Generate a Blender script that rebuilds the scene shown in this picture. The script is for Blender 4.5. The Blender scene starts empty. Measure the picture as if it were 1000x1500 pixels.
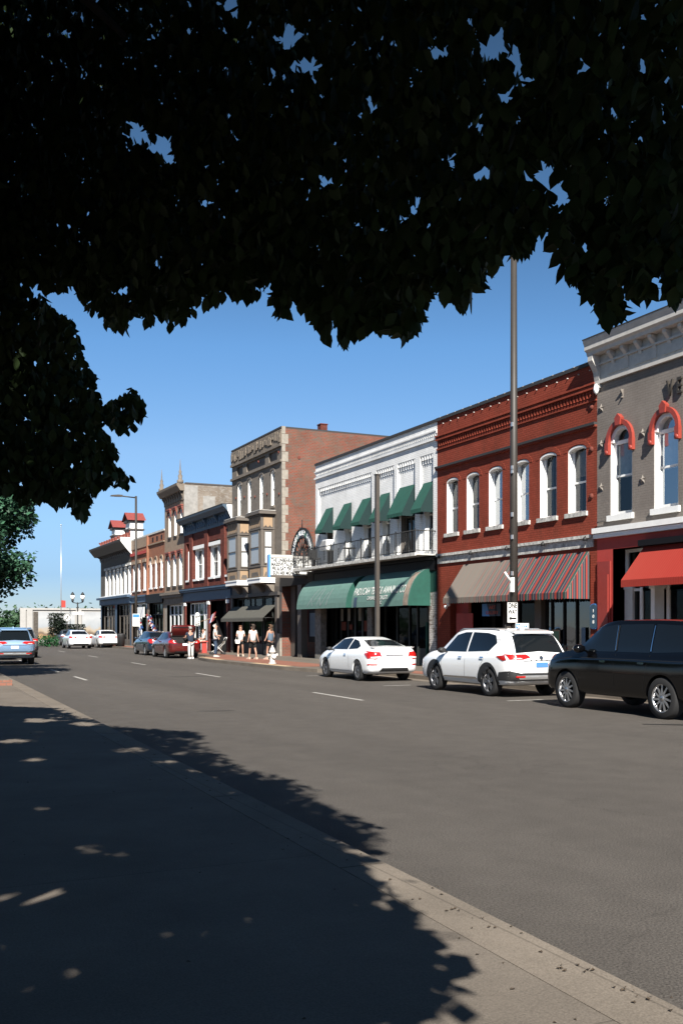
import bpy, bmesh, math, random
import numpy as np
from mathutils import Vector, Matrix, Quaternion
from mathutils.bvhtree import BVHTree
from math import sin, cos, pi, radians as R
SC = bpy.context.scene
COL = SC.collection
rnd = random.Random(7)
# ------------------------------------------------------------------ camera, sky, sun
TH = math.atan(680/1458)
cd = bpy.data.cameras.new('camera'); cam = bpy.data.objects.new('camera', cd); COL.objects.link(cam)
cd.sensor_fit = 'VERTICAL'; cd.sensor_height = 36; cd.lens = 35; cd.shift_y = 0.112
cd.clip_start = 0.05; cd.clip_end = 4000
cam.location = (0, 0, 1.72); cam.rotation_euler = (R(90), 0, -TH)
SC.camera = cam
LIGHT = Vector((1.0, 3.05, -2.5)).normalized()
sd = bpy.data.lights.new('sun', 'SUN'); sun = bpy.data.objects.new('sun', sd); COL.objects.link(sun)
sd.energy = 5.0; sd.angle = R(0.53); sd.color = (1.0, 0.95, 0.87)
sun.rotation_euler = LIGHT.to_track_quat('-Z', 'Y').to_euler(); sun.location = (-5, -15, 40)
W = bpy.data.worlds.new('World'); SC.world = W; W.use_nodes = True
nt = W.node_tree; bg = nt.nodes['Background']
sky = nt.nodes.new('ShaderNodeTexSky'); sky.sky_type = 'NISHITA'; sky.sun_disc = False
sky.sun_elevation = math.asin(-LIGHT.z); sky.sun_rotation = math.atan2(-LIGHT.x, -LIGHT.y)
sky.air_density = 0.9; sky.dust_density = 0.0; sky.ozone_density = 3.5; sky.altitude = 300
hs = nt.nodes.new('ShaderNodeHueSaturation'); hs.inputs['Saturation'].default_value = 1.18
tc = nt.nodes.new('ShaderNodeTexCoord'); sx_ = nt.nodes.new('ShaderNodeSeparateXYZ'); cr_ = nt.nodes.new('ShaderNodeValToRGB'); ml = nt.nodes.new('ShaderNodeVectorMath'); ml.operation = 'MULTIPLY'
sc2 = nt.nodes.new('ShaderNodeVectorMath'); sc2.operation = 'SCALE'; sc2.inputs['Scale'].default_value = 1.5
e_ = cr_.color_ramp.elements; e_[0].position = 0.0; e_[0].color = (.36, .40, .53, 1); e_[1].position = .6; e_[1].color = (.50, .40, .33, 1)
for p_, c_ in ((.05, (.38, .43, .57)), (.10, (.64, .63, .67)), (.17, (.92, .79, .75)), (.27, (.88, .85, .82)), (.42, (.72, .64, .58))):
    q_ = e_.new(p_); q_.color = (*c_, 1)
nt.links.new(tc.outputs['Generated'], sx_.inputs[0]); nt.links.new(sx_.outputs[2], cr_.inputs[0]); nt.links.new(cr_.outputs[0], sc2.inputs[0])
nt.links.new(sky.outputs[0], hs.inputs['Color']); nt.links.new(hs.outputs[0], ml.inputs[0]); nt.links.new(sc2.outputs[0], ml.inputs[1]); nt.links.new(ml.outputs[0], bg.inputs[0]); bg.inputs[1].default_value = 0.050
SC.view_settings.view_transform = 'Standard'; SC.view_settings.look = 'None'
SC.view_settings.exposure = 1.13; SC.view_settings.gamma = 1.0
SC.cycles.max_bounces = 5; SC.cycles.transparent_max_bounces = 10
SC.cycles.caustics_reflective = False; SC.cycles.caustics_refractive = False

# ------------------------------------------------------------------ helpers
ORG = {}
def tag(o, label=None, cat=None, group=None, kind=None):
    if label: o['label'] = label
    if cat: o['category'] = cat
    if group: o['group'] = group
    if kind: o['kind'] = kind
    return o
def thing(name, label, cat, loc=(0, 0, 0), rz=0, group=None, kind=None):
    o = bpy.data.objects.new(name, None); COL.objects.link(o)
    o.empty_display_size = .3
    o.location = loc; o.rotation_euler = (0, 0, rz); ORG[o.name] = Vector(loc)
    return tag(o, label, cat, group, kind)
def local(name, label, cat, group=None):
    """a thing modelled round the origin and placed afterwards"""
    o = thing(name, label, cat, (0, 0, 0), 0, group); return o
def copy_tree(o, parent=None):
    c = o.copy(); COL.objects.link(c); c.parent = parent
    ORG[c.name] = ORG.get(o.name, Vector())
    for ch in list(o.children): copy_tree(ch, c)
    return c
class MB:
    def __init__(s): s.v = []; s.f = []; s.m = []; s.sm = []
    def quad(s, *p, m=0, smooth=False):
        n = len(s.v); s.v += [tuple(q) for q in p]; s.f.append(tuple(range(n, n+len(p)))); s.m.append(m); s.sm.append(smooth); return s
    def box(s, x0, x1, y0, y1, z0, z1, m=0):
        if x0 > x1: x0, x1 = x1, x0
        if y0 > y1: y0, y1 = y1, y0
        if z0 > z1: z0, z1 = z1, z0
        n = len(s.v)
        s.v += [(x0,y0,z0),(x1,y0,z0),(x1,y1,z0),(x0,y1,z0),(x0,y0,z1),(x1,y0,z1),(x1,y1,z1),(x0,y1,z1)]
        for f in ((0,3,2,1),(4,5,6,7),(0,1,5,4),(1,2,6,5),(2,3,7,6),(3,0,4,7)):
            s.f.append(tuple(n+i for i in f)); s.m.append(m); s.sm.append(False)
        return s
    def prism(s, poly, a, b, axis='y', m=0):
        """poly of 2D points extruded from a to b along axis. axis y: (x,z); x: (y,z); z: (x,y)"""
        def P(p, t):
            return {'y': (p[0], t, p[1]), 'x': (t, p[0], p[1]), 'z': (p[0], p[1], t)}[axis]
        n = len(s.v); k = len(poly)
        s.v += [P(p, a) for p in poly] + [P(p, b) for p in poly]
        s.f.append(tuple(range(n, n+k))[::-1]); s.f.append(tuple(range(n+k, n+2*k)))
        s.m += [m, m]; s.sm += [False, False]
        for i in range(k):
            j = (i+1) % k; s.f.append((n+i, n+j, n+k+j, n+k+i)); s.m.append(m); s.sm.append(False)
        return s
    def rings(s, rings, m=0, smooth=True, cap=True, closed=True):
        n = len(s.v); k = len(rings[0])
        for r in rings: s.v += [tuple(p) for p in r]
        for i in range(len(rings)-1):
            for j in range(k if closed else k-1):
                a = n+i*k+j; b = n+i*k+(j+1) % k
                s.f.append((a, b, b+k, a+k)); s.m.append(m); s.sm.append(smooth)
        if cap:
            s.f.append(tuple(range(n, n+k))[::-1]); s.f.append(tuple(range(n+(len(rings)-1)*k, n+len(rings)*k)))
            s.m += [m, m]; s.sm += [False, False]
        return s
    def tube(s, path, r, seg=8, m=0, cap=True):
        path = [Vector(p) for p in path]
        rs = r if isinstance(r, (list, tuple)) else [r]*len(path)
        rings = []
        for i, p in enumerate(path):
            t = (path[min(i+1, len(path)-1)] - path[max(i-1, 0)]).normalized()
            u = t.cross(Vector((0, 0, 1)) if abs(t.z) < .9 else Vector((1, 0, 0))).normalized(); w = t.cross(u)
            rings.append([p + (u*cos(2*pi*k/seg) + w*sin(2*pi*k/seg))*rs[i] for k in range(seg)])
        return s.rings(rings, m, True, cap)
    def lathe(s, prof, c=(0, 0, 0), seg=16, axis='z', m=0, cap=True):
        rings = []
        for (r, h) in prof:
            ring = []
            for k in range(seg):
                a = 2*pi*k/seg; x, y = r*cos(a), r*sin(a)
                p = (x, y, h) if axis == 'z' else ((h, x, y) if axis == 'x' else (x, h, y))
                ring.append((p[0]+c[0], p[1]+c[1], p[2]+c[2]))
            rings.append(ring)
        return s.rings(rings, m, True, cap)
    def build(s, name, mats, parent=None, label=None, org=None, weld=False):
        me = bpy.data.meshes.new(name)
        if org is None: org = ORG.get(parent.name, Vector()) if parent else Vector()
        org = Vector(org)
        me.from_pydata([(p[0]-org.x, p[1]-org.y, p[2]-org.z) for p in s.v], [], s.f)
        for m in (mats if isinstance(mats, (list, tuple)) else [mats]): me.materials.append(m)
        me.polygons.foreach_set('material_index', s.m); me.polygons.foreach_set('use_smooth', s.sm)
        bm = bmesh.new(); bm.from_mesh(me)
        if weld: bmesh.ops.remove_doubles(bm, verts=bm.verts, dist=1e-5)
        bmesh.ops.recalc_face_normals(bm, faces=bm.faces); bm.to_mesh(me); bm.free()
        o = bpy.data.objects.new(name, me); COL.objects.link(o)
        if parent: o.parent = parent; ORG[o.name] = ORG.get(parent.name, Vector())
        else: o.location = org; ORG[o.name] = org
        if label: o['label'] = label
        return o

# ------------------------------------------------------------------ materials
def mat(name, col, rough=.7, metal=0, var=0., vscale=3., bump=0., bscale=40., coat=0, spec=.5, emit=None):
    m = bpy.data.materials.new(name); m.use_nodes = True; t = m.node_tree; b = t.nodes['Principled BSDF']
    b.inputs['Base Color'].default_value = (*col, 1); b.inputs['Roughness'].default_value = rough
    b.inputs['Metallic'].default_value = metal; b.inputs['Coat Weight'].default_value = coat
    b.inputs['Specular IOR Level'].default_value = spec
    if emit:
        b.inputs['Emission Color'].default_value = (*emit[:3], 1); b.inputs['Emission Strength'].default_value = emit[3]
    if var or bump:
        g = t.nodes.new('ShaderNodeNewGeometry')
    if var:
        n = t.nodes.new('ShaderNodeTexNoise'); n.inputs['Scale'].default_value = vscale; n.inputs['Detail'].default_value = 8
        n.inputs['Roughness'].default_value = .65
        t.links.new(g.outputs['Position'], n.inputs['Vector'])
        mr = t.nodes.new('ShaderNodeMapRange'); mr.inputs[1].default_value = .3; mr.inputs[2].default_value = .7
        mr.inputs[3].default_value = 1-var; mr.inputs[4].default_value = 1+var
        mx = t.nodes.new('ShaderNodeVectorMath'); mx.operation = 'SCALE'; mx.inputs[0].default_value = col
        t.links.new(n.outputs[0], mr.inputs[0]); t.links.new(mr.outputs[0], mx.inputs['Scale'])
        t.links.new(mx.outputs[0], b.inputs['Base Color'])
    if bump:
        n2 = t.nodes.new('ShaderNodeTexNoise'); n2.inputs['Scale'].default_value = bscale; n2.inputs['Detail'].default_value = 5
        t.links.new(g.outputs['Position'], n2.inputs['Vector'])
        bp = t.nodes.new('ShaderNodeBump'); bp.inputs['Strength'].default_value = bump; bp.inputs['Distance'].default_value = .02
        t.links.new(n2.outputs[0], bp.inputs['Height']); t.links.new(bp.outputs[0], b.inputs['Normal'])
    return m
def wallvec(t):
    """(x+y, z) of the world position: runs along every axis-aligned wall"""
    g = t.nodes.new('ShaderNodeNewGeometry'); s = t.nodes.new('ShaderNodeSeparateXYZ'); a = t.nodes.new('ShaderNodeMath'); a.operation = 'ADD'
    c = t.nodes.new('ShaderNodeCombineXYZ')
    t.links.new(g.outputs['Position'], s.inputs[0]); t.links.new(s.outputs[0], a.inputs[0]); t.links.new(s.outputs[1], a.inputs[1])
    t.links.new(a.outputs[0], c.inputs[0]); t.links.new(s.outputs[2], c.inputs[1])
    return g, s, c
def brick(name, c1, c2, mortar, w=.215, h=.075, ms=.011, rough=.85, stain=None, stain_amt=.5, sscale=.7, bump=.6, var=.18, patch=None, pamt=.55):
    m = bpy.data.materials.new(name); m.use_nodes = True; t = m.node_tree; b = t.nodes['Principled BSDF']
    L = t.links.new
    g, s, c = wallvec(t)
    bt = t.nodes.new('ShaderNodeTexBrick'); bt.inputs['Scale'].default_value = 1
    bt.inputs['Color1'].default_value = (*c1, 1); bt.inputs['Color2'].default_value = (*c2, 1); bt.inputs['Mortar'].default_value = (*mortar, 1)
    bt.inputs['Brick Width'].default_value = w; bt.inputs['Row Height'].default_value = h; bt.inputs['Mortar Size'].default_value = ms
    bt.inputs['Mortar Smooth'].default_value = .3; bt.inputs['Bias'].default_value = 0
    L(c.outputs[0], bt.inputs['Vector'])
    n = t.nodes.new('ShaderNodeTexNoise'); n.inputs['Scale'].default_value = sscale; n.inputs['Detail'].default_value = 9; n.inputs['Roughness'].default_value = .7
    L(g.outputs['Position'], n.inputs['Vector'])
    mr = t.nodes.new('ShaderNodeMapRange'); mr.inputs[1].default_value = .3; mr.inputs[2].default_value = .7; mr.inputs[3].default_value = 1-var; mr.inputs[4].default_value = 1+var
    L(n.outputs[0], mr.inputs[0])
    sc = t.nodes.new('ShaderNodeVectorMath'); sc.operation = 'SCALE'; L(bt.outputs[0], sc.inputs[0]); L(mr.outputs[0], sc.inputs['Scale'])
    out = sc.outputs[0]
    def overlay(out, colr, amt, scale, lo, hi, stretch):
        mp = t.nodes.new('ShaderNodeMapping'); mp.inputs['Scale'].default_value = stretch; L(g.outputs['Position'], mp.inputs[0])
        n2 = t.nodes.new('ShaderNodeTexNoise'); n2.inputs['Scale'].default_value = scale; n2.inputs['Detail'].default_value = 10; n2.inputs['Roughness'].default_value = .72
        L(mp.outputs[0], n2.inputs['Vector'])
        r2 = t.nodes.new('ShaderNodeMapRange'); r2.inputs[1].default_value = lo; r2.inputs[2].default_value = hi; r2.inputs[4].default_value = amt
        L(n2.outputs[0], r2.inputs[0])
        mx = t.nodes.new('ShaderNodeMix'); mx.data_type = 'RGBA'; L(r2.outputs[0], mx.inputs[0]); L(out, mx.inputs[6]); mx.inputs[7].default_value = (*colr, 1)
        return mx.outputs[2]
    if stain: out = overlay(out, stain, stain_amt, 1.3, .48, .7, (1, 1, .35))
    if patch: out = overlay(out, patch, pamt, 2.6, .52, .58, (1, 1, 2.5))
    L(out, b.inputs['Base Color']); b.inputs['Roughness'].default_value = rough; b.inputs['Specular IOR Level'].default_value = .15
    bp = t.nodes.new('ShaderNodeBump'); bp.inputs['Strength'].default_value = bump; bp.inputs['Distance'].default_value = .012
    iv = t.nodes.new('ShaderNodeMath'); iv.operation = 'SUBTRACT'; iv.inputs[0].default_value = 1; L(bt.outputs[1], iv.inputs[1])
    L(iv.outputs[0], bp.inputs['Height']); L(bp.outputs[0], b.inputs['Normal'])
    return m
def glass(name, tint=(.55, .6, .62), refl=(.85, .9, .95), lo=.13, hi=.9):
    m = bpy.data.materials.new(name); m.use_nodes = True; t = m.node_tree; t.nodes.clear(); L = t.links.new
    o = t.nodes.new('ShaderNodeOutputMaterial'); mx = t.nodes.new('ShaderNodeMixShader')
    tr = t.nodes.new('ShaderNodeBsdfTransparent'); tr.inputs[0].default_value = (*tint, 1)
    gl = t.nodes.new('ShaderNodeBsdfGlossy'); gl.inputs[0].default_value = (*refl, 1); gl.inputs['Roughness'].default_value = .02
    n = t.nodes.new('ShaderNodeTexNoise'); n.inputs['Scale'].default_value = 1.6; bp = t.nodes.new('ShaderNodeBump'); bp.inputs['Strength'].default_value = .06; bp.inputs['Distance'].default_value = .05
    g = t.nodes.new('ShaderNodeNewGeometry'); L(g.outputs['Position'], n.inputs['Vector']); L(n.outputs[0], bp.inputs['Height']); L(bp.outputs[0], gl.inputs['Normal'])
    f = t.nodes.new('ShaderNodeLayerWeight'); f.inputs[0].default_value = .35
    r = t.nodes.new('ShaderNodeMapRange'); r.inputs[3].default_value = lo; r.inputs[4].default_value = hi
    L(f.outputs['Fresnel'], r.inputs[0]); L(r.outputs[0], mx.inputs[0]); L(tr.outputs[0], mx.inputs[1]); L(gl.outputs[0], mx.inputs[2]); L(mx.outputs[0], o.inputs[0])
    return m
def asphalt():
    m = bpy.data.materials.new('asphalt'); m.use_nodes = True; t = m.node_tree; b = t.nodes['Principled BSDF']; L = t.links.new
    g = t.nodes.new('ShaderNodeNewGeometry')
    def noise(sc, det, rough=.6, stretch=None):
        n = t.nodes.new('ShaderNodeTexNoise'); n.inputs['Scale'].default_value = sc; n.inputs['Detail'].default_value = det; n.inputs['Roughness'].default_value = rough
        if stretch:
            mp = t.nodes.new('ShaderNodeMapping'); mp.inputs['Scale'].default_value = stretch; L(g.outputs['Position'], mp.inputs[0]); L(mp.outputs[0], n.inputs['Vector'])
        else: L(g.outputs['Position'], n.inputs['Vector'])
        return n.outputs[0]
    def ramp(x, a, b_, lo, hi):
        r = t.nodes.new('ShaderNodeMapRange'); r.inputs[1].default_value = a; r.inputs[2].default_value = b_; r.inputs[3].default_value = lo; r.inputs[4].default_value = hi; L(x, r.inputs[0]); return r.outputs[0]
    def mul(a, b_):
        n = t.nodes.new('ShaderNodeMath'); n.operation = 'MULTIPLY'; L(a, n.inputs[0]); L(b_, n.inputs[1]); return n.outputs[0]
    big = ramp(noise(.35, 6, .6, (1, .16, 1)), .3, .7, .82, 1.14)
    mid = ramp(noise(2.4, 6), .3, .7, .9, 1.1)
    fine = ramp(noise(70, 3, .7), .32, .68, .45, 1.6)
    vo = t.nodes.new('ShaderNodeTexVoronoi'); vo.feature = 'DISTANCE_TO_EDGE'; vo.inputs['Scale'].default_value = .32
    wv = t.nodes.new('ShaderNodeVectorMath'); wv.operation = 'ADD'
    nn = t.nodes.new('ShaderNodeTexNoise'); nn.inputs['Scale'].default_value = 1.3; nn.inputs['Detail'].default_value = 6; L(g.outputs['Position'], nn.inputs['Vector'])
    L(g.outputs['Position'], wv.inputs[0]); L(nn.outputs['Color'], wv.inputs[1]); L(wv.outputs[0], vo.inputs['Vector'])
    crack = ramp(vo.outputs['Distance'], 0, .005, .84, 1)
    v = mul(mul(mul(big, mid), fine), crack)
    sc = t.nodes.new('ShaderNodeVectorMath'); sc.operation = 'SCALE'; sc.inputs[0].default_value = (.079, .0705, .0625); L(v, sc.inputs['Scale'])
    L(sc.outputs[0], b.inputs['Base Color']); b.inputs['Roughness'].default_value = .85; b.inputs['Specular IOR Level'].default_value = .25
    bp = t.nodes.new('ShaderNodeBump'); bp.inputs['Strength'].default_value = .9; bp.inputs['Distance'].default_value = .012
    L(noise(55, 4, .7), bp.inputs['Height']); L(bp.outputs[0], b.inputs['Normal'])
    return m
def concrete(name, col, js=3.2):
    m = bpy.data.materials.new(name); m.use_nodes = True; t = m.node_tree; b = t.nodes['Principled BSDF']; L = t.links.new
    g = t.nodes.new('ShaderNodeNewGeometry')
    n = t.nodes.new('ShaderNodeTexNoise'); n.inputs['Scale'].default_value = 1.1; n.inputs['Detail'].default_value = 9; n.inputs['Roughness'].default_value = .65; L(g.outputs['Position'], n.inputs['Vector'])
    n2 = t.nodes.new('ShaderNodeTexNoise'); n2.inputs['Scale'].default_value = 90; n2.inputs['Detail'].default_value = 3; L(g.outputs['Position'], n2.inputs['Vector'])
    r = t.nodes.new('ShaderNodeMapRange'); r.inputs[1].default_value = .3; r.inputs[2].default_value = .7; r.inputs[3].default_value = .78; r.inputs[4].default_value = 1.15; L(n.outputs[0], r.inputs[0])
    r2 = t.nodes.new('ShaderNodeMapRange'); r2.inputs[1].default_value = .3; r2.inputs[2].default_value = .7; r2.inputs[3].default_value = .8; r2.inputs[4].default_value = 1.2; L(n2.outputs[0], r2.inputs[0])
    bt = t.nodes.new('ShaderNodeTexBrick'); bt.offset = 0; bt.inputs['Scale'].default_value = 1; bt.inputs['Color1'].default_value = (1, 1, 1, 1); bt.inputs['Color2'].default_value = (.93, .93, .93, 1)
    bt.inputs['Mortar'].default_value = (.7, .7, .7, 1); bt.inputs['Brick Width'].default_value = js; bt.inputs['Row Height'].default_value = js; bt.inputs['Mortar Size'].default_value = .008
    L(g.outputs['Position'], bt.inputs['Vector'])
    a = t.nodes.new('ShaderNodeMath'); a.operation = 'MULTIPLY'; L(r.outputs[0], a.inputs[0]); L(r2.outputs[0], a.inputs[1])
    s0 = t.nodes.new('ShaderNodeVectorMath'); s0.operation = 'MULTIPLY'; s0.inputs[0].default_value = col; L(bt.outputs[0], s0.inputs[1])
    s = t.nodes.new('ShaderNodeVectorMath'); s.operation = 'SCALE'; L(s0.outputs[0], s.inputs[0]); L(a.outputs[0], s.inputs['Scale'])
    L(s.outputs[0], b.inputs['Base Color']); b.inputs['Roughness'].default_value = .9; b.inputs['Specular IOR Level'].default_value = .25
    bp = t.nodes.new('ShaderNodeBump'); bp.inputs['Strength'].default_value = .5; bp.inputs['Distance'].default_value = .006; L(n2.outputs[0], bp.inputs['Height']); L(bp.outputs[0], b.inputs['Normal'])
    return m
def stripes(name, cols, width, fade=(.25, .22, .18), fade_dir=None, rough=.9, axis=1):
    """cloth stripes along Y; the sun-bleached share grows with Y (real fading of the cloth)"""
    m = bpy.data.materials.new(name); m.use_nodes = True; t = m.node_tree; b = t.nodes['Principled BSDF']; L = t.links.new
    g = t.nodes.new('ShaderNodeNewGeometry'); s = t.nodes.new('ShaderNodeSeparateXYZ'); L(g.outputs['Position'], s.inputs[0])
    d = t.nodes.new('ShaderNodeMath'); d.operation = 'DIVIDE'; d.inputs[1].default_value = width; L(s.outputs[axis], d.inputs[0])
    f = t.nodes.new('ShaderNodeMath'); f.operation = 'FRACT'; L(d.outputs[0], f.inputs[0])
    cr = t.nodes.new('ShaderNodeValToRGB'); cr.color_ramp.interpolation = 'CONSTANT'
    k = len(cols); cr.color_ramp.elements[0].color = (*cols[0][1], 1); cr.color_ramp.elements[0].position = cols[0][0]
    cr.color_ramp.elements[1].color = (*cols[1][1], 1); cr.color_ramp.elements[1].position = cols[1][0]
    for p, c in cols[2:]:
        e = cr.color_ramp.elements.new(p); e.color = (*c, 1)
    L(f.outputs[0], cr.inputs[0]); out = cr.outputs[0]
    if fade_dir:
        n = t.nodes.new('ShaderNodeTexNoise'); n.inputs['Scale'].default_value = 2.0; n.inputs['Detail'].default_value = 5
        mp = t.nodes.new('ShaderNodeMapping'); mp.inputs['Scale'].default_value = (.3, 1.5, .3); L(g.outputs['Position'], mp.inputs[0]); L(mp.outputs[0], n.inputs['Vector'])
        ad = t.nodes.new('ShaderNodeMath'); ad.operation = 'MULTIPLY_ADD'; ad.inputs[1].default_value = 2.5; L(n.outputs[0], ad.inputs[0]); L(s.outputs[1], ad.inputs[2])
        r = t.nodes.new('ShaderNodeMapRange'); r.inputs[1].default_value = fade_dir[0]; r.inputs[2].default_value = fade_dir[1]; r.inputs[3].default_value = 0; r.inputs[4].default_value = fade_dir[2]; L(ad.outputs[0], r.inputs[0])
        mx = t.nodes.new('ShaderNodeMix'); mx.data_type = 'RGBA'; L(r.outputs[0], mx.inputs[0]); L(out, mx.inputs[6]); mx.inputs[7].default_value = (*fade, 1); out = mx.outputs[2]
    L(out, b.inputs['Base Color']); b.inputs['Roughness'].default_value = rough; b.inputs['Specular IOR Level'].default_value = .15
    return m
M = {}
M['asphalt'] = asphalt()
M['walk'] = concrete('sidewalk_concrete', (.143, .122, .101))
M['curb'] = concrete('curb_concrete', (.165, .140, .114), 3.0)
M['paver'] = brick('red_paver', (.20, .085, .06), (.26, .12, .085), (.16, .11, .09), .2, .1, .01)
M['tan_paver'] = mat('tactile_tan', (.42, .30, .18), .9, var=.2, vscale=6)
M['paint'] = mat('road_paint', (.36, .345, .32), .8, var=.4, vscale=9)
M['grass'] = mat('lawn', (.05, .075, .025), 1, var=.4, vscale=1.5, bump=.6, bscale=25)
M['dirtground'] = mat('ground_pavement', (.17, .155, .14), .95, var=.25, vscale=.6)
M['red'] = brick('red_painted_brick', (.215, .042, .024), (.25, .052, .031), (.17, .036, .022), stain=(.12, .036, .022), stain_amt=.6)
M['grey'] = brick('grey_painted_brick', (.192, .168, .149), (.205, .180, .160), (.160, .140, .124), ms=.007, stain=(.14, .12, .105), stain_amt=.3)
M['white'] = brick('white_painted_brick', (.76, .76, .75), (.80, .80, .79), (.58, .58, .58), ms=.008, stain=(.5, .49, .46), stain_amt=.25)
M['oldbrick'] = brick('weathered_red_brick', (.185, .052, .033), (.14, .060, .042), (.13, .105, .085), stain=(.115, .082, .058), stain_amt=.6, patch=(.10, .095, .08), pamt=.55, var=.3, h=.085)
M['stone'] = mat('brown_stone', (.150, .128, .106), .9, var=.28, vscale=4, bump=.5, bscale=22)
M['stonerough'] = mat('rough_stone_coping', (.17, .14, .11), .9, var=.5, vscale=7, bump=1, bscale=12)
M['quoin'] = mat('pale_quoin_stone', (.25, .225, .19), .9, var=.25, vscale=4, bump=.3)
M['darkred'] = brick('dark_red_brick', (.12, .030, .022), (.16, .045, .034), (.085, .040, .032), stain=(.05, .025, .02), stain_amt=.4)
M['beige'] = mat('beige_stucco', (.24, .175, .125), .9, var=.2, vscale=3, bump=.3)
M['parged'] = brick('parged_side_brick', (.17, .13, .10), (.20, .17, .14), (.20, .18, .155), stain=(.12, .09, .065), stain_amt=.7, patch=(.27, .255, .235), pamt=.6, var=.3)
M['orange'] = brick('orange_brick', (.27, .105, .062), (.31, .13, .08), (.22, .12, .08), stain=(.15, .10, .07), stain_amt=.4)
M['brownwall'] = mat('dark_brown_wall', (.075, .066, .055), .9, var=.25, vscale=4, bump=.3)
M['cornice'] = mat('cornice_paint_offwhite', (.46, .44, .41), .7, var=.12, vscale=5)
M['wtrim'] = mat('white_trim', (.80, .80, .78), .55, var=.05, vscale=6)
M['ptrim'] = mat('peeling_white_trim', (.46, .45, .42), .8, var=.55, vscale=9)
M['coping'] = mat('dark_coping', (.03, .028, .028), .7)
M['darktrim'] = mat('dark_trim', (.055, .048, .044), .7, var=.15, vscale=5)
M['bluetrim'] = mat('slate_blue_trim', (.055, .095, .150), .65, var=.15, vscale=6)
M['bluecorn'] = mat('blue_cornice', (.050, .085, .125), .65, var=.15)
M['black'] = mat('black_paint', (.006, .006, .007), .6, spec=.2)
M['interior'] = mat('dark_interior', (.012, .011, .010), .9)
M['roof'] = mat('roof_membrane', (.10, .10, .10), .95, var=.2)
M['redtrim'] = mat('red_paint', (.24, .032, .024), .55, var=.1, vscale=8)
M['redhood'] = mat('red_hood_paint', (.27, .040, .026), .5, var=.15, vscale=10)
M['storered'] = mat('storefront_red', (.36, .04, .03), .7, var=.12)
M['darkstore'] = mat('storefront_dark_green', (.018, .022, .020), .6)
M['tan'] = mat('tan_panel', (.30, .205, .125), .8, var=.08)
M['browntrim'] = mat('taupe_trim', (.10, .085, .072), .7, var=.1)
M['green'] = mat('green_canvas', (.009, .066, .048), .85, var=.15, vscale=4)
M['barnblue'] = mat('faded_green_canvas', (.10, .19, .165), .85, var=.12, vscale=3)
M['stain'] = mat('canvas_stain', (.24, .19, .15), .9, var=.35, vscale=5)
M['gcanvas'] = mat('charcoal_canvas', (.075, .072, .060), .9, var=.12, vscale=4)
M['glass'] = glass('window_glass', (.82, .84, .85), (.8, .85, .9), .05, .38)
M['sglass'] = glass('shop_glass', (.30, .32, .33), (.8, .85, .9), .02, .22)
M['blind'] = mat('white_blind', (.78, .79, .80), .8)
M['curtain'] = mat('taupe_curtain', (.15, .125, .10), .95, var=.3, vscale=12)
M['bluecurtain'] = mat('pale_blue_curtain', (.28, .36, .42), .95, var=.15, vscale=8)
M['iron'] = mat('black_iron', (.012, .012, .012), .6)
M['pole'] = mat('bronze_pole', (.034, .029, .025), .55, var=.1)
M['polegalv'] = mat('taupe_pole', (.055, .047, .040), .55, var=.1)
M['alum'] = mat('aluminium', (.55, .55, .55), .35, metal=.7)
M['signw'] = mat('sign_white', (.80, .80, .78), .5)
M['signk'] = mat('sign_black', (.012, .012, .012), .5)
M['signb'] = mat('sign_blue', (.05, .20, .52), .5)
M['marqlit'] = mat('marquee_panel', (.82, .82, .80), .45)
M['marqblue'] = mat('marquee_blue_edge', (.10, .30, .75), .5)
M['leaf'] = None
M['bark'] = mat('bark', (.028, .022, .016), .95, var=.4, vscale=14, bump=1, bscale=30)
M['floodwall'] = mat('floodwall_white', (.33, .32, .305), .85, var=.08)
M['orangerust'] = mat('rust_plate', (.13, .032, .02), .9)
M['star'] = mat('cast_star', (.17, .15, .13), .7)
M['skinp'] = mat('skin_light', (.36, .20, .14), .55)
M['tyre'] = mat('tyre_rubber', (.014, .014, .015), .85)
M['rim'] = mat('alloy_rim', (.55, .55, .56), .28, metal=.9)
M['rimd'] = mat('dark_alloy_rim', (.22, .22, .23), .32, metal=.7)
M['well'] = mat('wheel_well', (.006, .006, .006), .9)
M['plastic'] = mat('black_plastic', (.018, .018, .019), .6)
M['carglass'] = mat('car_glass_dark', (.006, .008, .010), .05, spec=.45)
M['tail'] = mat('tail_lamp_red', (.40, .012, .010), .12, coat=1)
M['tailw'] = mat('tail_lamp_clear', (.75, .72, .70), .12, coat=1)
M['chrome'] = mat('chrome', (.75, .75, .76), .12, metal=1)
M['plate'] = mat('plate_white', (.62, .64, .68), .5)
M['bplate'] = mat('plate_blue', (.07, .20, .48), .5)

def flat(v):
    return [c for p in v for c in p]
def txt(body, size, loc, rot, material, parent, name='lettering', ext=.004, sx=1.0, shear=0., align='CENTER', bold=0.0, spacing=1.0):
    c = bpy.data.curves.new(name, 'FONT'); c.body = body; c.size = size; c.extrude = ext; c.align_x = align; c.align_y = 'CENTER'
    c.shear = shear; c.offset = bold; c.space_character = spacing; c.resolution_u = 3
    tmp = bpy.data.objects.new('tmp', c); COL.objects.link(tmp)
    dg = bpy.context.evaluated_depsgraph_get(); me = bpy.data.meshes.new_from_object(tmp.evaluated_get(dg)); bpy.data.objects.remove(tmp); bpy.data.curves.remove(c)
    org = ORG.get(parent.name, Vector()) if parent else Vector()
    mt = Matrix.Translation(Vector(loc)-org) @ rot.to_4x4() @ Matrix.Diagonal((sx, 1, 1, 1))
    me.transform(mt); me.materials.clear(); me.materials.append(material); me.name = name
    for p in me.polygons: p.material_index = 0
    o = bpy.data.objects.new(name, me); COL.objects.link(o); o.parent = parent; ORG[o.name] = org
    return o
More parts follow.
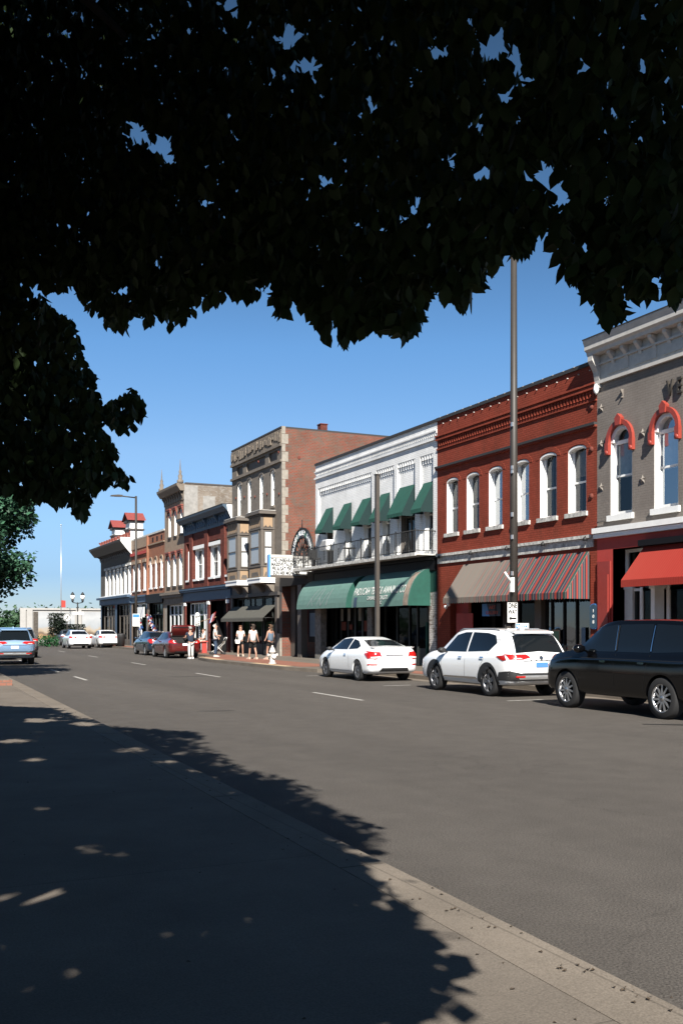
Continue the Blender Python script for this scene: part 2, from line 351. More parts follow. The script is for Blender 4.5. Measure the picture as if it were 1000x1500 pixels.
# text whose face looks toward -X (street) / toward -Y; reading direction: street side reads toward -Y
ROT_STREET = Matrix(((0, 0, -1), (-1, 0, 0), (0, 1, 0)))
ROT_SOUTH = Matrix(((1, 0, 0), (0, 0, -1), (0, 1, 0)))
# ------------------------------------------------------------------ ground, road, pavements
FX = 20.0                                   # facade line of the row
def cx(y): return 15.35 + .025*y            # far kerb line
def nx(y): return 2.97 + .025*y             # near kerb line
m_ = MB(); m_.quad((-600, -400, -.03), (900, -400, -.03), (900, 1200, -.03), (-600, 1200, -.03)); tag(m_.build('ground', M['dirtground']), kind='structure')
m_ = MB()
for i in range(-3, 16):
    a, b = i*8., i*8.+8
    m_.quad((nx(a), a, 0), (cx(a)+.1, a, 0), (cx(b)+.1, b, 0), (nx(b), b, 0))
tag(m_.build('road', M['asphalt']), kind='structure')
# crossing street at the river end
m_ = MB(); m_.quad((-60, 100, .004), (70, 100, .004), (70, 108, .004), (-60, 108, .004)); tag(m_.build('cross_road', M['asphalt']), kind='structure')
# near pavement + kerb strip
m_ = MB(); m_.prism([(-14, -25), (nx(-25)-.34, -25), (nx(99)-.34, 99), (-14, 99)], -.02, .12, 'z'); tag(m_.build('near_pavement', M['walk']), kind='structure')
m_ = MB()
ys = list(np.arange(-24, 99, 3.0))
for a in ys:
    b = a+2.985
    m_.prism([(nx(a)-.332, a), (nx(a)-.02, a), (nx(a), a), (nx(b), b), (nx(b)-.332, b)], -.03, .119, 'z')
tag(m_.build('near_kerb', M['curb']), kind='structure')
# far pavement with the bulb-out at the alley
far = [(cx(-25), -25), (cx(32.4), 32.4), (14.95, 34.2), (14.62, 37), (14.62, 46.5), (15.0, 49.6), (cx(51.6), 51.6), (cx(99), 99), (FX+.4, 99), (FX+.4, -25)]
m_ = MB(); m_.prism([(x+.16, y) for x, y in far[:8]]+far[8:], -.02, .12, 'z'); tag(m_.build('far_pavement', M['walk']), kind='structure')
m_ = MB()
for (xa, ya), (xb, yb) in zip(far[:7], far[1:8]):
    m_.prism([(xa, ya), (xb, yb), (xb+.158, yb), (xa+.158, ya)], -.03, .135, 'z')
tag(m_.build('far_kerb', M['curb']), kind='structure')
def strip(name, pts, z, mt):
    m = MB(); m.quad(*[(x, y, z) for x, y in pts]); return tag(m.build(name, mt), kind='structure')
strip('brick_paving', [(cx(52)+.55, 52), (cx(99)+.5, 99), (cx(99)+1.5, 99), (cx(52)+1.5, 52)], .124, M['paver'])
strip('brick_paving', [(cx(-20)+.55, -20), (cx(33)+.55, 33), (cx(33)+1.5, 33), (cx(-20)+1.5, -20)], .124, M['paver'])
strip('brick_paving', [(15.3, 36.6), (17.2, 36.6), (17.4, 52), (15.9, 51.5), (15.3, 48)], .124, M['paver'])
strip('tactile_paving', [(14.85, 37.2), (15.25, 37.2), (15.25, 41.5), (14.85, 41.5)], .126, M['tan_paver'])
strip('tactile_paving', [(14.85, 46.0), (15.25, 46.0), (15.7, 51.0), (15.3, 50.5)], .126, M['tan_paver'])
strip('gutter', [(cx(-20)-.5, -20), (cx(-20), -20), (cx(32), 32), (cx(32)-.5, 32)], .004, M['curb'])
def dash(x0, y0, L, w=.11):
    m = MB(); x1 = x0+.025*L; m.quad((x0, y0, .005), (x0+w, y0, .005), (x1+w, y0+L, .005), (x1, y0+L, .005))
    o = m.build('lane_marking', M['paint'], org=(x0, y0, 0)); tag(o, kind='structure')
for x, y, L in ((10.2, 20.8, 3.1), (10.55, 32.5, 3.1), (10.9, 44.3, 3.1), (11.2, 56.5, 3.1), (11.5, 69, 3.1), (6.05, 32.4, 2.6), (6.2, 38.8, 2.2), (6.5, 51, 2.2)): 
    dash(x, y, L)
for x, y, L in ((13.55, 31.9, .9), (13.2, 19.2, 1.0), (13.1, 12.2, 1.0), (13.3, 25.6, .9)):     # parking bay ticks
    m = MB(); m.quad((x, y, .005), (x+L, y, .005), (x+L, y+.1, .005), (x, y+.1, .005)); tag(m.build('parking_marking', M['paint'], org=(x, y, 0)), kind='structure')
m_ = MB(); m_.box(-10, 3.35, 28.4, 29.6, .10, .26, 0); m_.box(-10, 3.28, 28.47, 29.53, .26, .30, 1)
tag(m_.build('planter_edge', [M['paver'], M['walk']], org=(2, 29, .1)), 'low brick planter edge with concrete top beside the near kerb', 'planter')

# ------------------------------------------------------------------ building kit
def facade(root, y0, y1, z0, z1, holes, mt, X=FX, d=.28, name='wall', extra=None):
    """front wall in the plane x = X with real openings; hole = (ya, yb, za, zb, rise)"""
    m = MB()
    Y = sorted({y0, y1} | {h[0] for h in holes} | {h[1] for h in holes}); Z = sorted({z0, z1} | {h[2] for h in holes} | {h[3] for h in holes})
    for a, b in zip(Y, Y[1:]):
        zc = []
        for c, e in zip(Z, Z[1:]):
            my, mz = (a+b)/2, (c+e)/2
            if any(h[0] < my < h[1] and h[2] < mz < h[3] for h in holes): continue
            if zc and abs(zc[-1][1]-c) < 1e-6: zc[-1][1] = e
            else: zc.append([c, e])
        for c, e in zc: m.quad((X, a, c), (X, a, e), (X, b, e), (X, b, c))
    for h in holes:
        ya, yb, za, zb = h[:4]; r = h[4] if len(h) > 4 else 0
        m.quad((X, ya, za), (X+d, ya, za), (X+d, ya, zb-r), (X, ya, zb-r)); m.quad((X, yb, za), (X, yb, zb-r), (X+d, yb, zb-r), (X+d, yb, za))
        m.quad((X, ya, za), (X, yb, za), (X+d, yb, za), (X+d, ya, za))
        if not r: m.quad((X, ya, zb), (X+d, ya, zb), (X+d, yb, zb), (X, yb, zb))
        else:
            n = 10; yc = (ya+yb)/2; hw = (yb-ya)/2
            pts = [(yc-hw*cos(pi*k/n), zb-r+r*sin(pi*k/n)) for k in range(n+1)]
            for p, q in zip(pts, pts[1:]): m.quad((X, p[0], p[1]), (X+d, p[0], p[1]), (X+d, q[0], q[1]), (X, q[0], q[1]))
            for p, q in zip(pts, pts[1:]):
                m.quad((X, p[0], p[1]), (X, q[0], q[1]), (X, q[0], zb), (X, p[0], zb))
    return m.build(name, mt, root)
def shell(root, y0, y1, z1, depth, mt, roofm=None, X=FX, parapet=.35, side=None):
    m = MB(); x1 = X+depth
    m.quad((X, y0, 0), (x1, y0, 0), (x1, y0, z1), (X, y0, z1)); m.quad((X, y1, 0), (X, y1, z1), (x1, y1, z1), (x1, y1, 0)); m.quad((x1, y0, 0), (x1, y1, 0), (x1, y1, z1), (x1, y0, z1))
    m.build('side_wall', side or mt, root)
    m = MB(); m.quad((X+.2, y0, z1-parapet), (x1, y0, z1-parapet), (x1, y1, z1-parapet), (X+.2, y1, z1-parapet))
    m.build('roof', M['roof'], root)
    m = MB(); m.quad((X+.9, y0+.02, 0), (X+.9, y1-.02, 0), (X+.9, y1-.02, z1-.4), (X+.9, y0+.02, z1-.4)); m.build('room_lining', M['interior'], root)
def coping(root, y0, y1, z, depth, mt, h=.12, o=.06, X=FX):
    m = MB(); m.box(X-o, X+.34, y0+.003, y1-.003, z, z+h); m.box(X+.34, X+depth+o, y0+.003, y0+.25, z, z+h); m.box(X+.34, X+depth+o, y1-.25, y1-.003, z, z+h)
    m.build('coping', mt, root)
def arc_pts(yc, hw, zs, r, n=10): return [(yc-hw*cos(pi*k/n), zs+r*sin(pi*k/n)) for k in range(n+1)]
def window(root, ya, yb, za, zb, r=0, X=FX, rec=.24, fm='wtrim', fw=.07, rail=.5, liner=True, sill='stone', hood=None, shade=None, curtain=None, gl='glass', mull=0, sillw=.08, sillh=.13, transom=None):
    """one sash window in an opening: frame (with painted reveal), pane, sill, blind or curtain, hood"""
    fmm = M[fm] if isinstance(fm, str) else fm
    m = MB(); e = .004; x0 = X+rec-.07; x1 = X+rec
    zs = zb-r
    if liner:
        m.box(X+.012, x0, yb-.02-e, yb-e, za+e, zs); m.box(X+.012, x0, ya+e, ya+.02+e, za+e, zs)
    m.box(x0, x1, ya+e, ya+fw, za+e, zs); m.box(x0, x1, yb-fw, yb-e, za+e, zs); m.box(x0+.002, x1-.002, ya+fw, yb-fw, za+e, za+fw)
    if r:
        yc = (ya+yb)/2; hw = (yb-ya)/2
        o_ = arc_pts(yc, hw-e, zs, r-e); i_ = arc_pts(yc, hw-fw, zs, max(r-fw, .02))
        for k in range(len(o_)-1):
            m.prism([o_[k], o_[k+1], i_[k+1], i_[k]], X+.012 if liner else x0, x1, 'x')
        if transom: m.box(x0+.002, x1-.002, ya+fw, yb-fw, zs-fw*.5, zs+fw*.5)
    else: m.box(x0+.002, x1-.002, ya+fw, yb-fw, zb-fw, zb-e)
    zr = za+(zb-za)*rail
    if rail: m.box(x0+.01, x1-.004, ya+fw, yb-fw, zr-.03, zr+.03)
    for k in range(mull):
        yk = ya+(yb-ya)*(k+1)/(mull+1); m.box(x0+.006, x1-.006, yk-.025, yk+.025, za+fw, zs-.01)
    f = m.build('window', fmm, root)
    m = MB(); xg = X+rec-.03
    if r:
        pts = [(ya+fw, za+fw), (ya+fw, zs)]+arc_pts((ya+yb)/2, (yb-ya)/2-fw, zs, max(r-fw, .02))[1:-1]+[(yb-fw, zs), (yb-fw, za+fw)]
        m.quad(*[(xg, p[0], p[1]) for p in pts])
    else: m.quad((xg, ya+fw, za+fw), (xg, ya+fw, zb-fw), (xg, yb-fw, zb-fw), (xg, yb-fw, za+fw))
    m.build('pane', M[gl], f)
    if sill:
        m = MB(); m.box(X-sillw, X+rec-.005, ya-.08, yb+.08, za-sillh, za-.001); m.build('sill', M[sill], f)
    if shade:      # (from, to) share of the height
        m = MB(); m.box(X+rec+.02, X+rec+.035, ya+fw, yb-fw, za+(zb-za)*shade[0], za+(zb-za)*shade[1]); m.build('blind', M[shade[2]] if len(shade) > 2 else M['blind'], f)
    if curtain:
        m = MB(); n = 9; w = (yb-ya)*.32
        for s0, s1 in ((ya, ya+w), (yb-w, yb)):
            pts = [(X+rec+.09+.03*sin(k*2.2), s0+(s1-s0)*k/n) for k in range(n+1)]
            for p, q in zip(pts, pts[1:]): m.quad((p[0], p[1], za), (q[0], q[1], za), (q[0], q[1], zb), (p[0], p[1], zb))
        m.build('curtain', M[curtain], f)
    if hood: hood(f)
    return f
def seg_hood(ya, yb, zb, r, mt, X=FX, w=.1, p=.07, ext=.06, keystone=True, drop=.35):
    def fn(f):
        m = MB(); yc = (ya+yb)/2; hw = (yb-ya)/2+ext; zs = zb-r
        o_ = arc_pts(yc, hw+w, zs, r+w+.02, 14); i_ = arc_pts(yc, hw, zs, r+.015, 14)
        for k in range(14): m.prism([o_[k], o_[k+1], i_[k+1], i_[k]], X-p, X+.004, 'x')
        for s in (-1, 1):
            y = yc+s*(hw+w/2); m.box(X-p-.02, X+.004, y-w*.6, y+w*.6, zs-drop, zs+.003)
            m.lathe([(.01, X-p-.05), (w*.55, X-p-.04), (w*.55, X-.02)], (0, y, zs-drop+.06), 10, 'x')
        if keystone:
            m.prism([(yc-.1, zb-.02), (yc-.13, zb+w+.06), (yc, zb+w+.19), (yc+.13, zb+w+.06), (yc+.1, zb-.02)], X-p-.05, X+.006, 'x')
        m.build('hood', mt if not isinstance(mt, str) else M[mt], f)
    return fn
def band(root, name, y0, y1, z0, z1, p, mt, X=FX, steps=None):
    m = MB()
    if steps:
        for a, b, q in steps: m.box(X-q, X+.01, y0, y1, z0+(z1-z0)*a, z0+(z1-z0)*b-.001)
    else: m.box(X-p, X+.01, y0, y1, z0, z1)
    return m.build(name, M[mt] if isinstance(mt, str) else mt, root)
def shopfront(root, y0, y1, z0, z1, posts, rec=.9, fm='darkstore', base=.5, transom=None, gl='sglass', X=FX, pw=.09, door=None, ceil=True, floor=True, soffit='black'):
    """recessed glazed shop front: posts at given y, base panel, transom bar, panes"""
    m = MB(); xa = X+rec
    if ceil: m.quad((X, y0, z1), (xa, y0, z1), (xa, y1, z1), (X, y1, z1))
    m.quad((X, y0, z0), (xa, y0, z0), (xa, y0, z1), (X, y0, z1)); m.quad((X, y1, z0), (xa, y1, z0), (xa, y1, z1), (X, y1, z1))
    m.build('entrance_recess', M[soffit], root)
    m = MB()
    ps = [y0+pw/2]+list(posts)+[y1-pw/2]
    for p in ps: m.box(xa-.08, xa+.02, p-pw/2, p+pw/2, z0, z1-.002)
    for a, b in zip(ps, ps[1:]):
        isd = door and any(a-.01 < dd < b for dd in door)
        m.box(xa-.06, xa, a+pw/2, b-pw/2, z0, z0+(.15 if isd else base)); m.box(xa-.058, xa-.002, a+pw/2, b-pw/2, z1-.1, z1-.004)
        if transom: m.box(xa-.062, xa+.002, a+pw/2, b-pw/2, transom-.04, transom+.04)
        if isd: m.box(xa-.11, xa-.06, a+pw/2+.05, a+pw/2+.08, 1.0, 1.35)
    s = m.build('shop_window', M[fm] if isinstance(fm, str) else fm, root)
    m = MB()
    for a, b in zip(ps, ps[1:]): m.quad((xa-.03, a, z0+.1), (xa-.03, a, z1), (xa-.03, b, z1), (xa-.03, b, z0+.1))
    m.build('pane', M[gl], s)
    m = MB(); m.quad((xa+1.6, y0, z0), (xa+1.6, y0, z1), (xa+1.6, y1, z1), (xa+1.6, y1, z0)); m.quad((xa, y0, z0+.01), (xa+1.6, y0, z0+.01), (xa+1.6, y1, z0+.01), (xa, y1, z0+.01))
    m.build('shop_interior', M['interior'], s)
    return s
def awning(root, y0, y1, zt, zb, P, mt, X=FX, val=.18, scallop=.12, curve=False, z0=None, ends=True, endm=None, rib='iron', label=None):
    m = MB(); n = 10 if curve else 1
    prof = [(X-P*sin(pi/2*k/n), zb+(zt-zb)*cos(pi/2*k/n)) for k in range(n+1)] if curve else [(X-.02, zt), (X-P, zb)]
    nseg = max(2, int((y1-y0)/.4))
    for a, b in zip(prof, prof[1:]):
        for k in range(nseg):
            ya = y0+(y1-y0)*k/nseg; yb = y0+(y1-y0)*(k+1)/nseg
            m.quad((a[0], ya, a[1]), (a[0], yb, a[1]), (b[0], yb, b[1]), (b[0], ya, b[1]), smooth=curve)
    if not curve:
        n2 = max(1, round((y1-y0)/scallop)) if scallop else 1
        for k in range(n2):
            ya = y0+(y1-y0)*k/n2; yb = y0+(y1-y0)*(k+1)/n2; xx = X-P-.003-(.006 if k % 2 else 0)
            if scallop: m.quad((xx, ya, zb), (xx, yb, zb), (xx, yb, zb-val*.82), (xx, (ya+yb)/2, zb-val), (xx, ya, zb-val*.82))
            else: m.quad((xx, ya, zb), (xx, yb, zb), (xx, yb, zb-val), (xx, ya, zb-val))
    if ends:
        for y in (y0, y1):
            pts = [(p[0], y, p[1]) for p in prof]+([(X, y, zb)] if curve else [(X-P, y, zb-val*.9), (X-.02, y, zb-val*.9)])
            m.quad(*pts, m=1)
    o = m.build('awning', [M[mt] if isinstance(mt, str) else mt, M[endm] if endm else (M[mt] if isinstance(mt, str) else mt)], root, label, weld=False)
    m = MB()
    for y in (y0+.05, (y0+y1)/2, y1-.05):
        m.tube([(X-.03, y, zb+.02), (X-P+.04, y, zb+.02)], .018, 6)
    m.tube([(X-P+.04, y0+.02, zb+.02), (X-P+.04, y1-.02, zb+.02)], .018, 6)
    m.build('awning_frame', M['iron'], o)
    return o
def bracket(m, y, w, z0, z1, p, X=FX, mi=0):
    h = z1-z0
    m.prism([(X+.005, z1), (X-p, z1), (X-p, z1-h*.18), (X-p*.8, z1-h*.28), (X-p*.42, z1-h*.5), (X-p*.25, z1-h*.8), (X-.07, z0), (X+.005, z0)], y-w/2, y+w/2, 'y', mi)
def star(root, y, z, r=.14, X=FX, mt='star'):
    m = MB(); n = []
    for k in range(10):
        a = pi/2+k*pi/5; q = r if k % 2 == 0 else r*.42; n.append((X-.012, y+q*cos(a), z+q*sin(a)))
    for k in range(10): m.quad((X-.075, y, z), n[k], n[(k+1) % 10])
    m.quad(*n); m.build('wall_star', M[mt], root)
def plate_(root, y, z, r=.09, X=FX):
    m = MB(); m.lathe([(r, X+.003), (r, X-.03), (r*.4, X-.05), (.02, X-.06)], (0, y, z), 10, 'x'); m.build('anchor_plate', M['orangerust'], root)

# ================================================================== grey building with the white cornice (nearest)
y0, y1 = 15.4, 24.36
g = thing('brick_building', 'grey painted brick building with off-white bracketed cornice, red window hoods and a red shop front', 'building', (FX, y1, 0))
wins = [(22.80, 23.76), (20.95, 21.90), (19.10, 20.05), (17.25, 18.2)]
HZb, HZt, HR = 5.06, 7.72, .48
holes = [(a, b, HZb, HZt, HR) for a, b in wins]
facade(g, y0, y1, 4.72, 9.9, holes, M['grey'])
shell(g, y0, y1, 10.2, 13, M['grey'])
for i, (a, b) in enumerate(wins):
    window(g, a, b, HZb, HZt, HR, sill='wtrim', fw=.11, rec=.22, rail=.44, transom=True, hood=seg_hood(a, b, HZt, HR, 'redhood', w=.13, ext=-.02, p=.1),
           shade=((.42, .82, 'bluecurtain') if i < 2 else (.5, .8)), curtain=None, sillh=.17)
# cornice
m_ = MB()
Y0, Y1 = y0-.02, y1+.02
m_.box(FX-.10, FX+.01, Y0, Y1, 9.12, 9.22); m_.box(FX-.05, FX+.01, Y0, Y1, 9.22, 9.98)
m_.box(FX-.12, FX+.01, Y0, Y1, 9.68, 9.74)
m_.prism([(FX+.01, 9.98), (FX-.34, 9.98), (FX-.36, 10.08), (FX-.44, 10.14), (FX-.44, 10.26), (FX-.50, 10.40), (FX-.50, 10.44), (FX+.01, 10.44)], Y0-.0, Y1+.05, 'y')
k = Y1-.95
while k > Y0+.2:
    m_.box(FX-.075, FX-.04, k-.55, k+.35, 9.32, 9.58)
    k -= 1.16
m_.build('cornice', M['cornice'], g)
m_ = MB(); m_.box(FX-.52, FX+.34, Y0, Y1+.06, 10.44, 10.47); m_.build('coping', M['coping'], g)
m_ = MB()
k = Y1-.12; first = True
while k > Y0:
    if first: bracket(m_, k, .22, 9.0, 9.98, .36)
    else: bracket(m_, k, .13, 9.45, 9.98, .27)
    k -= (.72 if first else .58); first = False
m_.build('cornice_bracket', M['cornice'], g)
m_ = MB(); m_.lathe([(.01, 8.80), (.06, 8.86), (.09, 8.96), (.07, 9.05), (.04, 9.12)], (FX-.12, Y1-.12, 0), 10); m_.build('cornice_pendant', M['wtrim'], g)
for y, z in ((24.15, 8.38), (24.15, 7.28), (24.15, 5.97), (22.34, 7.31), (22.34, 5.97), (20.5, 7.31), (20.5, 5.97)): star(g, y, z)
m_ = MB(); bracket(m_, 23.2, .05, 8.5, 8.75, .1); m_.tube([(FX-.02, 23.0, 4.93), (FX-.06, 23.4, 4.93), (FX-.06, 24.3, 4.9)], .018, 6); m_.build('wall_fixture', M['star'], g)
for ch, yc in (('V', 21.22), ('E', 20.86)):
    txt(ch, .62, (FX-.05, yc, 8.33), ROT_STREET, mat('bronze_letter', (.03, .025, .02), .6), g, 'wall_letter', .03, .62, bold=.012)
band(g, 'belt_course', y0, y1+.02, 4.41, 4.72, .1, 'wtrim', steps=((0, .42, .14), (.47, 1, .20)))
# red shop front
facade(g, y0, y1, .10, 4.41, [(15.9, 23.64, .12, 4.05, 0)], M['storered'], d=.55)
s_ = shopfront(g, 15.9, 23.64, .12, 4.05, [22.95, 22.3, 21.85, 21.05, 20.2, 19.3, 18.4, 17.5, 16.6], rec=.55, fm='wtrim', base=.45, transom=2.82, gl='sglass', soffit='storered', pw=.12)
m_ = MB(); m_.box(FX+.43, FX+.66, 23.28, 23.62, .14, 3.0); m_.box(FX+.40, FX+.68, 23.25, 23.63, 2.84, 3.02); m_.box(FX+.38, FX+.69, 23.22, 23.635, 3.02, 3.10)
m_.box(FX+.10, FX+.45, 21.98, 22.14, .13, 2.9); m_.box(FX+.06, FX+.5, 21.94, 22.18, 2.82, 2.96); m_.build('shop_pilaster', M['wtrim'], g)
m_ = MB(); m_.box(FX-.05, FX+.005, 23.72, 24.3, .2, 3.7); m_.box(FX-.09, FX+.004, 23.78, 24.24, .9, 3.3); m_.build('pilaster_panel', M['redtrim'], g)
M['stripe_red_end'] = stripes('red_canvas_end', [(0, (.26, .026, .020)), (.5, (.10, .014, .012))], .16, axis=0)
stripe_red = stripes('red_canvas', [(0, (.30, .030, .022)), (.5, (.25, .024, .018))], .09, fade=(.42, .16, .11), fade_dir=(20, 30, .25))
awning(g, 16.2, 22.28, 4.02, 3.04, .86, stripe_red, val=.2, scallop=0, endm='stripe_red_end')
m_ = MB(); m_.box(FX-.24, FX+.004, 16.2, 22.3, 4.03, 4.2); m_.build('awning_housing', M['black'], g)

# ================================================================== red painted building
y0, y1 = 24.36, 33.97
r_ = thing('brick_building', 'dark red painted brick building with six tall white windows above a striped awning', 'building', (FX, y1, 0))
wins = [(32.42, 33.27), (30.96, 31.83), (29.47, 30.34), (27.88, 28.75), (26.37, 27.28), (24.88, 25.79)]
holes = [(a, b, 5.32, 7.44, .16) for a, b in wins]
facade(r_, y0, y1, 4.58, 9.8, holes, M['red'])
shell(r_, y0, y1, 9.8, 12.6, M['red'])
for a, b in wins:
    window(r_, a, b, 5.32, 7.44, .16, rec=.27, fw=.07, sill='ptrim', sillh=.14, curtain='curtain', shade=(.55, .93, 'curtain') if rnd.random() < .4 else None, rail=.46)
m_ = MB(); n_ = 0
for a, b in wins:
    o_ = arc_pts((a+b)/2, (b-a)/2+.2, 7.26, .37, 10); i_ = arc_pts((a+b)/2, (b-a)/2+.03, 7.28, .185, 10)
    for k in range(10): m_.prism([o_[k], o_[k+1], i_[k+1], i_[k]], FX-.010, FX+.004, 'x')
m_.build('brick_arch', M['red'], r_)
coping(r_, y0, y1, 9.8, 12.6, M['coping'], .12)
m_ = MB(); k = y0+.3
while k < y1: m_.box(FX-.05, FX-.005, k, k+.025, 9.63, 9.66); m_.box(FX-.065, FX+.1, k+.15, k+.22, 9.9, 9.926); k += .55
m_.build('roof_light_string', M['cornice'], r_)
for nm, a, b, p in (('brick_band', 9.08, 9.16, .07), ('brick_band', 9.16, 9.22, .12), ('brick_band', 8.66, 8.71, .05), ('brick_band', 7.86, 7.92, .10)): band(r_, nm, y0, y1, a, b-.001, p, 'red')
band(r_, 'dark_ledge', y0, y1, 7.92, 8.0, .13, 'coping')
m_ = MB(); k = y0+.1
while k < y1-.1: m_.box(FX-.04, FX+.004, k, k+.06, 8.80, 8.98); k += .16
m_.build('brick_dentils', M['red'], r_)
band(r_, 'brick_band', y0, y1, 9.02, 9.079, .09, 'red')
for z in (8.5, 7.2, 5.75): plate_(r_, 24.62, z)
band(r_, 'sign_board', y0+.15, y1-.1, 4.18, 4.56, .05, 'ptrim', steps=((0, .72, .05), (.74, 1, .13)))
m_ = MB()
for y in (24.75, 26.9, 29.0, 31.3, 33.6): m_.lathe([(.03, 0), (.06, -.04), (.07, -.12)], (FX-.16, y, 4.50), 8); m_.tube([(FX, y, 4.55), (FX-.16, y, 4.52)], .012, 5)
m_.build('gooseneck_light', M['iron'], r_)
facade(r_, y0, y1, .10, 4.58, [(31.7, 33.0, .12, 3.3, 0), (24.68, 31.5, .12, 3.95, 0)], M['red'], d=.5)
shopfront(r_, 24.68, 29.9, .12, 3.95, [25.9, 26.55, 27.2, 27.9, 29.05], rec=.5, fm='black', base=.12, transom=None, door=[26.7], soffit='black', pw=.07)
shopfront(r_, 29.9, 31.5, .12, 3.95, [], rec=1.0, fm='browntrim', base=.5, pw=.14, soffit='black')
m_ = MB(); m_.box(FX+.3, FX+.5, 27.62, 27.98, .12, 3.9); m_.box(FX+.3, FX+.52, 29.75, 29.92, .12, 3.9); m_.build('shopfront_post', M['browntrim'], r_)
m_ = MB(); m_.box(FX+.28, FX+.34, 31.7, 33.0, .12, 3.3); d_ = m_.build('side_door', M['storered'], r_)
m_ = MB(); m_.box(FX+.20, FX+.27, 31.85, 31.9, 1.0, 1.12); m_.build('handle', M['alum'], d_)
m_ = MB(); m_.box(FX-.03, FX+.003, 31.35, 32.5, .12, 2.22); m_.build('plywood_panel', M['storered'], r_)
cols = [(0, (.030, .034, .045)), (.16, (.30, .045, .032)), (.32, (.05, .06, .08)), (.46, (.20, .17, .14)), (.52, (.03, .075, .065)), (.68, (.30, .045, .035)), (.80, (.035, .045, .07)), (.94, (.16, .14, .12))]
M['striped_end'] = stripes('striped_canvas_end', cols, .36, axis=0)
st_ = stripes('striped_canvas', cols, .66, fade=(.19, .165, .14), fade_dir=(28.2, 31.8, .93))
a_ = awning(r_, 24.72, 32.0, 4.05, 2.78, .90, st_, val=.22, scallop=.14, endm='striped_end', label='striped canvas, faded grey toward its far end')
# ART GALLERY sign, hanging shop sign, window cards
m_ = MB(); m_.box(FX+.02, FX+.05, 29.62, 30.78, 2.10, 2.55, 0); m_.prism([(30.78, 2.10), (30.78, 2.55), (30.48, 2.55), (30.30, 2.10)], FX+.012, FX+.019, 'x', 1)
a_ = m_.build('gallery_sign', [mat('navy_board', (.018, .028, .05), .5), M['signb']], r_)
red_ = mat('sign_orange', (.50, .075, .035), .5)
txt('ART', .17, (FX+.016, 30.12, 2.41), ROT_STREET, red_, a_, sx=1.3); txt('GALLERY', .17, (FX+.008, 30.14, 2.22), ROT_STREET, red_, a_, sx=1.15)
m_ = MB(); m_.box(FX+.40, FX+.405, 26.72, 27.12, 1.15, 1.62, 0); m_.box(FX+.396, FX+.399, 26.77, 27.07, 1.2, 1.57, 1); m_.box(FX+.40, FX+.405, 25.42, 25.62, .95, 1.7, 2); m_.box(FX+.40, FX+.405, 28.0, 28.4, 1.2, 1.55, 2); m_.box(FX+.9, FX+.905, 30.1, 30.7, 1.1, 1.35, 1)
m_.build('window_card', [M['tan'], mat('card_green', (.12, .22, .13), .6), mat('card_blue', (.10, .17, .26), .6)], r_)
b_ = thing('hanging_sign', 'narrow blue rounded number sign on the brick pier beside the striped awning', 'sign', (FX-.05, 24.45, 1.68))
m_ = MB(); pts = []
for k in range(9): pts.append((24.45+.17*cos(pi*k/8), 2.27+.14*sin(pi*k/8)))
for k in range(9): pts.append((24.45-.17*cos(pi*k/8), 1.80-.14*sin(pi*k/8)))
m_.prism(pts, FX-.075, FX-.03, 'x'); m_.build('sign_board', mat('slate_sign', (.035, .075, .115), .5), b_)
m_ = MB(); pts2 = [(p[0]+(.02 if p[0] > 24.45 else -.02), p[1]+(.02 if p[1] > 2.03 else -.02)) for p in pts]
m_.prism(pts2, FX-.06, FX-.025, 'x'); m_.build('sign_rim', M['signb'], b_)
for ch, z in (('1', 2.20), ('0', 2.03), ('8', 1.86)): txt(ch, .15, (FX-.079, 24.45, z), ROT_STREET, M['signw'], b_, sx=1.1)
c_ = thing('security_light', 'small white twin floodlight on the red brick pier by the alley side', 'light', (FX, 33.1, 2.4))
m_ = MB(); m_.lathe([(.02, 0), (.07, .05), (.08, .14)], (FX-.16, 33.05, 2.4), 8); m_.lathe([(.02, 0), (.07, .05), (.08, .14)], (FX-.13, 32.9, 2.5), 8); m_.tube([(FX, 33, 2.55), (FX-.14, 33, 2.52)], .03, 6); m_.build('lamp_head', M['signw'], c_)

# ================================================================== white building with the green awnings
y0, y1 = 33.97, 45.97
w_ = thing('brick_building', 'white painted brick building with six green window awnings and an iron balcony', 'building', (FX, y1, 0))
M['greenshade'] = mat('green_canvas_painted_shade', (.003, .020, .020), .9)  # shaded inside of the window awnings, painted as darker end panels
panels = [(39.71, 45.63), (37.57, 39.24), (35.75, 37.3), (34.29, 35.34)]
wins = [(44.05, 44.75, 7.45), (41.98, 42.68, 7.45), (39.95, 40.7, 7.45), (38.15, 38.85, 7.45), (35.95, 37.15, 7.6), (34.42, 35.1, 7.45)]
holes = [(a, b, 4.78, z, .12) for a, b, z in wins]
facade(w_, y0, y1, 4.60, 9.8, holes, M['white'], X=FX+.10)
m_ = MB()                                       # piers and upper wall stand proud of the panels
edges = [y0]+[v for p in reversed(panels) for v in p]+[y1]
for a, b in zip(edges[::2], edges[1::2]): m_.box(FX, FX+.11, a, b, 4.60, 8.62)
m_.box(FX, FX+.11, y0, y1, 8.62, 9.8); m_.build('pier_wall', M['white'], w_)
m_ = MB(); 
for a, b in panels:
    k = a+.05
    while k < b-.08: m_.box(FX+.01, FX+.10, k, k+.09, 8.44, 8.619); m_.box(FX+.05, FX+.10, k+.02, k+.07, 8.28, 8.44); k += .2
m_.build('brick_dentils', M['white'], w_)
shell(w_, y0, y1, 9.8, 12.5, M['white'], X=FX+.003)
coping(w_, y0, y1, 9.8, 12.5, M['coping'], .11)
for a, b, p in ((9.44, 9.50, .07), (9.36, 9.44, .04), (9.10, 9.18, .08)): band(w_, 'string_course', y0, y1, a, b-.001, p, 'white')
m_ = MB(); k = y0+.1
while k < y1-.1: m_.box(FX-.035, FX+.004, k, k+.07, 9.28, 9.359); k += .16
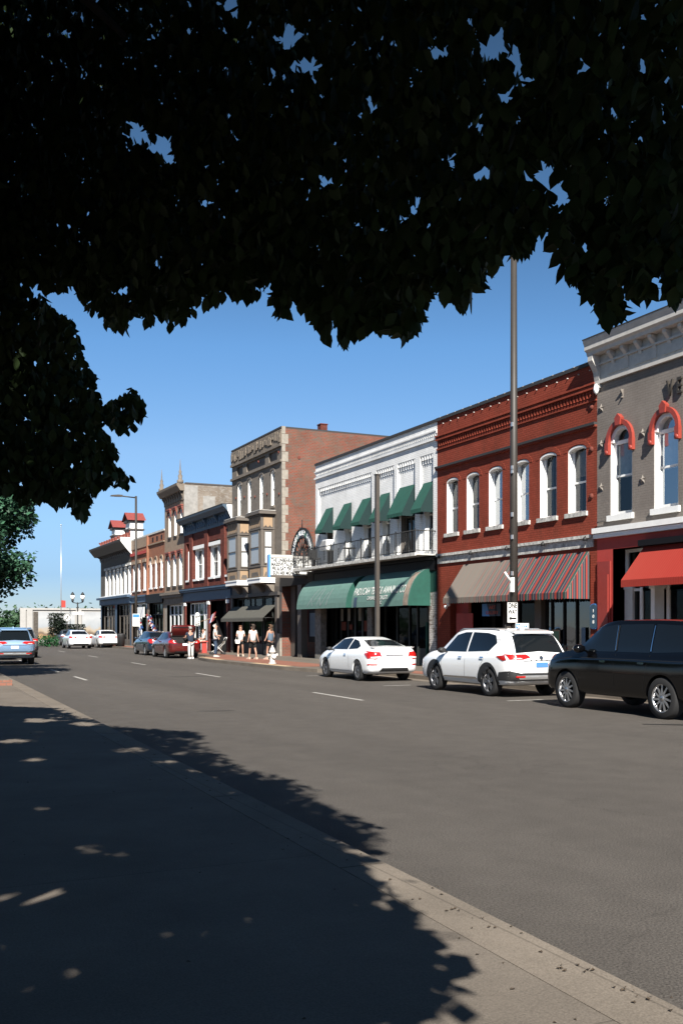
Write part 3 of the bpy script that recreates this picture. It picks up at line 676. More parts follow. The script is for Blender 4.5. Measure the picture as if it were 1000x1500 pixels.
m_.build('brick_dentils', M['white'], w_)
for i, (a, b, z) in enumerate(wins):
    window(w_, a, b, 4.78, z, .12, X=FX+.10, rec=.22, fw=.06, sill=None, rail=.55, mull=1 if i == 4 else 0, gl='glass', fm='browntrim' if i in (0, 4) else 'wtrim', liner=True)
    ya, yb = a-.04, b+.1
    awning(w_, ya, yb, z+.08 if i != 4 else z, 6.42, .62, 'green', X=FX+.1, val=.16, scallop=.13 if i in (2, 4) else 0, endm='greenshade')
for y, z in ((35.5, 8.0), (39.4, 8.0), (45.8, 8.0)): pass
# air conditioner
ac = thing('air_conditioner', 'white window air conditioner above the balcony, left of the green awning row', 'air conditioner', (FX, 44.4, 5.5))
m_ = MB(); m_.box(FX-.30, FX+.2, 43.95, 44.8, 5.45, 5.95); m_.build('casing', M['wtrim'], ac)
m_ = MB()
for k in range(7): m_.box(FX-.315, FX-.301, 44.0, 44.75, 5.5+k*.06, 5.53+k*.06)
m_.build('grille', M['cornice'], ac)
# balcony
m_ = MB(); m_.box(FX-.95, FX+.0, 34.1, 46.6, 4.54, 4.60); m_.box(FX-.97, FX-.90, 34.05, 46.65, 4.50, 4.63); m_.build('balcony_floor', M['ptrim'], w_)
m_ = MB()
XR = FX-.93
m_.tube([(XR, 34.1, 5.50), (XR, 46.6, 5.50)], .022, 6); m_.tube([(XR, 34.1, 4.72), (XR, 46.6, 4.72)], .016, 6)
for yy_ in (34.1, 46.6): m_.tube([(XR, yy_, 5.5), (FX, yy_, 5.5)], .022, 6); m_.tube([(XR, yy_, 4.72), (FX, yy_, 4.72)], .016, 6)
k = 34.1; i = 0
while k < 46.65:
    m_.box(XR-.009, XR+.009, k-.009, k+.009, 4.68, 5.5)
    if i % 11 == 0: m_.box(XR-.022, XR+.022, k-.022, k+.022, 4.6, 5.58)
    if i % 11 == 5:
        for q in range(4):
            cz = 4.9+q*.12; m_.tube([(XR, k+.07*cos(t), cz+.06*sin(t)) for t in np.linspace(0, 2*pi, 9)], .009, 4, cap=False)
    k += .145; i += 1
for q in range(7): m_.box(XR+.13*q-.008, XR+.13*q+.008, 34.09, 34.11, 4.7, 5.5); m_.box(XR+.13*q-.008, XR+.13*q+.008, 46.59, 46.61, 4.7, 5.5)
m_.build('balcony_railing', M['iron'], w_)
ch = thing('balcony_chair', 'dark chair standing at the far end of the iron balcony', 'chair', (FX-.5, 44.9, 4.6))
m_ = MB(); m_.box(FX-.75, FX-.3, 44.6, 45.05, 5.02, 5.07); m_.build('seat', M['iron'], ch)
m_ = MB(); m_.box(FX-.75, FX-.3, 45.03, 45.07, 5.07, 5.5); m_.build('backrest', M['iron'], ch)
for sx in (-.73, -.32):
    for sy in (44.62, 45.03): m_ = MB(); m_.box(FX+sx-.015, FX+sx+.015, sy-.015, sy+.015, 4.6, 5.02); m_.build('leg', M['iron'], ch)
tb = thing('balcony_table', 'small round dark table on the balcony beside the iron railing posts', 'table', (FX-.5, 41, 4.6))
m_ = MB(); m_.lathe([(.32, 5.28), (.32, 5.31)], (FX-.5, 41, 0), 16); m_.build('table_top', M['iron'], tb)
m_ = MB(); m_.lathe([(.2, 4.601), (.03, 4.64), (.025, 5.28)], (FX-.5, 41, 0), 8); m_.build('leg', M['iron'], tb)
# dark fascia, ground floor
band(w_, 'fascia', y0+.05, y1, 3.95, 4.46, .12, 'black', steps=((0, .8, .10), (.82, 1, .2)))
facade(w_, y0, y1, .10, 4.60, [(34.55, 39.5, .12, 3.9, 0), (39.95, 45.4, .12, 3.9, 0)], M['darkstore'], d=.6)
shopfront(w_, 34.55, 39.5, .12, 3.9, [35.6, 36.5, 37.2, 38.3], rec=.6, fm='darkstore', base=.7, door=[37.0])
shopfront(w_, 39.95, 45.4, .12, 3.9, [40.9, 41.5, 42.3, 43.1, 43.9, 44.7], rec=.9, fm='darkstore', base=.95, pw=.16)
paintchip = brick('chipped_white_brick', (.55, .53, .50), (.60, .58, .55), (.30, .27, .24), stain=(.10, .09, .08), stain_amt=.7, patch=(.13, .10, .08), pamt=.85)
m_ = MB(); m_.box(FX-.05, FX+.2, 33.99, 34.5, .12, 3.1); m_.build('chipped_pier', paintchip, w_)
m_ = MB(); m_.box(FX-.055, FX+.2, 33.985, 34.505, 3.1, 3.9); m_.build('pier_head', M['green'], w_)
m_ = MB(); m_.box(FX-.12, FX+.2, 45.05, 45.75, .12, 2.75); m_.box(FX-.10, FX+.2, 39.5, 39.95, .12, 2.75); m_.build('stone_pier', mat('patchy_grey_pier', (.17, .16, .145), .9, var=.5, vscale=6), w_)
lett = mat('faded_white_lettering', (.78, .78, .75), .8)
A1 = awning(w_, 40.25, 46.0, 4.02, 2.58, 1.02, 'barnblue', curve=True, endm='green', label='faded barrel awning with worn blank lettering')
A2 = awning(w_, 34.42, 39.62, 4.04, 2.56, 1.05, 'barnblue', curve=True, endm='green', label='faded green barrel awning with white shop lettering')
def barrel(t, P=1.05, zt=4.04, zb=2.56): a = pi/2*t; return FX-P*sin(a), zb+(zt-zb)*cos(a)
def on_barrel(o, P=1.05, zt=4.04, zb=2.56, off=.018):
    """wrap flat lettering built in the plane x = FX round the barrel awning"""
    for v in o.data.vertices:
        z = v.co.z+ORG[o.name].z; c = max(0., min(1., (z-zb)/(zt-zb))); a = math.acos(c)
        v.co.x = FX-P*sin(a)-off-ORG[o.name].x
def subdiv(o, L=.08):
    bm = bmesh.new(); bm.from_mesh(o.data); bmesh.ops.triangulate(bm, faces=bm.faces)
    for _ in range(3):
        e = [e for e in bm.edges if e.calc_length() > L]
        if e: bmesh.ops.subdivide_edges(bm, edges=e, cuts=1)
    bm.to_mesh(o.data); bm.free()
for s, sz, y, z, sx in (('PADUCAH TENT & AWNING CO', .44, 37.15, 3.23, .72), ('CANVAS SPECIALISTS', .235, 37.15, 2.93, .85), ('since BC', .2, 37.0, 2.72, .9)):
    t_ = txt(s, sz, (FX, y, z), ROT_STREET, lett, A2, 'lettering', .003, sx, bold=.009); subdiv(t_); on_barrel(t_)
m_ = MB()
def patch_barrel(m, ya, yb, za, zb_, n=8, off=.012, mi=0):
    for k in range(n):
        z1_ = za+(zb_-za)*k/n; z2_ = za+(zb_-za)*(k+1)/n
        p = []
        for z in (z1_, z2_):
            c = max(0, min(1, (z-2.56)/(4.04-2.56))); p.append(FX-1.05*sin(math.acos(c))-off)
        m.quad((p[0], ya, z1_), (p[1], ya, z2_), (p[1], yb, z2_), (p[0], yb, z1_), m=mi, smooth=True)
patch_barrel(m_, 34.46, 34.85, 2.57, 3.9, 12); m_.build('weather_stain', M['stain'], A2)
m_ = MB(); patch_barrel(m_, 39.05, 39.35, 2.57, 3.0, 6, .020); m_.build('canvas_patch', mat('navy_patch', (.03, .06, .10), .9), A2)
m_ = MB()                                        # worn lettering left on the far awning
for (a, za, b, zb_) in ((44.6, 2.70, 43.6, 3.55), (43.9, 2.9, 43.0, 3.6), (43.5, 2.72, 42.9, 3.5), (43.0, 2.75, 42.3, 3.35), (44.2, 3.1, 44.0, 2.7), (42.4, 2.72, 42.0, 3.5), (43.2, 3.1, 43.05, 2.7)):
    for k in range(6):
        ta, tb = k/6, (k+1)/6
        def P_(t, w): 
            z = za+(zb_-za)*t; y = a+(b-a)*t+w; c = max(0, min(1, (z-2.58)/1.44)); return (FX-1.02*sin(math.acos(c))-.012, y, z)
        m_.quad(P_(ta, 0), P_(tb, 0), P_(tb, .07), P_(ta, .07), smooth=True)
m_.build('worn_lettering', mat('ghost_lettering', (.22, .27, .27), .9), A1)
m_ = MB(); m_.box(FX+.44, FX+.46, 34.75, 35.35, 1.05, 1.75, 0); k_ = m_.build('window_card', M['signw'], w_)
txt('MQ', .34, (FX+.43, 35.05, 1.45), ROT_STREET, M['signk'], k_, sx=.8)
m_ = MB(); m_.box(FX+.42, FX+.50, 35.5, 35.62, .3, 1.9); m_.build('green_door_jamb', M['green'], w_)
m_ = MB()
for y, z, w, h in ((44.3, 1.75, .5, .42), (43.5, 1.7, .35, .25), (41.8, 1.75, .5, .5), (40.2, 1.75, .35, .5)):
    m_.box(FX+.78, FX+.80, y-w/2, y+w/2, z-h/2, z+h/2, 0)
for y in (44.4, 43.6, 42.4): m_.box(FX+.79, FX+.81, y-.02, y+.25, 2.0, 2.6, 1)
m_.build('window_poster', [M['orangerust'], mat('poster_grey', (.22, .22, .20), .6)], w_)

# ================================================================== cinema in the alley, arch sign and marquee
c_ = thing('alley_cinema', 'low dark brick cinema front recessed in the alley below the white marquee', 'building', (FX, 48, 0))
m_ = MB(); m_.box(FX+1.2, FX+6, 45.98, 50.53, 0, 4.9); m_.build('wall', M['darkred'], c_)
m_ = MB(); m_.box(FX+1.1, FX+1.196, 46.0, 50.5, .12, 1.3); m_.build('plinth', M['oldbrick'], c_)
m_ = MB(); m_.box(FX-.1, FX+.25, 47.6, 48.1, .12, 3.9); m_.box(FX+.5, FX+1.1, 49.9, 50.5, .12, 3.9); m_.build('pier', M['browntrim'], c_)
m_ = MB(); m_.box(FX-.12, FX+1.2, 45.98, 50.53, 3.9, 4.5); m_.build('canopy', M['interior'], c_)
m_ = MB(); m_.box(FX+1.0, FX+1.1, 47.9, 49.2, .9, 2.6, 0); pf = m_.build('poster_case', M['black'], c_)
m_ = MB(); m_.box(FX+.985, FX+.998, 48.15, 49.0, 1.2, 2.45, 0); m_.build('poster', mat('faded_blue_poster', (.13, .17, .21), .4), pf)
mq = thing('cinema_marquee', 'white letterboard cinema marquee projecting over the pavement', 'marquee', (19.0, 47, 4.2))
X0, X1, YM = 17.85, 20.3, 46.85
m_ = MB(); m_.box(X0, X1, YM, YM+.32, 4.22, 5.33, 0); m_.build('marquee_box', M['cornice'], mq)
m_ = MB(); m_.box(X0+.08, X1-.05, YM-.015, YM-.002, 4.33, 5.19); m_.build('letter_panel', M['marqlit'], mq)
m_ = MB(); m_.box(X0-.03, X0+.06, YM-.04, YM+.12, 4.19, 5.35, 0); m_.box(X0+.06, X1, YM-.045, YM-.003, 5.20, 5.35, 1); m_.box(X0+.06, X1, YM-.05, YM-.003, 4.19, 4.32, 2)
for k in range(3): m_.box(X0+.08, X1-.05, YM-.022, YM-.016, 4.525+k*.215, 4.537+k*.215, 3)
m_.build('marquee_frame', [M['marqblue'], M['cornice'], M['browntrim'], M['alum']], mq)
for s, z, x in (('THE UNBEARABLE WEIGHT OF', 5.065, X0+.10), ('MASSIVE TALENT', 4.85, X0+.11), ('FRI & SAT 700', 4.635, X0+.15), ('SUN 400 MON 700', 4.42, X0+.2)):
    txt(s, .235, (x, YM-.022, z), ROT_SOUTH, M['signk'], mq, 'lettering', .003, .72, align='LEFT', bold=.009, spacing=1.03)
ar = thing('arch_sign', 'round-topped iron arch sign with wagon-wheel spokes above the marquee', 'sign', (FX, 47.75, 5.3))
YC, ZC, RO, RI, XA = 47.75, 5.36, 1.46, 1.0, FX+.02
ZS = 1.0
def arcpt(r, a): return (XA, YC+r*cos(a), ZC+r*ZS*sin(a))
m_ = MB()
for r in (RO, RI): m_.tube([arcpt(r, pi*k/24) for k in range(25)], .055, 6)
m_.tube([(XA, YC-RO, 4.6), (XA, YC-RO, ZC)], .055, 6); m_.tube([(XA, YC+RO, 4.6), (XA, YC+RO, ZC)], .055, 6)
m_.tube([arcpt(.38, 2*pi*k/16) for k in range(17)], .05, 6)
for k in range(1, 8): m_.tube([arcpt(.38, pi*k/8), arcpt(RI, pi*k/8)], .04, 5)
m_.tube([arcpt(RO, pi/2), (XA, YC, ZC+RO*ZS+.45)], .03, 5)
m_.build('sign_frame', M['iron'], ar)
m_ = MB()
for k in range(18):
    a, b = pi*(.04+.92*k/18), pi*(.04+.92*(k+1)/18)
    m_.quad(arcpt(RI+.06, a), arcpt(RO-.06, a), arcpt(RO-.06, b), arcpt(RI+.06, b), m=0 if k % 6 < 4 else 1)
m_.build('sign_ring', [mat('sign_pale', (.09, .16, .22), .5), mat('sign_green', (.03, .13, .09), .5)], ar)
s_ = 'MAIDEN ALLEY CINEMA'
for i, ch_ in enumerate(s_):
    if ch_ == ' ': continue
    a = pi*(.93-.86*i/(len(s_)-1)); p = arcpt((RO+RI)/2, a); q = Matrix.Rotation(a-pi/2, 3, 'Z')
    # reading left to right = falling y
    pp = (XA-.02, 2*YC-p[1], p[2])
    txt(ch_, .36, pp, ROT_STREET @ q, M['signw'], ar, 'lettering', .006, .8, bold=.008)
fl = thing('wall_spotlight', 'pair of small black spotlights on the brick wall right of the arch sign', 'light', (FX+1, 50, 6.8))
for x, z in ((21.0, 6.9), (21.35, 6.4)): m_ = MB(); m_.lathe([(.03, 0), (.07, .06), (.08, .25)], (x, 50.35, z), 8); m_.tube([(x, 50.54, z+.12), (x, 50.35, z+.12)], .02, 5); m_.build('lamp_head', M['iron'], fl)

# tar marks and dark streaks on the carriageway
tarm = mat('tar', (.022, .020, .018), .6)
def streak(x, y, L, w, ang):
    m = MB(); n = 8; pts = []
    for k in range(n+1):
        t = k/n; pts.append((x+cos(ang)*L*t+.03*sin(t*9+x), y+sin(ang)*L*t+.02*cos(t*7)))
    for k in range(n):
        a, b = pts[k], pts[k+1]; wa = w*(.4+.6*sin(pi*(k+.2)/(n+.4))); wb = w*(.4+.6*sin(pi*(k+1.2)/(n+.4)))
        m.quad((a[0]-sin(ang)*wa, a[1]+cos(ang)*wa, .0045), (a[0]+sin(ang)*wa, a[1]-cos(ang)*wa, .0045), (b[0]+sin(ang)*wb, b[1]-cos(ang)*wb, .0045), (b[0]-sin(ang)*wb, b[1]+cos(ang)*wb, .0045))
    tag(m.build('tar_mark', tarm, org=(x, y, 0)), kind='structure')
streak(5.9, 19.6, .75, .035, -.35); streak(9.0, 33.5, 1.6, .05, -.3); streak(12.2, 13.6, 1.3, .09, -.5); streak(5.4, 45.5, 2.2, .07, -.3)
# ================================================================== tall brown stone building with two oriels and a brick side wall
y0, y1 = 50.54, 58.95
t_ = thing('stone_building', 'three-storey brown stone building with two boxed oriels and a weathered brick side wall', 'building', (FX, y1, 0))
wins = [(57.19, 57.87), (55.45, 56.02), (53.43, 54.01), (51.65, 52.2)]
holes = [(a, b, 8.46, 10.45, .14) for a, b in wins] + [(56.95, 58.05, 10.94, 11.46), (53.15, 56.3, 10.94, 11.46), (51.25, 52.55, 10.94, 11.46)]
facade(t_, y0, y1, 3.95, 12.55, holes, M['stone'])
shell(t_, y0, y1, 12.55, 15, M['oldbrick'])
for a, b in wins:
    window(t_, a, b, 8.46, 10.45, .14, fw=.06, sill='stone', shade=(.5, .96), rec=.16, gl='glass')
m_ = MB()
for a, b in ((56.95, 58.05), (53.15, 56.3), (51.25, 52.55)): m_.box(FX+.12, FX+.27, a, b, 10.94, 11.46)
m_.build('recessed_panel', M['browntrim'], t_)
m_ = MB()
for a, b in wins:
    o_ = arc_pts((a+b)/2, (b-a)/2+.1, 10.3, .3, 8); i_ = arc_pts((a+b)/2, (b-a)/2, 10.31, .15, 8)
    for k in range(8): m_.prism([o_[k], o_[k+1], i_[k+1], i_[k]], FX-.05, FX+.004, 'x')
m_.build('window_hood', M['browntrim'], t_)
m_ = MB(); m_.box(FX-.07, FX+.02, y0, y1, 11.72, 12.5); 
for k in range(26):
    yk = y0+.1+k*.32; m_.box(FX-.11-.04*rnd.random(), FX-.06, yk, yk+.2+.1*rnd.random(), 11.8+.3*rnd.random(), 12.2+.25*rnd.random())
m_.build('rough_parapet', M['stonerough'], t_)
band(t_, 'string_course', y0, y1, 11.58, 11.72, .12, 'stone'); band(t_, 'string_course', y0, y1, 10.72, 10.86, .12, 'stone')
coping(t_, y0, y1, 12.55, 15, M['coping'], .1)
m_ = MB(); z = 4.5; i = 0
while z < 12.5:
    h = .55 if i % 2 else .42; w = .36 if i % 2 else .2
    m_.box(FX-.012, FX+w, y0-.012, y0+.02, z, z+h-.02); z += h; i += 1
m_.build('corner_quoins', M['quoin'], t_)
m_ = MB(); m_.box(FX+2.35, FX+2.75, y0+.1, y0+.55, 12.4, 12.98); m_.box(FX+2.32, FX+2.78, y0+.07, y0+.58, 12.98, 13.03); m_.build('chimney', M['darkred'], t_)
for y, z in ((58.2, 9.6), (56.6, 9.5), (54.8, 9.3), (52.8, 9.2), (50.95, 9.0), (51.0, 11.3), (54.2, 11.25)): plate_(t_, y, z, .08)
m_ = MB()
for x, z in ((21, 11), (24, 10.2), (22.5, 8.2), (21.5, 7.1), (25, 8)): m_.lathe([(.09, y0-.03), (.09, y0+.004)], (x, 0, z), 8, 'y')
m_.build('anchor_plate', M['orangerust'], t_)
def oriel(ya, yb):
    XO = FX-.80
    m = MB(); e = .0
    # solid lower box with panels, window storey, cornice
    m.box(XO+.03, FX+.01, ya+.03, yb-.03, 4.42, 7.6); b = m.build('oriel', M['browntrim'], t_)
    m = MB()
    for s in (ya, yb-.12): m.box(XO-.01, XO+.13, s, s+.12, 4.42, 7.9)
    m.box(FX-.10, FX+.0, ya, ya+.1, 4.42, 7.9); m.box(FX-.10, FX, yb-.1, yb, 4.42, 7.9)
    m.box(XO-.03, FX, ya-.03, yb+.03, 5.04, 5.14); m.box(XO-.03, FX, ya-.03, yb+.03, 7.12, 7.22)
    m.box(XO-.06, FX, ya-.06, yb+.06, 7.86, 7.95); m.box(XO-.20, FX, ya-.22, yb+.14, 7.95, 8.06); m.box(XO-.14, FX, ya-.14, yb+.1, 8.06, 8.14)
    m.box(XO+.35, XO+.8, ya+.0, ya+.025, 5.14, 7.12) if False else None
    m.build('oriel_trim', M['browntrim'], b)
    m = MB(); m.box(XO-.15, FX, ya-.17, yb+.1, 8.14, 8.17); m.build('oriel_roof', M['cornice'], b)
    m = MB()
    m.box(XO+.005, XO+.029, ya+.16, yb-.16, 7.25, 7.84); m.box(XO+.15, FX-.12, ya+.006, ya+.029, 7.25, 7.84)
    m.box(XO+.005, XO+.029, ya+.16, yb-.16, 4.5, 5.0); m.box(XO+.15, FX-.12, ya+.006, ya+.029, 4.5, 5.0)
    m.build('oriel_panel', M['tan'], b)
    m = MB()
    for x in (XO+.28, XO+.52): m.prism([(x-.07, 7.26), (x+.07, 7.26), (x, 7.36)], ya-.01, ya+.005, 'y')
    n = int((yb-ya-.4)/.3)
    for k in range(n): 
        yk = ya+.3+k*.3; m.prism([(yk-.08, 7.26), (yk+.08, 7.26), (yk, 7.38)], XO-.01, XO+.004, 'x'); m.prism([(yk-.06, 7.83), (yk+.06, 7.83), (yk, 7.55)], XO-.012, XO+.004, 'x')
    m.prism([(XO+.2, 4.54), (XO+.62, 4.54), (XO+.54, 4.76), (XO+.28, 4.76)], ya-.008, ya+.005, 'y'); m.prism([(ya+.35, 4.54), (yb-.35, 4.54), (yb-.5, 4.76), (ya+.5, 4.76)], XO-.008, XO+.004, 'x')
    m.build('carved_ornament', M['browntrim'], b)
    for (kind) in ('front', 'side'):
        m = MB(); w2 = MB(); pn = MB()
        if kind == 'front':
            a, c = ya+.25, yb-.25
            m.box(XO-.03, XO+.02, a, a+.06, 5.2, 7.06); m.box(XO-.03, XO+.02, c-.06, c, 5.2, 7.06); m.box(XO-.029, XO+.019, a+.06, c-.06, 5.2, 5.26); m.box(XO-.029, XO+.019, a+.06, c-.06, 7.0, 7.06); m.box(XO-.035, XO+.018, a+.06, c-.06, 6.12, 6.17)
            w2.box(XO+.012, XO+.022, a+.06, c-.06, 5.26, 7.0); pn.quad((XO-.005, a+.05, 5.25), (XO-.005, a+.05, 7.01), (XO-.005, c-.05, 7.01), (XO-.005, c-.05, 5.25))
        else:
            a, c = XO+.18, FX-.14
            m.box(a, a+.05, ya-.03, ya+.02, 5.2, 7.06); m.box(c-.05, c, ya-.03, ya+.02, 5.2, 7.06); m.box(a+.05, c-.05, ya-.029, ya+.019, 5.2, 5.26); m.box(a+.05, c-.05, ya-.029, ya+.019, 7.0, 7.06); m.box(a+.05, c-.05, ya-.035, ya+.018, 6.12, 6.17)
            w2.box(a+.05, c-.05, ya+.012, ya+.022, 5.26, 7.0); pn.quad((a+.04, ya-.005, 5.25), (a+.04, ya-.005, 7.01), (c-.04, ya-.005, 7.01), (c-.04, ya-.005, 5.25))
        m.build('window', M['browntrim'], b); w2.build('blind', M['blind'], b); pn.build('pane', M['glass'], b)
    m = MB(); m.box(XO-.08, FX, ya-.08, yb+.08, 4.16, 4.38); m.box(XO-.12, FX, ya-.12, yb+.12, 4.38, 4.45); m.build('oriel_sill', M['wtrim'], b)
    m = MB()
    for s in (ya+.2, yb-.2): m.prism([(FX, 4.16), (XO+.15, 4.16), (FX-.35, 3.98), (FX-.15, 3.72), (FX, 3.66)], s-.16, s+.16, 'y')
    m.build('corbel', M['stone'], b)
oriel(51.65, 53.60); oriel(55.55, 57.50)
facade(t_, y0, y1, .10, 3.95, [(51.4, 58.6, .12, 3.45, 0)], M['browntrim'], d=.3)
s_ = shopfront(t_, 51.4, 58.6, .12, 3.45, [52.6, 53.9, 54.2, 55.5, 56.3, 57.6], rec=.3, fm='darkstore', base=.6, transom=2.75, pw=.1, gl='glass')
band(t_, 'shop_cornice', y0+.3, y1-.1, 3.46, 3.66, .14, 'darktrim')
m_ = MB(); m_.box(FX-.10, FX+.1, 51.0, 51.35, .12, 3.45); m_.box(FX-.10, FX+.1, 58.6, 58.9, .12, 3.45); m_.build('shop_pilaster', M['browntrim'], t_)
m_ = MB(); m_.box(FX-.12, FX+.3, 50.56, 50.98, .12, 1.35); m_.build('stone_base', M['quoin'], t_)
awning(t_, 51.36, 58.7, 2.93, 2.2, .80, 'gcanvas', val=.18, scallop=0, ends=False)
# ================================================================== dark red building, blue cornice
y0, y1 = 58.95, 69.57
d_ = thing('brick_building', 'dark red brick building with slate blue cornice of round rosettes, left of the oriels', 'building', (FX, y1, 0))
holes = [(68.0, 69.05, 4.92, 7.6, 0), (64.45, 67.3, 4.92, 7.3, 0), (60.95, 63.72, 4.92, 7.4, 0), (59.45, 60.2, 4.92, 7.9, 0)]
facade(d_, y0, y1, 4.35, 8.5, holes, M['darkred'], d=.35)
shell(d_, y0, y1, 9.0, 12, M['darkred'])
for (a, b) in ((68.1, 68.9), (66.0, 67.1), (64.55, 65.6), (62.5, 63.6), (61.05, 62.1), (59.5, 60.1)):
    window(d_, a, b, 5.0, 7.05, 0, rec=.34, fw=.09, sill='wtrim', shade=(.5, .97, 'curtain'), liner=False)
    m_ = MB(); m_.box(FX+.12, FX+.33, b-.005, b+.06, 4.94, 7.06); m_.build('window_mullion', M['wtrim'], d_)
m_ = MB()
for a, b in ((64.45, 67.3), (60.95, 63.72)): m_.box(FX-.03, FX+.3, a, b, 7.06, 7.30)
m_.build('window_lintel', M['wtrim'], d_)
m_ = MB(); 
for a, b in ((67.3, 68.0), (63.72, 64.45), (60.2, 60.95)): m_.box(FX-.10, FX+.01, a, b, 4.4, 8.2)
m_.build('brick_pier', M['darkred'], d_)
m_ = MB(); m_.box(FX-.06, FX+.01, y0, y1, 8.2, 8.3); m_.box(FX-.05, FX+.01, y0, y1, 8.3, 8.95); m_.prism([(FX+.01, 8.95), (FX-.35, 8.95), (FX-.42, 9.05), (FX-.6, 9.2), (FX-.62, 9.32), (FX+.01, 9.32)], y0-.02, y1+.02, 'y')
k = y0+.3
while k < y1-.2: bracket(m_, k, .14, 8.3, 8.95, .3); k += 2.45
m_.build('cornice', M['bluecorn'], d_)
m_ = MB(); k = y0+.75; i = 0
while k < y1-.2:
    m_.lathe([(.21, FX-.045), (.21, FX-.09), (.13, FX-.095), (.12, FX-.06)], (0, k, 8.62), 14, 'x'); i += 1; k += .5 if i % 4 else .95
m_.build('rosette', M['bluetrim'], d_)
m_ = MB(); m_.box(FX-.63, FX+.3, y0, y1, 9.32, 9.37); m_.build('coping', M['coping'], d_)
m_ = MB(); m_.prism([(FX, 8.3), (FX-.3, 8.95), (FX-.35, 9.3), (FX, 9.3)], y0-.03, y0-.021, 'y'); m_.build('cornice_end', M['wtrim'], d_)
band(d_, 'shop_cornice', y0+.05, y1-.02, 3.5, 4.35, .2, 'bluetrim', steps=((0, .7, .10), (.72, .86, .3), (.87, 1, .4)))
m_ = MB(); m_.box(FX-.41, FX+.01, y0+.05, y1-.02, 4.35, 4.38); m_.build('cornice_lid', M['coping'], d_)
facade(d_, y0, y1, .10, 3.5, [(60.0, 63.3, .12, 3.4, 0), (63.9, 68.9, .12, 3.4, 0)], M['darkred'], d=.4)
shopfront(d_, 63.9, 68.9, .12, 3.4, [65.0, 65.6, 66.9, 67.9], rec=.35, fm='wtrim', base=.55, transom=2.55, pw=.16, soffit='bluetrim')
shopfront(d_, 60.0, 63.3, .12, 3.4, [61.6], rec=1.1, fm='darkstore', base=.6, transom=2.5, door=[60.8], soffit='black')
m_ = MB()
for a in (59.45, 63.45, 69.0): m_.box(FX-.07, FX+.01, a, a+.38, .12, 3.2); 
m_.build('red_pier', M['darkred'], d_)
m_ = MB()
for a in (59.43, 63.43, 68.98): m_.box(FX-.11, FX+.01, a, a+.42, 3.2, 3.42)
m_.build('pier_capital', M['wtrim'], d_)
# ================================================================== beige building with finials
y0, y1 = 69.57, 74.9
b_ = thing('stucco_building', 'tall narrow beige building with two spiky roof finials and red-brown window hoods', 'building', (FX, y1, 0))
up = [(69.92, 70.6), (71.5, 72.2), (73.1, 73.76)]; lo_ = [(70.05, 70.9), (71.65, 72.5), (73.3, 74.1)]
holes = [(a, b, 8.45, 10.35, .2) for a, b in up]+[(a, b, 4.75, 7.1, .2) for a, b in lo_]
facade(b_, y0, y1, 4.25, 11.7, holes, M['beige'])
shell(b_, y0, y1, 12.0, 14, M['parged'])
def bh(a, b, z):
    def fn(f):
        m = MB(); m.box(FX-.14, FX+.004, a-.08, b+.1, z-.02, z+.10); m.box(FX-.18, FX+.004, a-.12, b+.14, z+.10, z+.20); bracket(m, a-.01, .1, z-.4, z, .12); bracket(m, b+.03, .1, z-.4, z, .12)
        m.build('hood', mat_rust, f)
    return fn
mat_rust = mat('rust_brown_hood', (.20, .055, .040), .7, var=.2)
for a, b in up: window(b_, a, b, 8.45, 10.35, .2, fw=.06, sill='darktrim', shade=(.55, .97, 'curtain'), hood=bh(a, b, 10.36))
for a, b in lo_: window(b_, a, b, 4.75, 7.1, .2, fw=.06, sill='darktrim', shade=(.6, .97), hood=bh(a, b, 7.12))
m_ = MB(); m_.box(FX-.05, FX+.01, y0, y1, 10.9, 11.5); m_.prism([(FX+.01, 11.5), (FX-.3, 11.5), (FX-.55, 11.85), (FX-.58, 12.02), (FX+.01, 12.02)], y0-.05, y1+.25, 'y')
k = y0+.25
while k < y1: bracket(m_, k, .1, 10.85, 11.5, .25); k += .62
m_.build('cornice', mat('cornice_taupe', (.16, .13, .10), .8, var=.2), b_)
m_ = MB()
for y in (y0+.15, y1-.05): m_.lathe([(.24, 12.0), (.24, 12.25), (.13, 12.3), (.17, 12.55), (.09, 12.7), (.12, 12.85), (.05, 13.0), (.03, 13.4), (.01, 13.75)], (FX-.25, y, 0), 10)
m_.build('finial', M['stone'], b_)
m_ = MB(); m_.box(FX-.02, FX+1.0, y0-.03, y0-.003, 9.2, 11.9); m_.box(FX+1.4, FX+2.3, y0-.02, y0-.002, 9.4, 11.2); m_.build('whitewash_patch', mat('whitewash', (.24, .23, .215), .9, var=.25, vscale=3), b_)
m_ = MB(); m_.box(FX+.1, FX+14, y0-.04, y0+.25, 12.0, 12.1); m_.build('coping', M['darktrim'], b_)
band(b_, 'shop_cornice', y0, y1+.1, 3.4, 4.25, .2, 'stone', steps=((0, .55, .08), (.56, .8, .25), (.8, 1, .38)))
facade(b_, y0, y1, .10, 3.4, [(70.0, 74.2, .12, 3.35, 0)], M['quoin'], d=.4)
shopfront(b_, 70.0, 74.2, .12, 3.35, [70.9, 71.9, 73.0], rec=.3, fm='wtrim', base=.6, transom=2.6, pw=.2, soffit='wtrim')
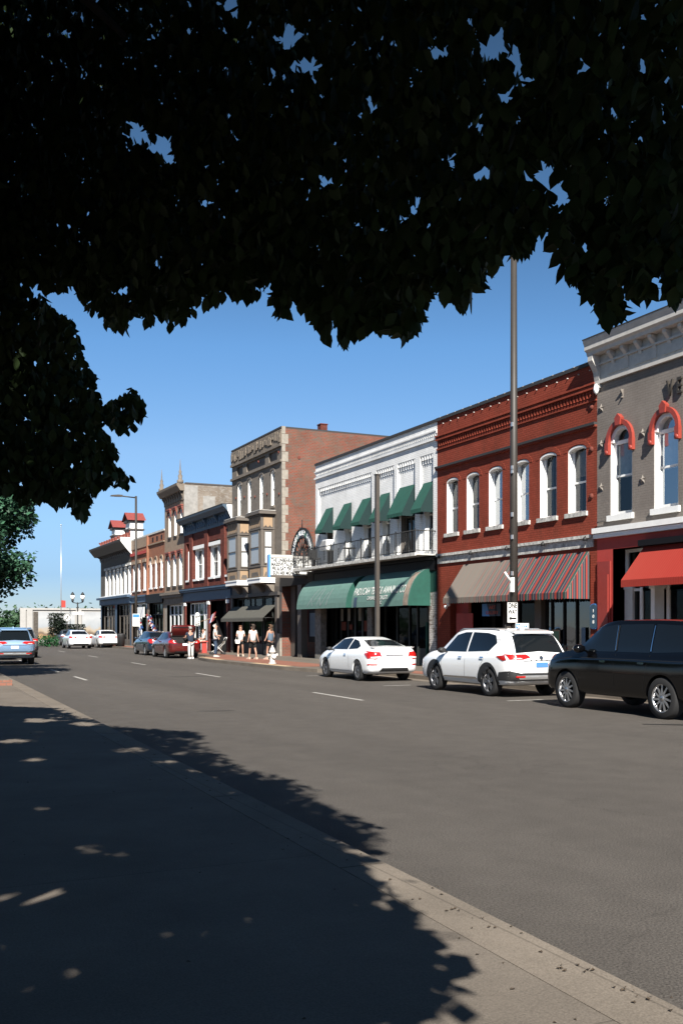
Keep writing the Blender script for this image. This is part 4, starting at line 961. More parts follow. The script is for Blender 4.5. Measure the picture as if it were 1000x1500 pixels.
# ================================================================== orange brick building (two halves)
y0, y1 = 74.9, 85.85
o_b = thing('brick_building', 'orange brick two-storey building beyond the street lamp, corbelled parapet', 'building', (FX, y1, 0))
w1 = [(75.4, 76.1), (77.15, 77.8), (78.7, 79.45)]; w2 = [(80.6, 81.5), (82.6, 83.5), (84.5, 85.3)]
holes = [(a, b, 4.85, 7.2, .3) for a, b in w1]+[(a, b, 4.8, 7.0, 0) for a, b in w2]
facade(o_b, y0, y1, 4.35, 9.1, holes, M['orange'])
shell(o_b, y0, y1, 9.1, 12, M['orange'])
for a, b in w1: window(o_b, a, b, 4.85, 7.2, .3, fw=.07, rec=.18, sill='wtrim', shade=(.5, .95, 'curtain'), hood=seg_hood(a, b, 7.2, .3, 'beige', w=.1, keystone=False, drop=.2))
for a, b in w2:
    window(o_b, a, b, 4.8, 7.0, 0, fw=.07, rec=.18, sill='wtrim', shade=(.5, .95, 'curtain'))
    m_ = MB(); m_.box(FX-.12, FX+.004, a-.15, b+.15, 7.03, 7.3); m_.build('window_lintel', M['beige'], o_b)
band(o_b, 'parapet_band', y0, 80.0, 8.25, 8.35, .1, 'beige'); band(o_b, 'parapet_band', 80.0, y1, 7.75, 8.0, .12, 'storered'); band(o_b, 'parapet_band', 80.0, y1, 8.3, 9.1, .05, 'beige')
m_ = MB()
for k in range(3): yk = 75.6+k*1.35; m_.box(FX-.02, FX+.003, yk, yk+.4, 8.5, 8.85)
m_.build('parapet_opening', M['black'], o_b)
coping(o_b, y0, y1, 9.1, 12, M['ptrim'], .14)
m_ = MB(); m_.box(FX-.16, FX+.01, 79.8, 80.02, 4.3, 9.1); m_.build('pilaster', M['orange'], o_b)
band(o_b, 'shop_cornice', 80.1, y1, 3.75, 4.35, .12, 'bluetrim', steps=((0, .75, .06), (.76, 1, .2))); band(o_b, 'shop_cornice', y0, 80.08, 3.6, 4.3, .2, 'black')
facade(o_b, y0, y1, .10, 4.35, [(75.3, 79.6, .12, 3.6, 0), (80.4, 85.3, .12, 3.7, 0)], M['beige'], d=.4)
shopfront(o_b, 75.3, 79.6, .12, 3.6, [76.5, 77.6, 78.7], rec=.35, fm='darkstore', base=.5, transom=2.7)
shopfront(o_b, 80.4, 85.3, .12, 3.7, [81.6, 83.6, 84.2], rec=.35, fm='wtrim', base=.7, transom=2.7, pw=.3, soffit='wtrim')
# ================================================================== grey corner building with red roofed towers
y0, y1 = 85.85, 98.9
k_ = thing('corner_building', 'brown-grey corner building with deep cornice and two red-roofed turrets', 'building', (FX, y1, 0))
wn = [(86.4, 87.15), (88.05, 88.75), (89.7, 90.4), (91.1, 91.82), (92.7, 93.43), (94.45, 95.18), (96.1, 96.81)]
facade(k_, y0, y1, 4.55, 8.6, [(a-.35, b, 4.66, 7.05, .15) for a, b in wn], M['brownwall'])
shell(k_, y0, y1, 9.2, 13, M['brownwall'])
for a, b in wn:
    window(k_, a-.35, b, 4.66, 7.05, .15, fw=.09, sill='wtrim', shade=(.5, .95, 'curtain'), rec=.3)
m_ = MB()
for a, b in wn: m_.box(FX-.10, FX+.004, a-.4, b+.12, 7.08, 7.3)
m_.build('window_hood', M['ptrim'], k_)
band(k_, 'sill_course', y0, y1, 4.52, 4.62, .14, 'wtrim')
m_ = MB(); m_.box(FX-.06, FX+.01, y0, y1, 8.0, 8.15); m_.box(FX-.12, FX+.01, y0, y1, 8.15, 8.5); m_.prism([(FX+.01, 8.5), (FX-.5, 8.5), (FX-1.0, 9.1), (FX-1.05, 9.28), (FX+.01, 9.28)], y0+.0, y1+.6, 'y')
k = y0+.5
while k < y1: bracket(m_, k, .16, 8.0, 8.55, .45); k += .8
m_.build('cornice', M['darktrim'], k_)
m_ = MB(); m_.prism([(FX, 8.0), (FX-.3, 8.3), (FX-.95, 9.1), (FX-1.0, 9.45), (FX+.4, 9.45), (FX+.4, 8.0)], y0-.06, y0-.004, 'y'); m_.build('cornice_end', M['wtrim'], k_)
m_ = MB(); m_.box(FX-.2, FX+.0, y0+.3, y1-.2, 9.28, 9.5)
k = y0+1
while k < y1: m_.lathe([(.10, 9.5), (.16, 9.58), (.06, 9.62), (.2, 9.86), (.22, 9.92)], (FX-.1, k, 0), 8); k += 1.15
m_.build('roof_balustrade', mat_rust, k_)
rr = mat('red_roof_tiles', (.20, .040, .034), .8, var=.25, vscale=9, bump=.5)
def turret(y, s, ztop):
    z0 = ztop-1.75*s
    a, b = y-.9*s, y+.9*s
    m = MB(); m.box(FX+.1, FX+1.25, a, b, 9.2, z0+1.75*s); T = m.build('turret', M['wtrim'], k_)
    zt = z0+1.75*s
    m = MB(); m.box(FX-.05, FX+1.35, a-.12, b+.12, z0+1.0*s, z0+1.15*s); m.box(FX-.05, FX+1.35, a-.12, b+.12, zt-.02, zt+.18); m.box(FX+.02, FX+.1, y-.3, y+.3, 9.4, z0+.9*s); m.build('turret_cornice', M['darktrim'], T)
    m = MB(); m.box(FX+.02, FX+.12, a-.03, a+.14, 9.3, z0+1.0*s); m.box(FX+.02, FX+.12, b-.14, b+.03, 9.3, z0+1.0*s); m.build('turret_column', mat_rust, T)
    m = MB(); zr = zt+.18+.72
    m.quad((FX-.2, a-.3, zt+.15), (FX+1.45, a-.3, zt+.15), (FX+1.45, y, zr), (FX-.2, y, zr)); m.quad((FX-.2, b+.3, zt+.15), (FX-.2, y, zr), (FX+1.45, y, zr), (FX+1.45, b+.3, zt+.15))
    m.build('turret_roof', rr, T)
    m = MB(); m.prism([(a-.1, zt+.17), (b+.1, zt+.17), (y, zr-.1)], FX+.05, FX+1.3, 'x'); m.build('turret_gable', M['darktrim'], T)
turret(93.6, .85, 10.8); turret(87.7, .95, 10.9)
band(k_, 'shop_cornice', y0, y1+.2, 3.8, 4.5, .2, 'bluetrim', steps=((0, .7, .10), (.72, 1, .4)))
facade(k_, y0, y1, .10, 4.55, [(86.4, 91.6, .12, 3.75, 0), (92.4, 98.4, .12, 3.75, 0)], M['bluetrim'], d=.4)
shopfront(k_, 86.4, 91.6, .12, 3.75, [87.5, 88.6, 89.8], rec=.3, fm='browntrim', base=.5, transom=2.7, pw=.25)
shopfront(k_, 92.4, 98.4, .12, 3.75, [93.5, 94.8, 96.2], rec=.3, fm='browntrim', base=.5, transom=2.7, pw=.25)

# ================================================================== bunting / wreath decorations and flags on the row
def bunting(y, label, n=3):
    b = thing('bunting', label, 'bunting', (FX-.3, y, 2.2))
    cs = [mat('bunting_red', (.45, .03, .03), .9), mat('bunting_white', (.7, .7, .68), .9), mat('bunting_blue', (.04, .12, .38), .9)]
    for ci, c in enumerate(cs):
        m = MB()
        for k in range(n+1):
            for q in range(7):
                u = rnd.uniform(-.16, .16); w = rnd.uniform(-.16, .16); yy = y-k*.62-(ci*.18)+u; z = 2.7-k*.36-ci*.12+w; x = FX-.35+rnd.uniform(-.12, .12)
                m.quad((x, yy, z), (x+.1, yy+.16, z+.03), (x-.03, yy+.13, z-.15), (x+.06, yy-.05, z-.17))
        m.build(('red_cloth', 'white_cloth', 'blue_cloth')[ci], c, b)
    m = MB(); m.tube([(FX-.3, y+.3, 3.0), (FX-.3, y-n*.62-.4, 2.75-n*.36-.2)], .02, 5); m.build('cord', M['iron'], b)
bunting(82.6, 'short red, white and blue bunting below the white shop sign', 2); bunting(78.6, 'long red, white and blue bunting over the black shop front', 4)
def wallflag(y):
    b = thing('wall_flag', 'red, white and blue flag on a wooden staff beside the recessed dark door', 'flag', (FX, y, 2.6))
    m = MB(); m.tube([(FX-.05, y-.4, 2.35), (FX-.85, y+.5, 2.05)], .025, 6); m.build('staff', M['tan'], b)
    for i, (c, dy) in enumerate(((mat('flag_red', (.42, .03, .03), .9), 0), (mat('flag_white', (.7, .7, .7), .9), .28), (mat('flag_blue', (.03, .08, .30), .9), .5))):
        m = MB()
        for k in range(6):
            t = k/6; a = dy+t*.26; m.quad((FX-.2-.1*t, y-.9+a, 2.7-a*.3+.05*sin(k*2)), (FX-.2-.1*t, y-.86+a, 2.7-a*.3), (FX-.35-.1*t, y-.85+a, 2.1-a*.2), (FX-.35-.1*t, y-.9+a, 2.1-a*.2+.05*sin(k)))
        m.build(('red_cloth', 'white_cloth', 'blue_cloth')[i], c, b)
wallflag(62.4)
# barber pole / white sign panel
b_ = thing('barber_pole', 'small striped barber pole with a white globe in front of the white shop window', 'barber pole', (FX-.15, 65.8, 1.8))
m_ = MB(); m_.lathe([(.11, 1.75), (.11, 2.35)], (FX-.15, 65.8, 0), 12); bp_ = m_.build('cylinder', M['wtrim'], b_)
m_ = MB()
for k in range(4): m_.tube([(FX-.15+.115*cos(t), 65.8+.115*sin(t), 1.78+k*.15+t*.03) for t in np.linspace(0, 2*pi, 12)], .02, 4)
m_.build('stripe', M['signk'], bp_)
m_ = MB(); m_.lathe([(.02, 2.35), (.13, 2.42), (.17, 2.53), (.13, 2.64), (.02, 2.7)], (FX-.15, 65.8, 0), 12); m_.build('globe', M['wtrim'], b_)
b_ = thing('shop_sign', 'plain white cloth shop sign over the white storefront behind the street lamp', 'sign', (FX-.1, 82.4, 3))
m_ = MB(); m_.box(FX-.12, FX-.08, 80.9, 83.7, 2.5, 3.35); m_.build('sign_board', M['signw'], b_)

# ================================================================== flood wall with murals, shrubs, posts and flag pole at the river end
fw = thing('flood_wall', 'long white concrete flood wall with painted murals across the end of the street', 'wall', (30, 112, 0))
m_ = MB(); m_.box(14.2, 62, 112, 112.6, 0, 3.55); m_.box(14.2, 14.7, 104, 112, 0, 3.5) if False else None
m_.build('wall', M['floodwall'], fw)
m_ = MB(); m_.box(14.0, 62, 111.85, 112.7, 3.55, 3.75); m_.build('coping', M['floodwall'], fw)
m_ = MB()
for x in (14.3, 15.0, 20.2, 25.4, 31, 37): m_.box(x-.3, x+.3, 111.8, 112, 0, 3.55)
m_.build('pilaster', M['floodwall'], fw)
def mural():
    m = bpy.data.materials.new('mural_paint'); m.use_nodes = True; t = m.node_tree; b = t.nodes['Principled BSDF']; L = t.links.new
    g = t.nodes.new('ShaderNodeNewGeometry'); s = t.nodes.new('ShaderNodeSeparateXYZ'); L(g.outputs['Position'], s.inputs[0])
    n = t.nodes.new('ShaderNodeTexNoise'); n.inputs['Scale'].default_value = 1.1; n.inputs['Detail'].default_value = 8; L(g.outputs['Position'], n.inputs['Vector'])
    a = t.nodes.new('ShaderNodeMath'); a.operation = 'MULTIPLY_ADD'; a.inputs[1].default_value = 1.5; L(n.outputs[0], a.inputs[0]); L(s.outputs[2], a.inputs[2])
    r = t.nodes.new('ShaderNodeMapRange'); r.inputs[1].default_value = .6; r.inputs[2].default_value = 4.2; L(a.outputs[0], r.inputs[0])
    cr = t.nodes.new('ShaderNodeValToRGB'); e = cr.color_ramp.elements; e[0].position = 0; e[0].color = (.20, .14, .09, 1); e[1].position = 1; e[1].color = (.30, .31, .32, 1)
    for p, c in ((.22, (.30, .19, .10)), (.34, (.12, .09, .07)), (.42, (.32, .26, .19)), (.52, (.28, .30, .32)), (.8, (.36, .37, .38))):
        q = e.new(p); q.color = (*c, 1)
    L(r.outputs[0], cr.inputs[0]); L(cr.outputs[0], b.inputs['Base Color']); b.inputs['Roughness'].default_value = .9; b.inputs['Specular IOR Level'].default_value = .1
    return m
m_ = MB(); m_.box(15.4, 19.8, 111.96, 111.995, .35, 3.35); m_.box(20.6, 25.0, 111.96, 111.995, .35, 3.35); m_.box(25.8, 30.6, 111.96, 111.995, .35, 3.35); mu = m_.build('mural', mural(), fw)
m_ = MB(); dk = mat('mural_dark', (.07, .06, .05), .9, var=.4, vscale=6)
m_.box(15.4, 15.9, 111.94, 111.958, .35, 3.35)
for x, w in ((17.6, .07), (23.3, .06), (24.0, .05), (27, .08)):
    m_.quad((x-w*2, 111.955, 1.4), (x+w*2, 111.955, 1.4), (x+w, 111.955, 3.0), (x-w, 111.955, 3.0))
    for k in range(26):
        a = rnd.uniform(0, pi); r0 = rnd.uniform(.3, .9); px, pz = x+r0*cos(a), 2.5+r0*.8*sin(a)
        m_.quad((px, 111.95, pz), (px+.18, 111.95, pz+.03), (px+.14, 111.95, pz+.12), (px-.05, 111.95, pz+.09))
m_.build('mural_trees', dk, mu)
# flagpole
fp = thing('flagpole', 'tall slim white flagpole rising in front of the flood wall', 'flagpole', (17.35, 106, 0))
m_ = MB(); m_.tube([(17.35, 106, 0), (17.35, 106, 12.2)], [.055, .028], 8); m_.build('pole', M['alum'], fp)
m_ = MB(); m_.lathe([(.01, 12.2), (.09, 12.28), (.01, 12.38)], (17.35, 106, 0), 8); m_.build('ball', M['alum'], fp)
m_ = MB()
for k in range(5): m_.quad((17.35+k*.09, 106-.03*(k % 2), 4.5-.02*k), (17.44+k*.09, 106-.03*((k+1) % 2), 4.45), (17.44+k*.09, 106, 3.7), (17.35+k*.09, 106, 3.75))
m_.build('flag', mat('flag_cloth', (.38, .05, .04), .9), fp)
# twin globe lamp with street name blade
tl = thing('street_lamp', 'twin-globe antique street lamp with a name blade near the flood wall', 'street lamp', (16.7, 93, 0))
m_ = MB(); m_.lathe([(.2, .12), (.2, .5), (.1, .6), (.07, 1.2), (.06, 3.95)], (16.7, 93, 0), 10); m_.tube([(16.7-.45, 93, 3.95), (16.7, 93, 3.85), (16.7+.45, 93, 3.95)], .04, 6)
m_.build('post', M['iron'], tl)
for s in (-.45, .45):
    m_ = MB(); m_.lathe([(.06, 3.95), (.12, 4.1), (.1, 4.2)], (16.7+s, 93, 0), 10); h_ = m_.build('lamp_base', M['iron'], tl)
    m_ = MB(); m_.lathe([(.10, 4.2), (.2, 4.35), (.22, 4.55), (.12, 4.75), (.03, 4.85)], (16.7+s, 93, 0), 12); m_.build('globe', M['wtrim'], h_)
    m_ = MB(); m_.lathe([(.2, 4.6), (.13, 4.76), (.03, 4.9)], (16.7+s, 93, 0), 12); m_.build('cap', M['iron'], h_)
m_ = MB(); m_.box(16.25, 17.25, 92.93, 92.95, 2.85, 3.08); m_.build('name_blade', M['signw'], tl)
# round no-turn sign
ns = thing('road_sign', 'round white no-turn sign on a thin post in front of the dark shrubs', 'sign', (15.6, 92, 0))
m_ = MB(); m_.tube([(15.6, 92, 0), (15.6, 92, 2.9)], .03, 6); m_.build('post', M['polegalv'], ns)
m_ = MB(); m_.lathe([(.36, 91.93), (.36, 91.95)], (15.6, 0, 2.55), 20, 'y'); f_ = m_.build('sign_face', M['signw'], ns)
m_ = MB()
for a, b in zip(np.linspace(0, 2*pi, 21)[:-1], np.linspace(0, 2*pi, 21)[1:]): m_.quad((15.6+.34*cos(a), 91.925, 2.55+.34*sin(a)), (15.6+.34*cos(b), 91.925, 2.55+.34*sin(b)), (15.6+.28*cos(b), 91.925, 2.55+.28*sin(b)), (15.6+.28*cos(a), 91.925, 2.55+.28*sin(a)))
m_.quad((15.38, 91.922, 2.35), (15.42, 91.922, 2.31), (15.82, 91.922, 2.75), (15.78, 91.922, 2.79)); m_.quad((15.55, 91.924, 2.4), (15.63, 91.924, 2.4), (15.63, 91.924, 2.72), (15.55, 91.924, 2.72))
m_.build('sign_mark', M['signk'], f_)

# ================================================================== street lights and signs on poles
def pole_light(x, y, h, label, arm=1.6, r=.11, head=True, group=None):
    p = thing('street_light', label, 'street light', (x, y, .12))
    m = MB(); m.tube([(x, y, .12), (x, y, h)], [r, r*.72], 12); m.build('pole', M['pole'], p)
    m = MB(); m.lathe([(r*1.7, .12), (r*1.7, .5), (r*1.1, .62)], (x, y, 0), 12); m.build('base', M['pole'], p)
    if head:
        m = MB(); m.tube([(x, y, h-.12), (x-arm, y, h-.05)], .045, 8); m.build('arm', M['pole'], p)
        m = MB(); m.prism([(x-arm-.75, h-.10), (x-arm-.7, h-.03), (x-arm-.2, h+.03), (x-arm+.1, h+.02), (x-arm+.1, h-.10)], y-.17, y+.17, 'y'); hd = m.build('lamp_head', M['polegalv'], p)
        m = MB(); m.box(x-arm-.62, x-arm-.1, y-.12, y+.12, h-.115, h-.101); m.build('lens', M['cornice'], hd)
    return p
p2 = pole_light(16.72, 24.05, 12.7, 'tall bronze street light in front of the striped awning, carrying the ONE WAY sign', r=.125, arm=1.3)
pole_light(17.05, 71.8, 11.2, 'street light with a thin arm far down the row beside the beige building', arm=1.1, r=.11)
pp_ = thing('banner_post', 'plain square brown post in front of the green shop awnings', 'post', (16.75, 32.8, .12))
m_ = MB(); m_.box(16.68, 16.82, 32.73, 32.87, .12, 7.32); m_.build('pole', M['polegalv'], pp_); m_ = MB(); m_.box(16.66, 16.84, 32.71, 32.89, 7.32, 7.36); m_.build('cap', M['pole'], pp_)
# hardware on the near pole
m_ = MB()
for z in (3.2, 4.25, 4.9, 6.15, 6.25, 7.5): m_.box(16.58, 16.62, 23.92, 24.0, z, z+.12)
m_.build('banner_bracket', M['alum'], p2)
cm = thing('traffic_camera', 'small white camera bracket on the bronze street light above the ONE WAY sign', 'camera', (16.5, 23.9, 3.2))
m_ = MB(); m_.tube([(16.52, 23.9, 3.0), (16.28, 23.85, 3.28)], .03, 6); m_.box(16.50, 16.60, 23.84, 23.94, 2.72, 3.14); m_.build('housing', M['signw'], cm)
def sign_panel(root, c, w, h, mt, name='sign_panel', th=.012, lift=0.):
    """panel facing the camera side of the street (-Y, slightly -X)"""
    m = MB(); m.box(c[0]-w/2, c[0]+w/2, c[1]-th-lift, c[1]-lift, c[2]-h/2, c[2]+h/2); return m.build(name, mt, root)
ow = thing('one_way_sign', 'white ONE WAY sign with a black left arrow on the tall bronze pole', 'sign', (16.57, 23.88, 2.13))
oc = (16.565, 23.9, 2.13)
sign_panel(ow, oc, .34, .60, M['signw']); 
m_ = MB()
for a in ((-.17, .17, .285, .30), (-.17, .17, -.30, -.285)): m_.box(oc[0]+a[0], oc[0]+a[1], oc[1]-.016, oc[1]-.0125, oc[2]+a[2], oc[2]+a[3])
m_.build('sign_border', M['signk'], ow)
txt('ONE', .20, (oc[0], oc[1]-.014, oc[2]+.19), ROT_SOUTH, M['signk'], ow, sx=.72, bold=.006)
txt('WAY', .20, (oc[0], oc[1]-.014, oc[2]+.01), ROT_SOUTH, M['signk'], ow, sx=.64, bold=.006)
m_ = MB(); m_.quad((oc[0]-.13, oc[1]-.018, oc[2]-.17), (oc[0]-.05, oc[1]-.018, oc[2]-.10), (oc[0]-.05, oc[1]-.018, oc[2]-.24)); m_.quad((oc[0]-.055, oc[1]-.018, oc[2]-.145), (oc[0]+.13, oc[1]-.018, oc[2]-.145), (oc[0]+.13, oc[1]-.018, oc[2]-.195), (oc[0]-.055, oc[1]-.018, oc[2]-.195))
m_.build('arrow', M['signk'], ow)
pk = thing('parking_sign', 'white and blue 2 hour parking sign below the ONE WAY sign', 'sign', (16.9, 23.88, 1.6))
pc = (16.90, 23.9, 1.56)
sign_panel(pk, pc, .46, .52, M['signw'])
m_ = MB(); m_.box(pc[0]-.22, pc[0]-.07, pc[1]-.016, pc[1]-.0125, pc[2]+.0, pc[2]+.24); q_ = m_.build('blue_panel', M['signb'], pk)
txt('2', .22, (pc[0]-.145, pc[1]-.02, pc[2]+.12), ROT_SOUTH, M['signw'], pk, bold=.008)
txt('HOUR', .075, (pc[0]+.07, pc[1]-.016, pc[2]+.17), ROT_SOUTH, M['signb'], pk, bold=.003); txt('PARKING', .085, (pc[0]+.07, pc[1]-.016, pc[2]+.07), ROT_SOUTH, M['signb'], pk, bold=.003, sx=.9); txt('9 AM - 6 PM', .065, (pc[0], pc[1]-.016, pc[2]-.12), ROT_SOUTH, M['signk'], pk)
m_ = MB(); m_.box(16.44, 16.58, 24.0, 24.1, 1.1, 1.78); m_.build('meter_box', M['polegalv'], p2)
sg = thing('parking_sign', 'white and blue notice on the far street light beside the white shop front', 'sign', (17, 71.6, 2.2))
m_ = MB(); m_.box(16.75, 17.25, 71.55, 71.57, 1.75, 2.65); m_.build('sign_panel', M['signw'], sg); m_ = MB(); m_.box(16.77, 17.23, 71.543, 71.548, 2.38, 2.62); m_.build('blue_panel', M['signb'], sg)
# hydrant
hy = thing('fire_hydrant', 'white fire hydrant on the corner beside the brick paving', 'fire hydrant', (15.35, 39.9, .12))
m_ = MB(); m_.lathe([(.17, .12), (.17, .17), (.11, .18), (.105, .60), (.15, .62), (.15, .67), (.12, .70), (.09, .80), (.04, .86), (.035, .92), (.01, .93)], (15.35, 39.9, 0), 16); m_.build('barrel', M['cornice'], hy)
m_ = MB(); m_.lathe([(.075, -.24), (.075, -.18), (.055, -.17), (.055, .17), (.075, .18), (.075, .24)], (15.35, 39.9, .50), 12, 'x'); m_.build('side_outlet', M['cornice'], hy)
m_ = MB(); m_.lathe([(.09, -.20), (.09, -.14), (.065, -.13), (.065, 0)], (15.35, 39.9, .46), 12, 'y'); m_.build('front_outlet', M['wtrim'], hy)
# bench, folding chair, bins
bn = thing('bench', 'red wooden bench with white end posts by the white barber shop window', 'bench', (18.2, 60.5, .12))
m_ = MB(); m_.box(17.95, 18.35, 58.6, 61.4, .78, .84); m_.build('seat', M['storered'], bn)
for y in (58.75, 60.0, 61.2): m_ = MB(); m_.box(18.0, 18.3, y-.06, y+.06, .12, .78); m_.build('leg', M['wtrim'] if y > 61 else M['storered'], bn)
bi = thing('litter_bin', 'dark street bin by the corner shop, behind the white sedan', 'bin', (17.9, 80.5, .12))
m_ = MB(); m_.lathe([(.28, .12), (.34, .95), (.36, 1.0)], (17.9, 80.5, 0), 14); m_.build('body', M['plastic'], bi); m_ = MB(); m_.lathe([(.36, 1.0), (.33, 1.12), (.1, 1.2)], (17.9, 80.5, 0), 14); m_.build('lid', M['plastic'], bi)
# ================================================================== vehicles (forward = +Y, origin on the ground under the middle)
def smooth_sections(secs, n):
    secs = sorted(secs); ys = np.array([s[0] for s in secs]); V = np.array([s[1:] for s in secs])
    out = []
    k = len(secs)
    for i in range(k-1):
        h = ys[i+1]-ys[i]; c = max(1, int(round(h/n)))
        def tan(j):
            if j == 0: return (V[1]-V[0])/(ys[1]-ys[0])
            if j == k-1: return (V[-1]-V[-2])/(ys[-1]-ys[-2])
            a = (V[j]-V[j-1])/(ys[j]-ys[j-1]); b = (V[j+1]-V[j])/(ys[j+1]-ys[j])
            return np.where(a*b > 0, 2*a*b/(a+b+1e-9*np.sign(a+b+1e-12)), 0)
        ta, tb = tan(i), tan(i+1)
        for q in range(c):
            t = q/c; h00 = 2*t**3-3*t**2+1; h10 = t**3-2*t**2+t; h01 = -2*t**3+3*t**2; h11 = t**3-t**2
            out.append((ys[i]+h*t, h00*V[i]+h10*h*ta+h01*V[i+1]+h11*h*tb))
    out.append((ys[-1], V[-1])); return out
def half_profile(v):
    zb, zbelt, zt, w, wt = v
    H = zbelt-zb
    p = [(0, zb), (.78*w, zb), (.91*w, zb+.03), (.965*w, zb+.12*H), (.985*w, zb+.24*H), (.998*w, zb+.5*H), (w, zb+.66*H), (.99*w, zb+.80*H), (.985*w, zb+.86*H), (.965*w, zb+.95*H), (.93*w, zbelt)]
    g = zt-zbelt
    for t in (.25, .5, .75): p.append((.93*w+(wt-.93*w)*(t**1.15), zbelt+(g*.90)*t))
    p += [(wt, zbelt+g*.90), (wt-.05*min(1, wt*2), zbelt+g*.965), (wt*.78, zbelt+g*.985), (wt*.4, zbelt+g*.998), (0, zt)]
    return p
def car_body(root, secs, paint, wheels, wr, skirt=None, arch_r=1.13, lower=.0, rear_black=None):
    st = smooth_sections(secs, .075)
    rings = []
    for y, v in st:
        h = half_profile(v); ring = [(x, y, z) for x, z in h] + [(-x, y, z) for x, z in reversed(h[1:-1])]
        rings.append(ring)
    m = MB(); m.rings(rings, 0, True, True)
    me = bpy.data.meshes.new('body')
    me.from_pydata(m.v, [], m.f)
    for q in (paint, M['well'], M['plastic']): me.materials.append(q)
    bm = bmesh.new(); bm.from_mesh(me); bmesh.ops.remove_doubles(bm, verts=bm.verts, dist=1e-5); bmesh.ops.recalc_face_normals(bm, faces=bm.faces)
    for f in bm.faces:
        f.smooth = True; c = f.calc_center_median()
        if skirt and c.z < skirt(c.y): f.material_index = 2
    bm.to_mesh(me); 
    bvh = BVHTree.FromBMesh(bm); bm.free()
    o = bpy.data.objects.new('body', me); COL.objects.link(o)
    cut = MB(); R_ = wr*arch_r
    for wy in wheels:
        for sx in (-1, 1):
            hw = secs[len(secs)//2][4]
            cut.lathe([(R_, sx*(hw-.30)), (R_, sx*(hw+.25))], (0, wy, wr+.01), 40, 'x', 1)
    co = cut.build('cutter', [paint, M['well']]); 
    md = o.modifiers.new('b', 'BOOLEAN'); md.object = co; md.operation = 'DIFFERENCE'; md.solver = 'EXACT'; md.material_mode = 'INDEX'
    dg = bpy.context.evaluated_depsgraph_get(); me2 = bpy.data.meshes.new_from_object(o.evaluated_get(dg)); o.modifiers.clear(); o.data = me2
    bpy.data.objects.remove(co)
    me2.materials.clear()
    for q in (paint, M['well'], M['plastic']): me2.materials.append(q)
    try: me2.set_sharp_from_angle(angle=R(32))
    except Exception: pass
    me2.name = 'body'; o.parent = root; ORG[o.name] = Vector()
    return o, bvh
def patch(bvh, parent, pts, view, name, mt, off=.006, L=.1, both=False, thick=0):
    """project a 2D outline on the body. view: 'L' left side (-X) (y,z); 'R' right side; 'B' rear (x,z); 'F' front; 'T' top (x,y)"""
    bm = bmesh.new()
    vs = [bm.verts.new((p[0], p[1], 0)) for p in pts]; bm.faces.new(vs); bmesh.ops.triangulate(bm, faces=bm.faces)
    for _ in range(5):
        e = [e for e in bm.edges if e.calc_length() > L]
        if not e: break
        bmesh.ops.subdivide_edges(bm, edges=e, cuts=1); bmesh.ops.triangulate(bm, faces=bm.faces)
    for v in bm.verts:
        a, b = v.co.x, v.co.y
        if view == 'L': o_, d = Vector((-5, a, b)), Vector((1, 0, 0))
        elif view == 'R': o_, d = Vector((5, a, b)), Vector((-1, 0, 0))
        elif view == 'B': o_, d = Vector((a, -6, b)), Vector((0, 1, 0))
        elif view == 'F': o_, d = Vector((a, 6, b)), Vector((0, -1, 0))
        else: o_, d = Vector((a, b, 5)), Vector((0, 0, -1))
        h, n, i, t = bvh.ray_cast(o_, d)
        if h is None:
            h, n, i, t = bvh.find_nearest(o_+d*(5 if view not in 'BF' else 4)); 
        v.co = h-d*off if n is None else h+(n*off if n.dot(d) < 0 else -d*off)
    me = bpy.data.meshes.new(name); bmesh.ops.recalc_face_normals(bm, faces=bm.faces)
    for f in bm.faces: f.smooth = True
    bm.to_mesh(me); bm.free(); me.materials.append(mt)
    o = bpy.data.objects.new(name, me); COL.objects.link(o); o.parent = parent; ORG[o.name] = Vector()
    return o
def ring2(cy, cz, r0, r1, a0=0, a1=180, n=16):
    p = [(cy+r1*cos(R(a0+(a1-a0)*k/n)), cz+r1*sin(R(a0+(a1-a0)*k/n))) for k in range(n+1)]
    return p+[(cy+r0*cos(R(a0+(a1-a0)*k/n)), cz+r0*sin(R(a0+(a1-a0)*k/n))) for k in range(n, -1, -1)]
def rrect(x0, x1, y0, y1, r=.02, n=3):
    p = []
    for cx_, cy_, a in ((x1-r, y0+r, -90), (x1-r, y1-r, 0), (x0+r, y1-r, 90), (x0+r, y0+r, 180)):
        for k in range(n+1): p.append((cx_+r*cos(R(a+90*k/n)), cy_+r*sin(R(a+90*k/n))))
    return p
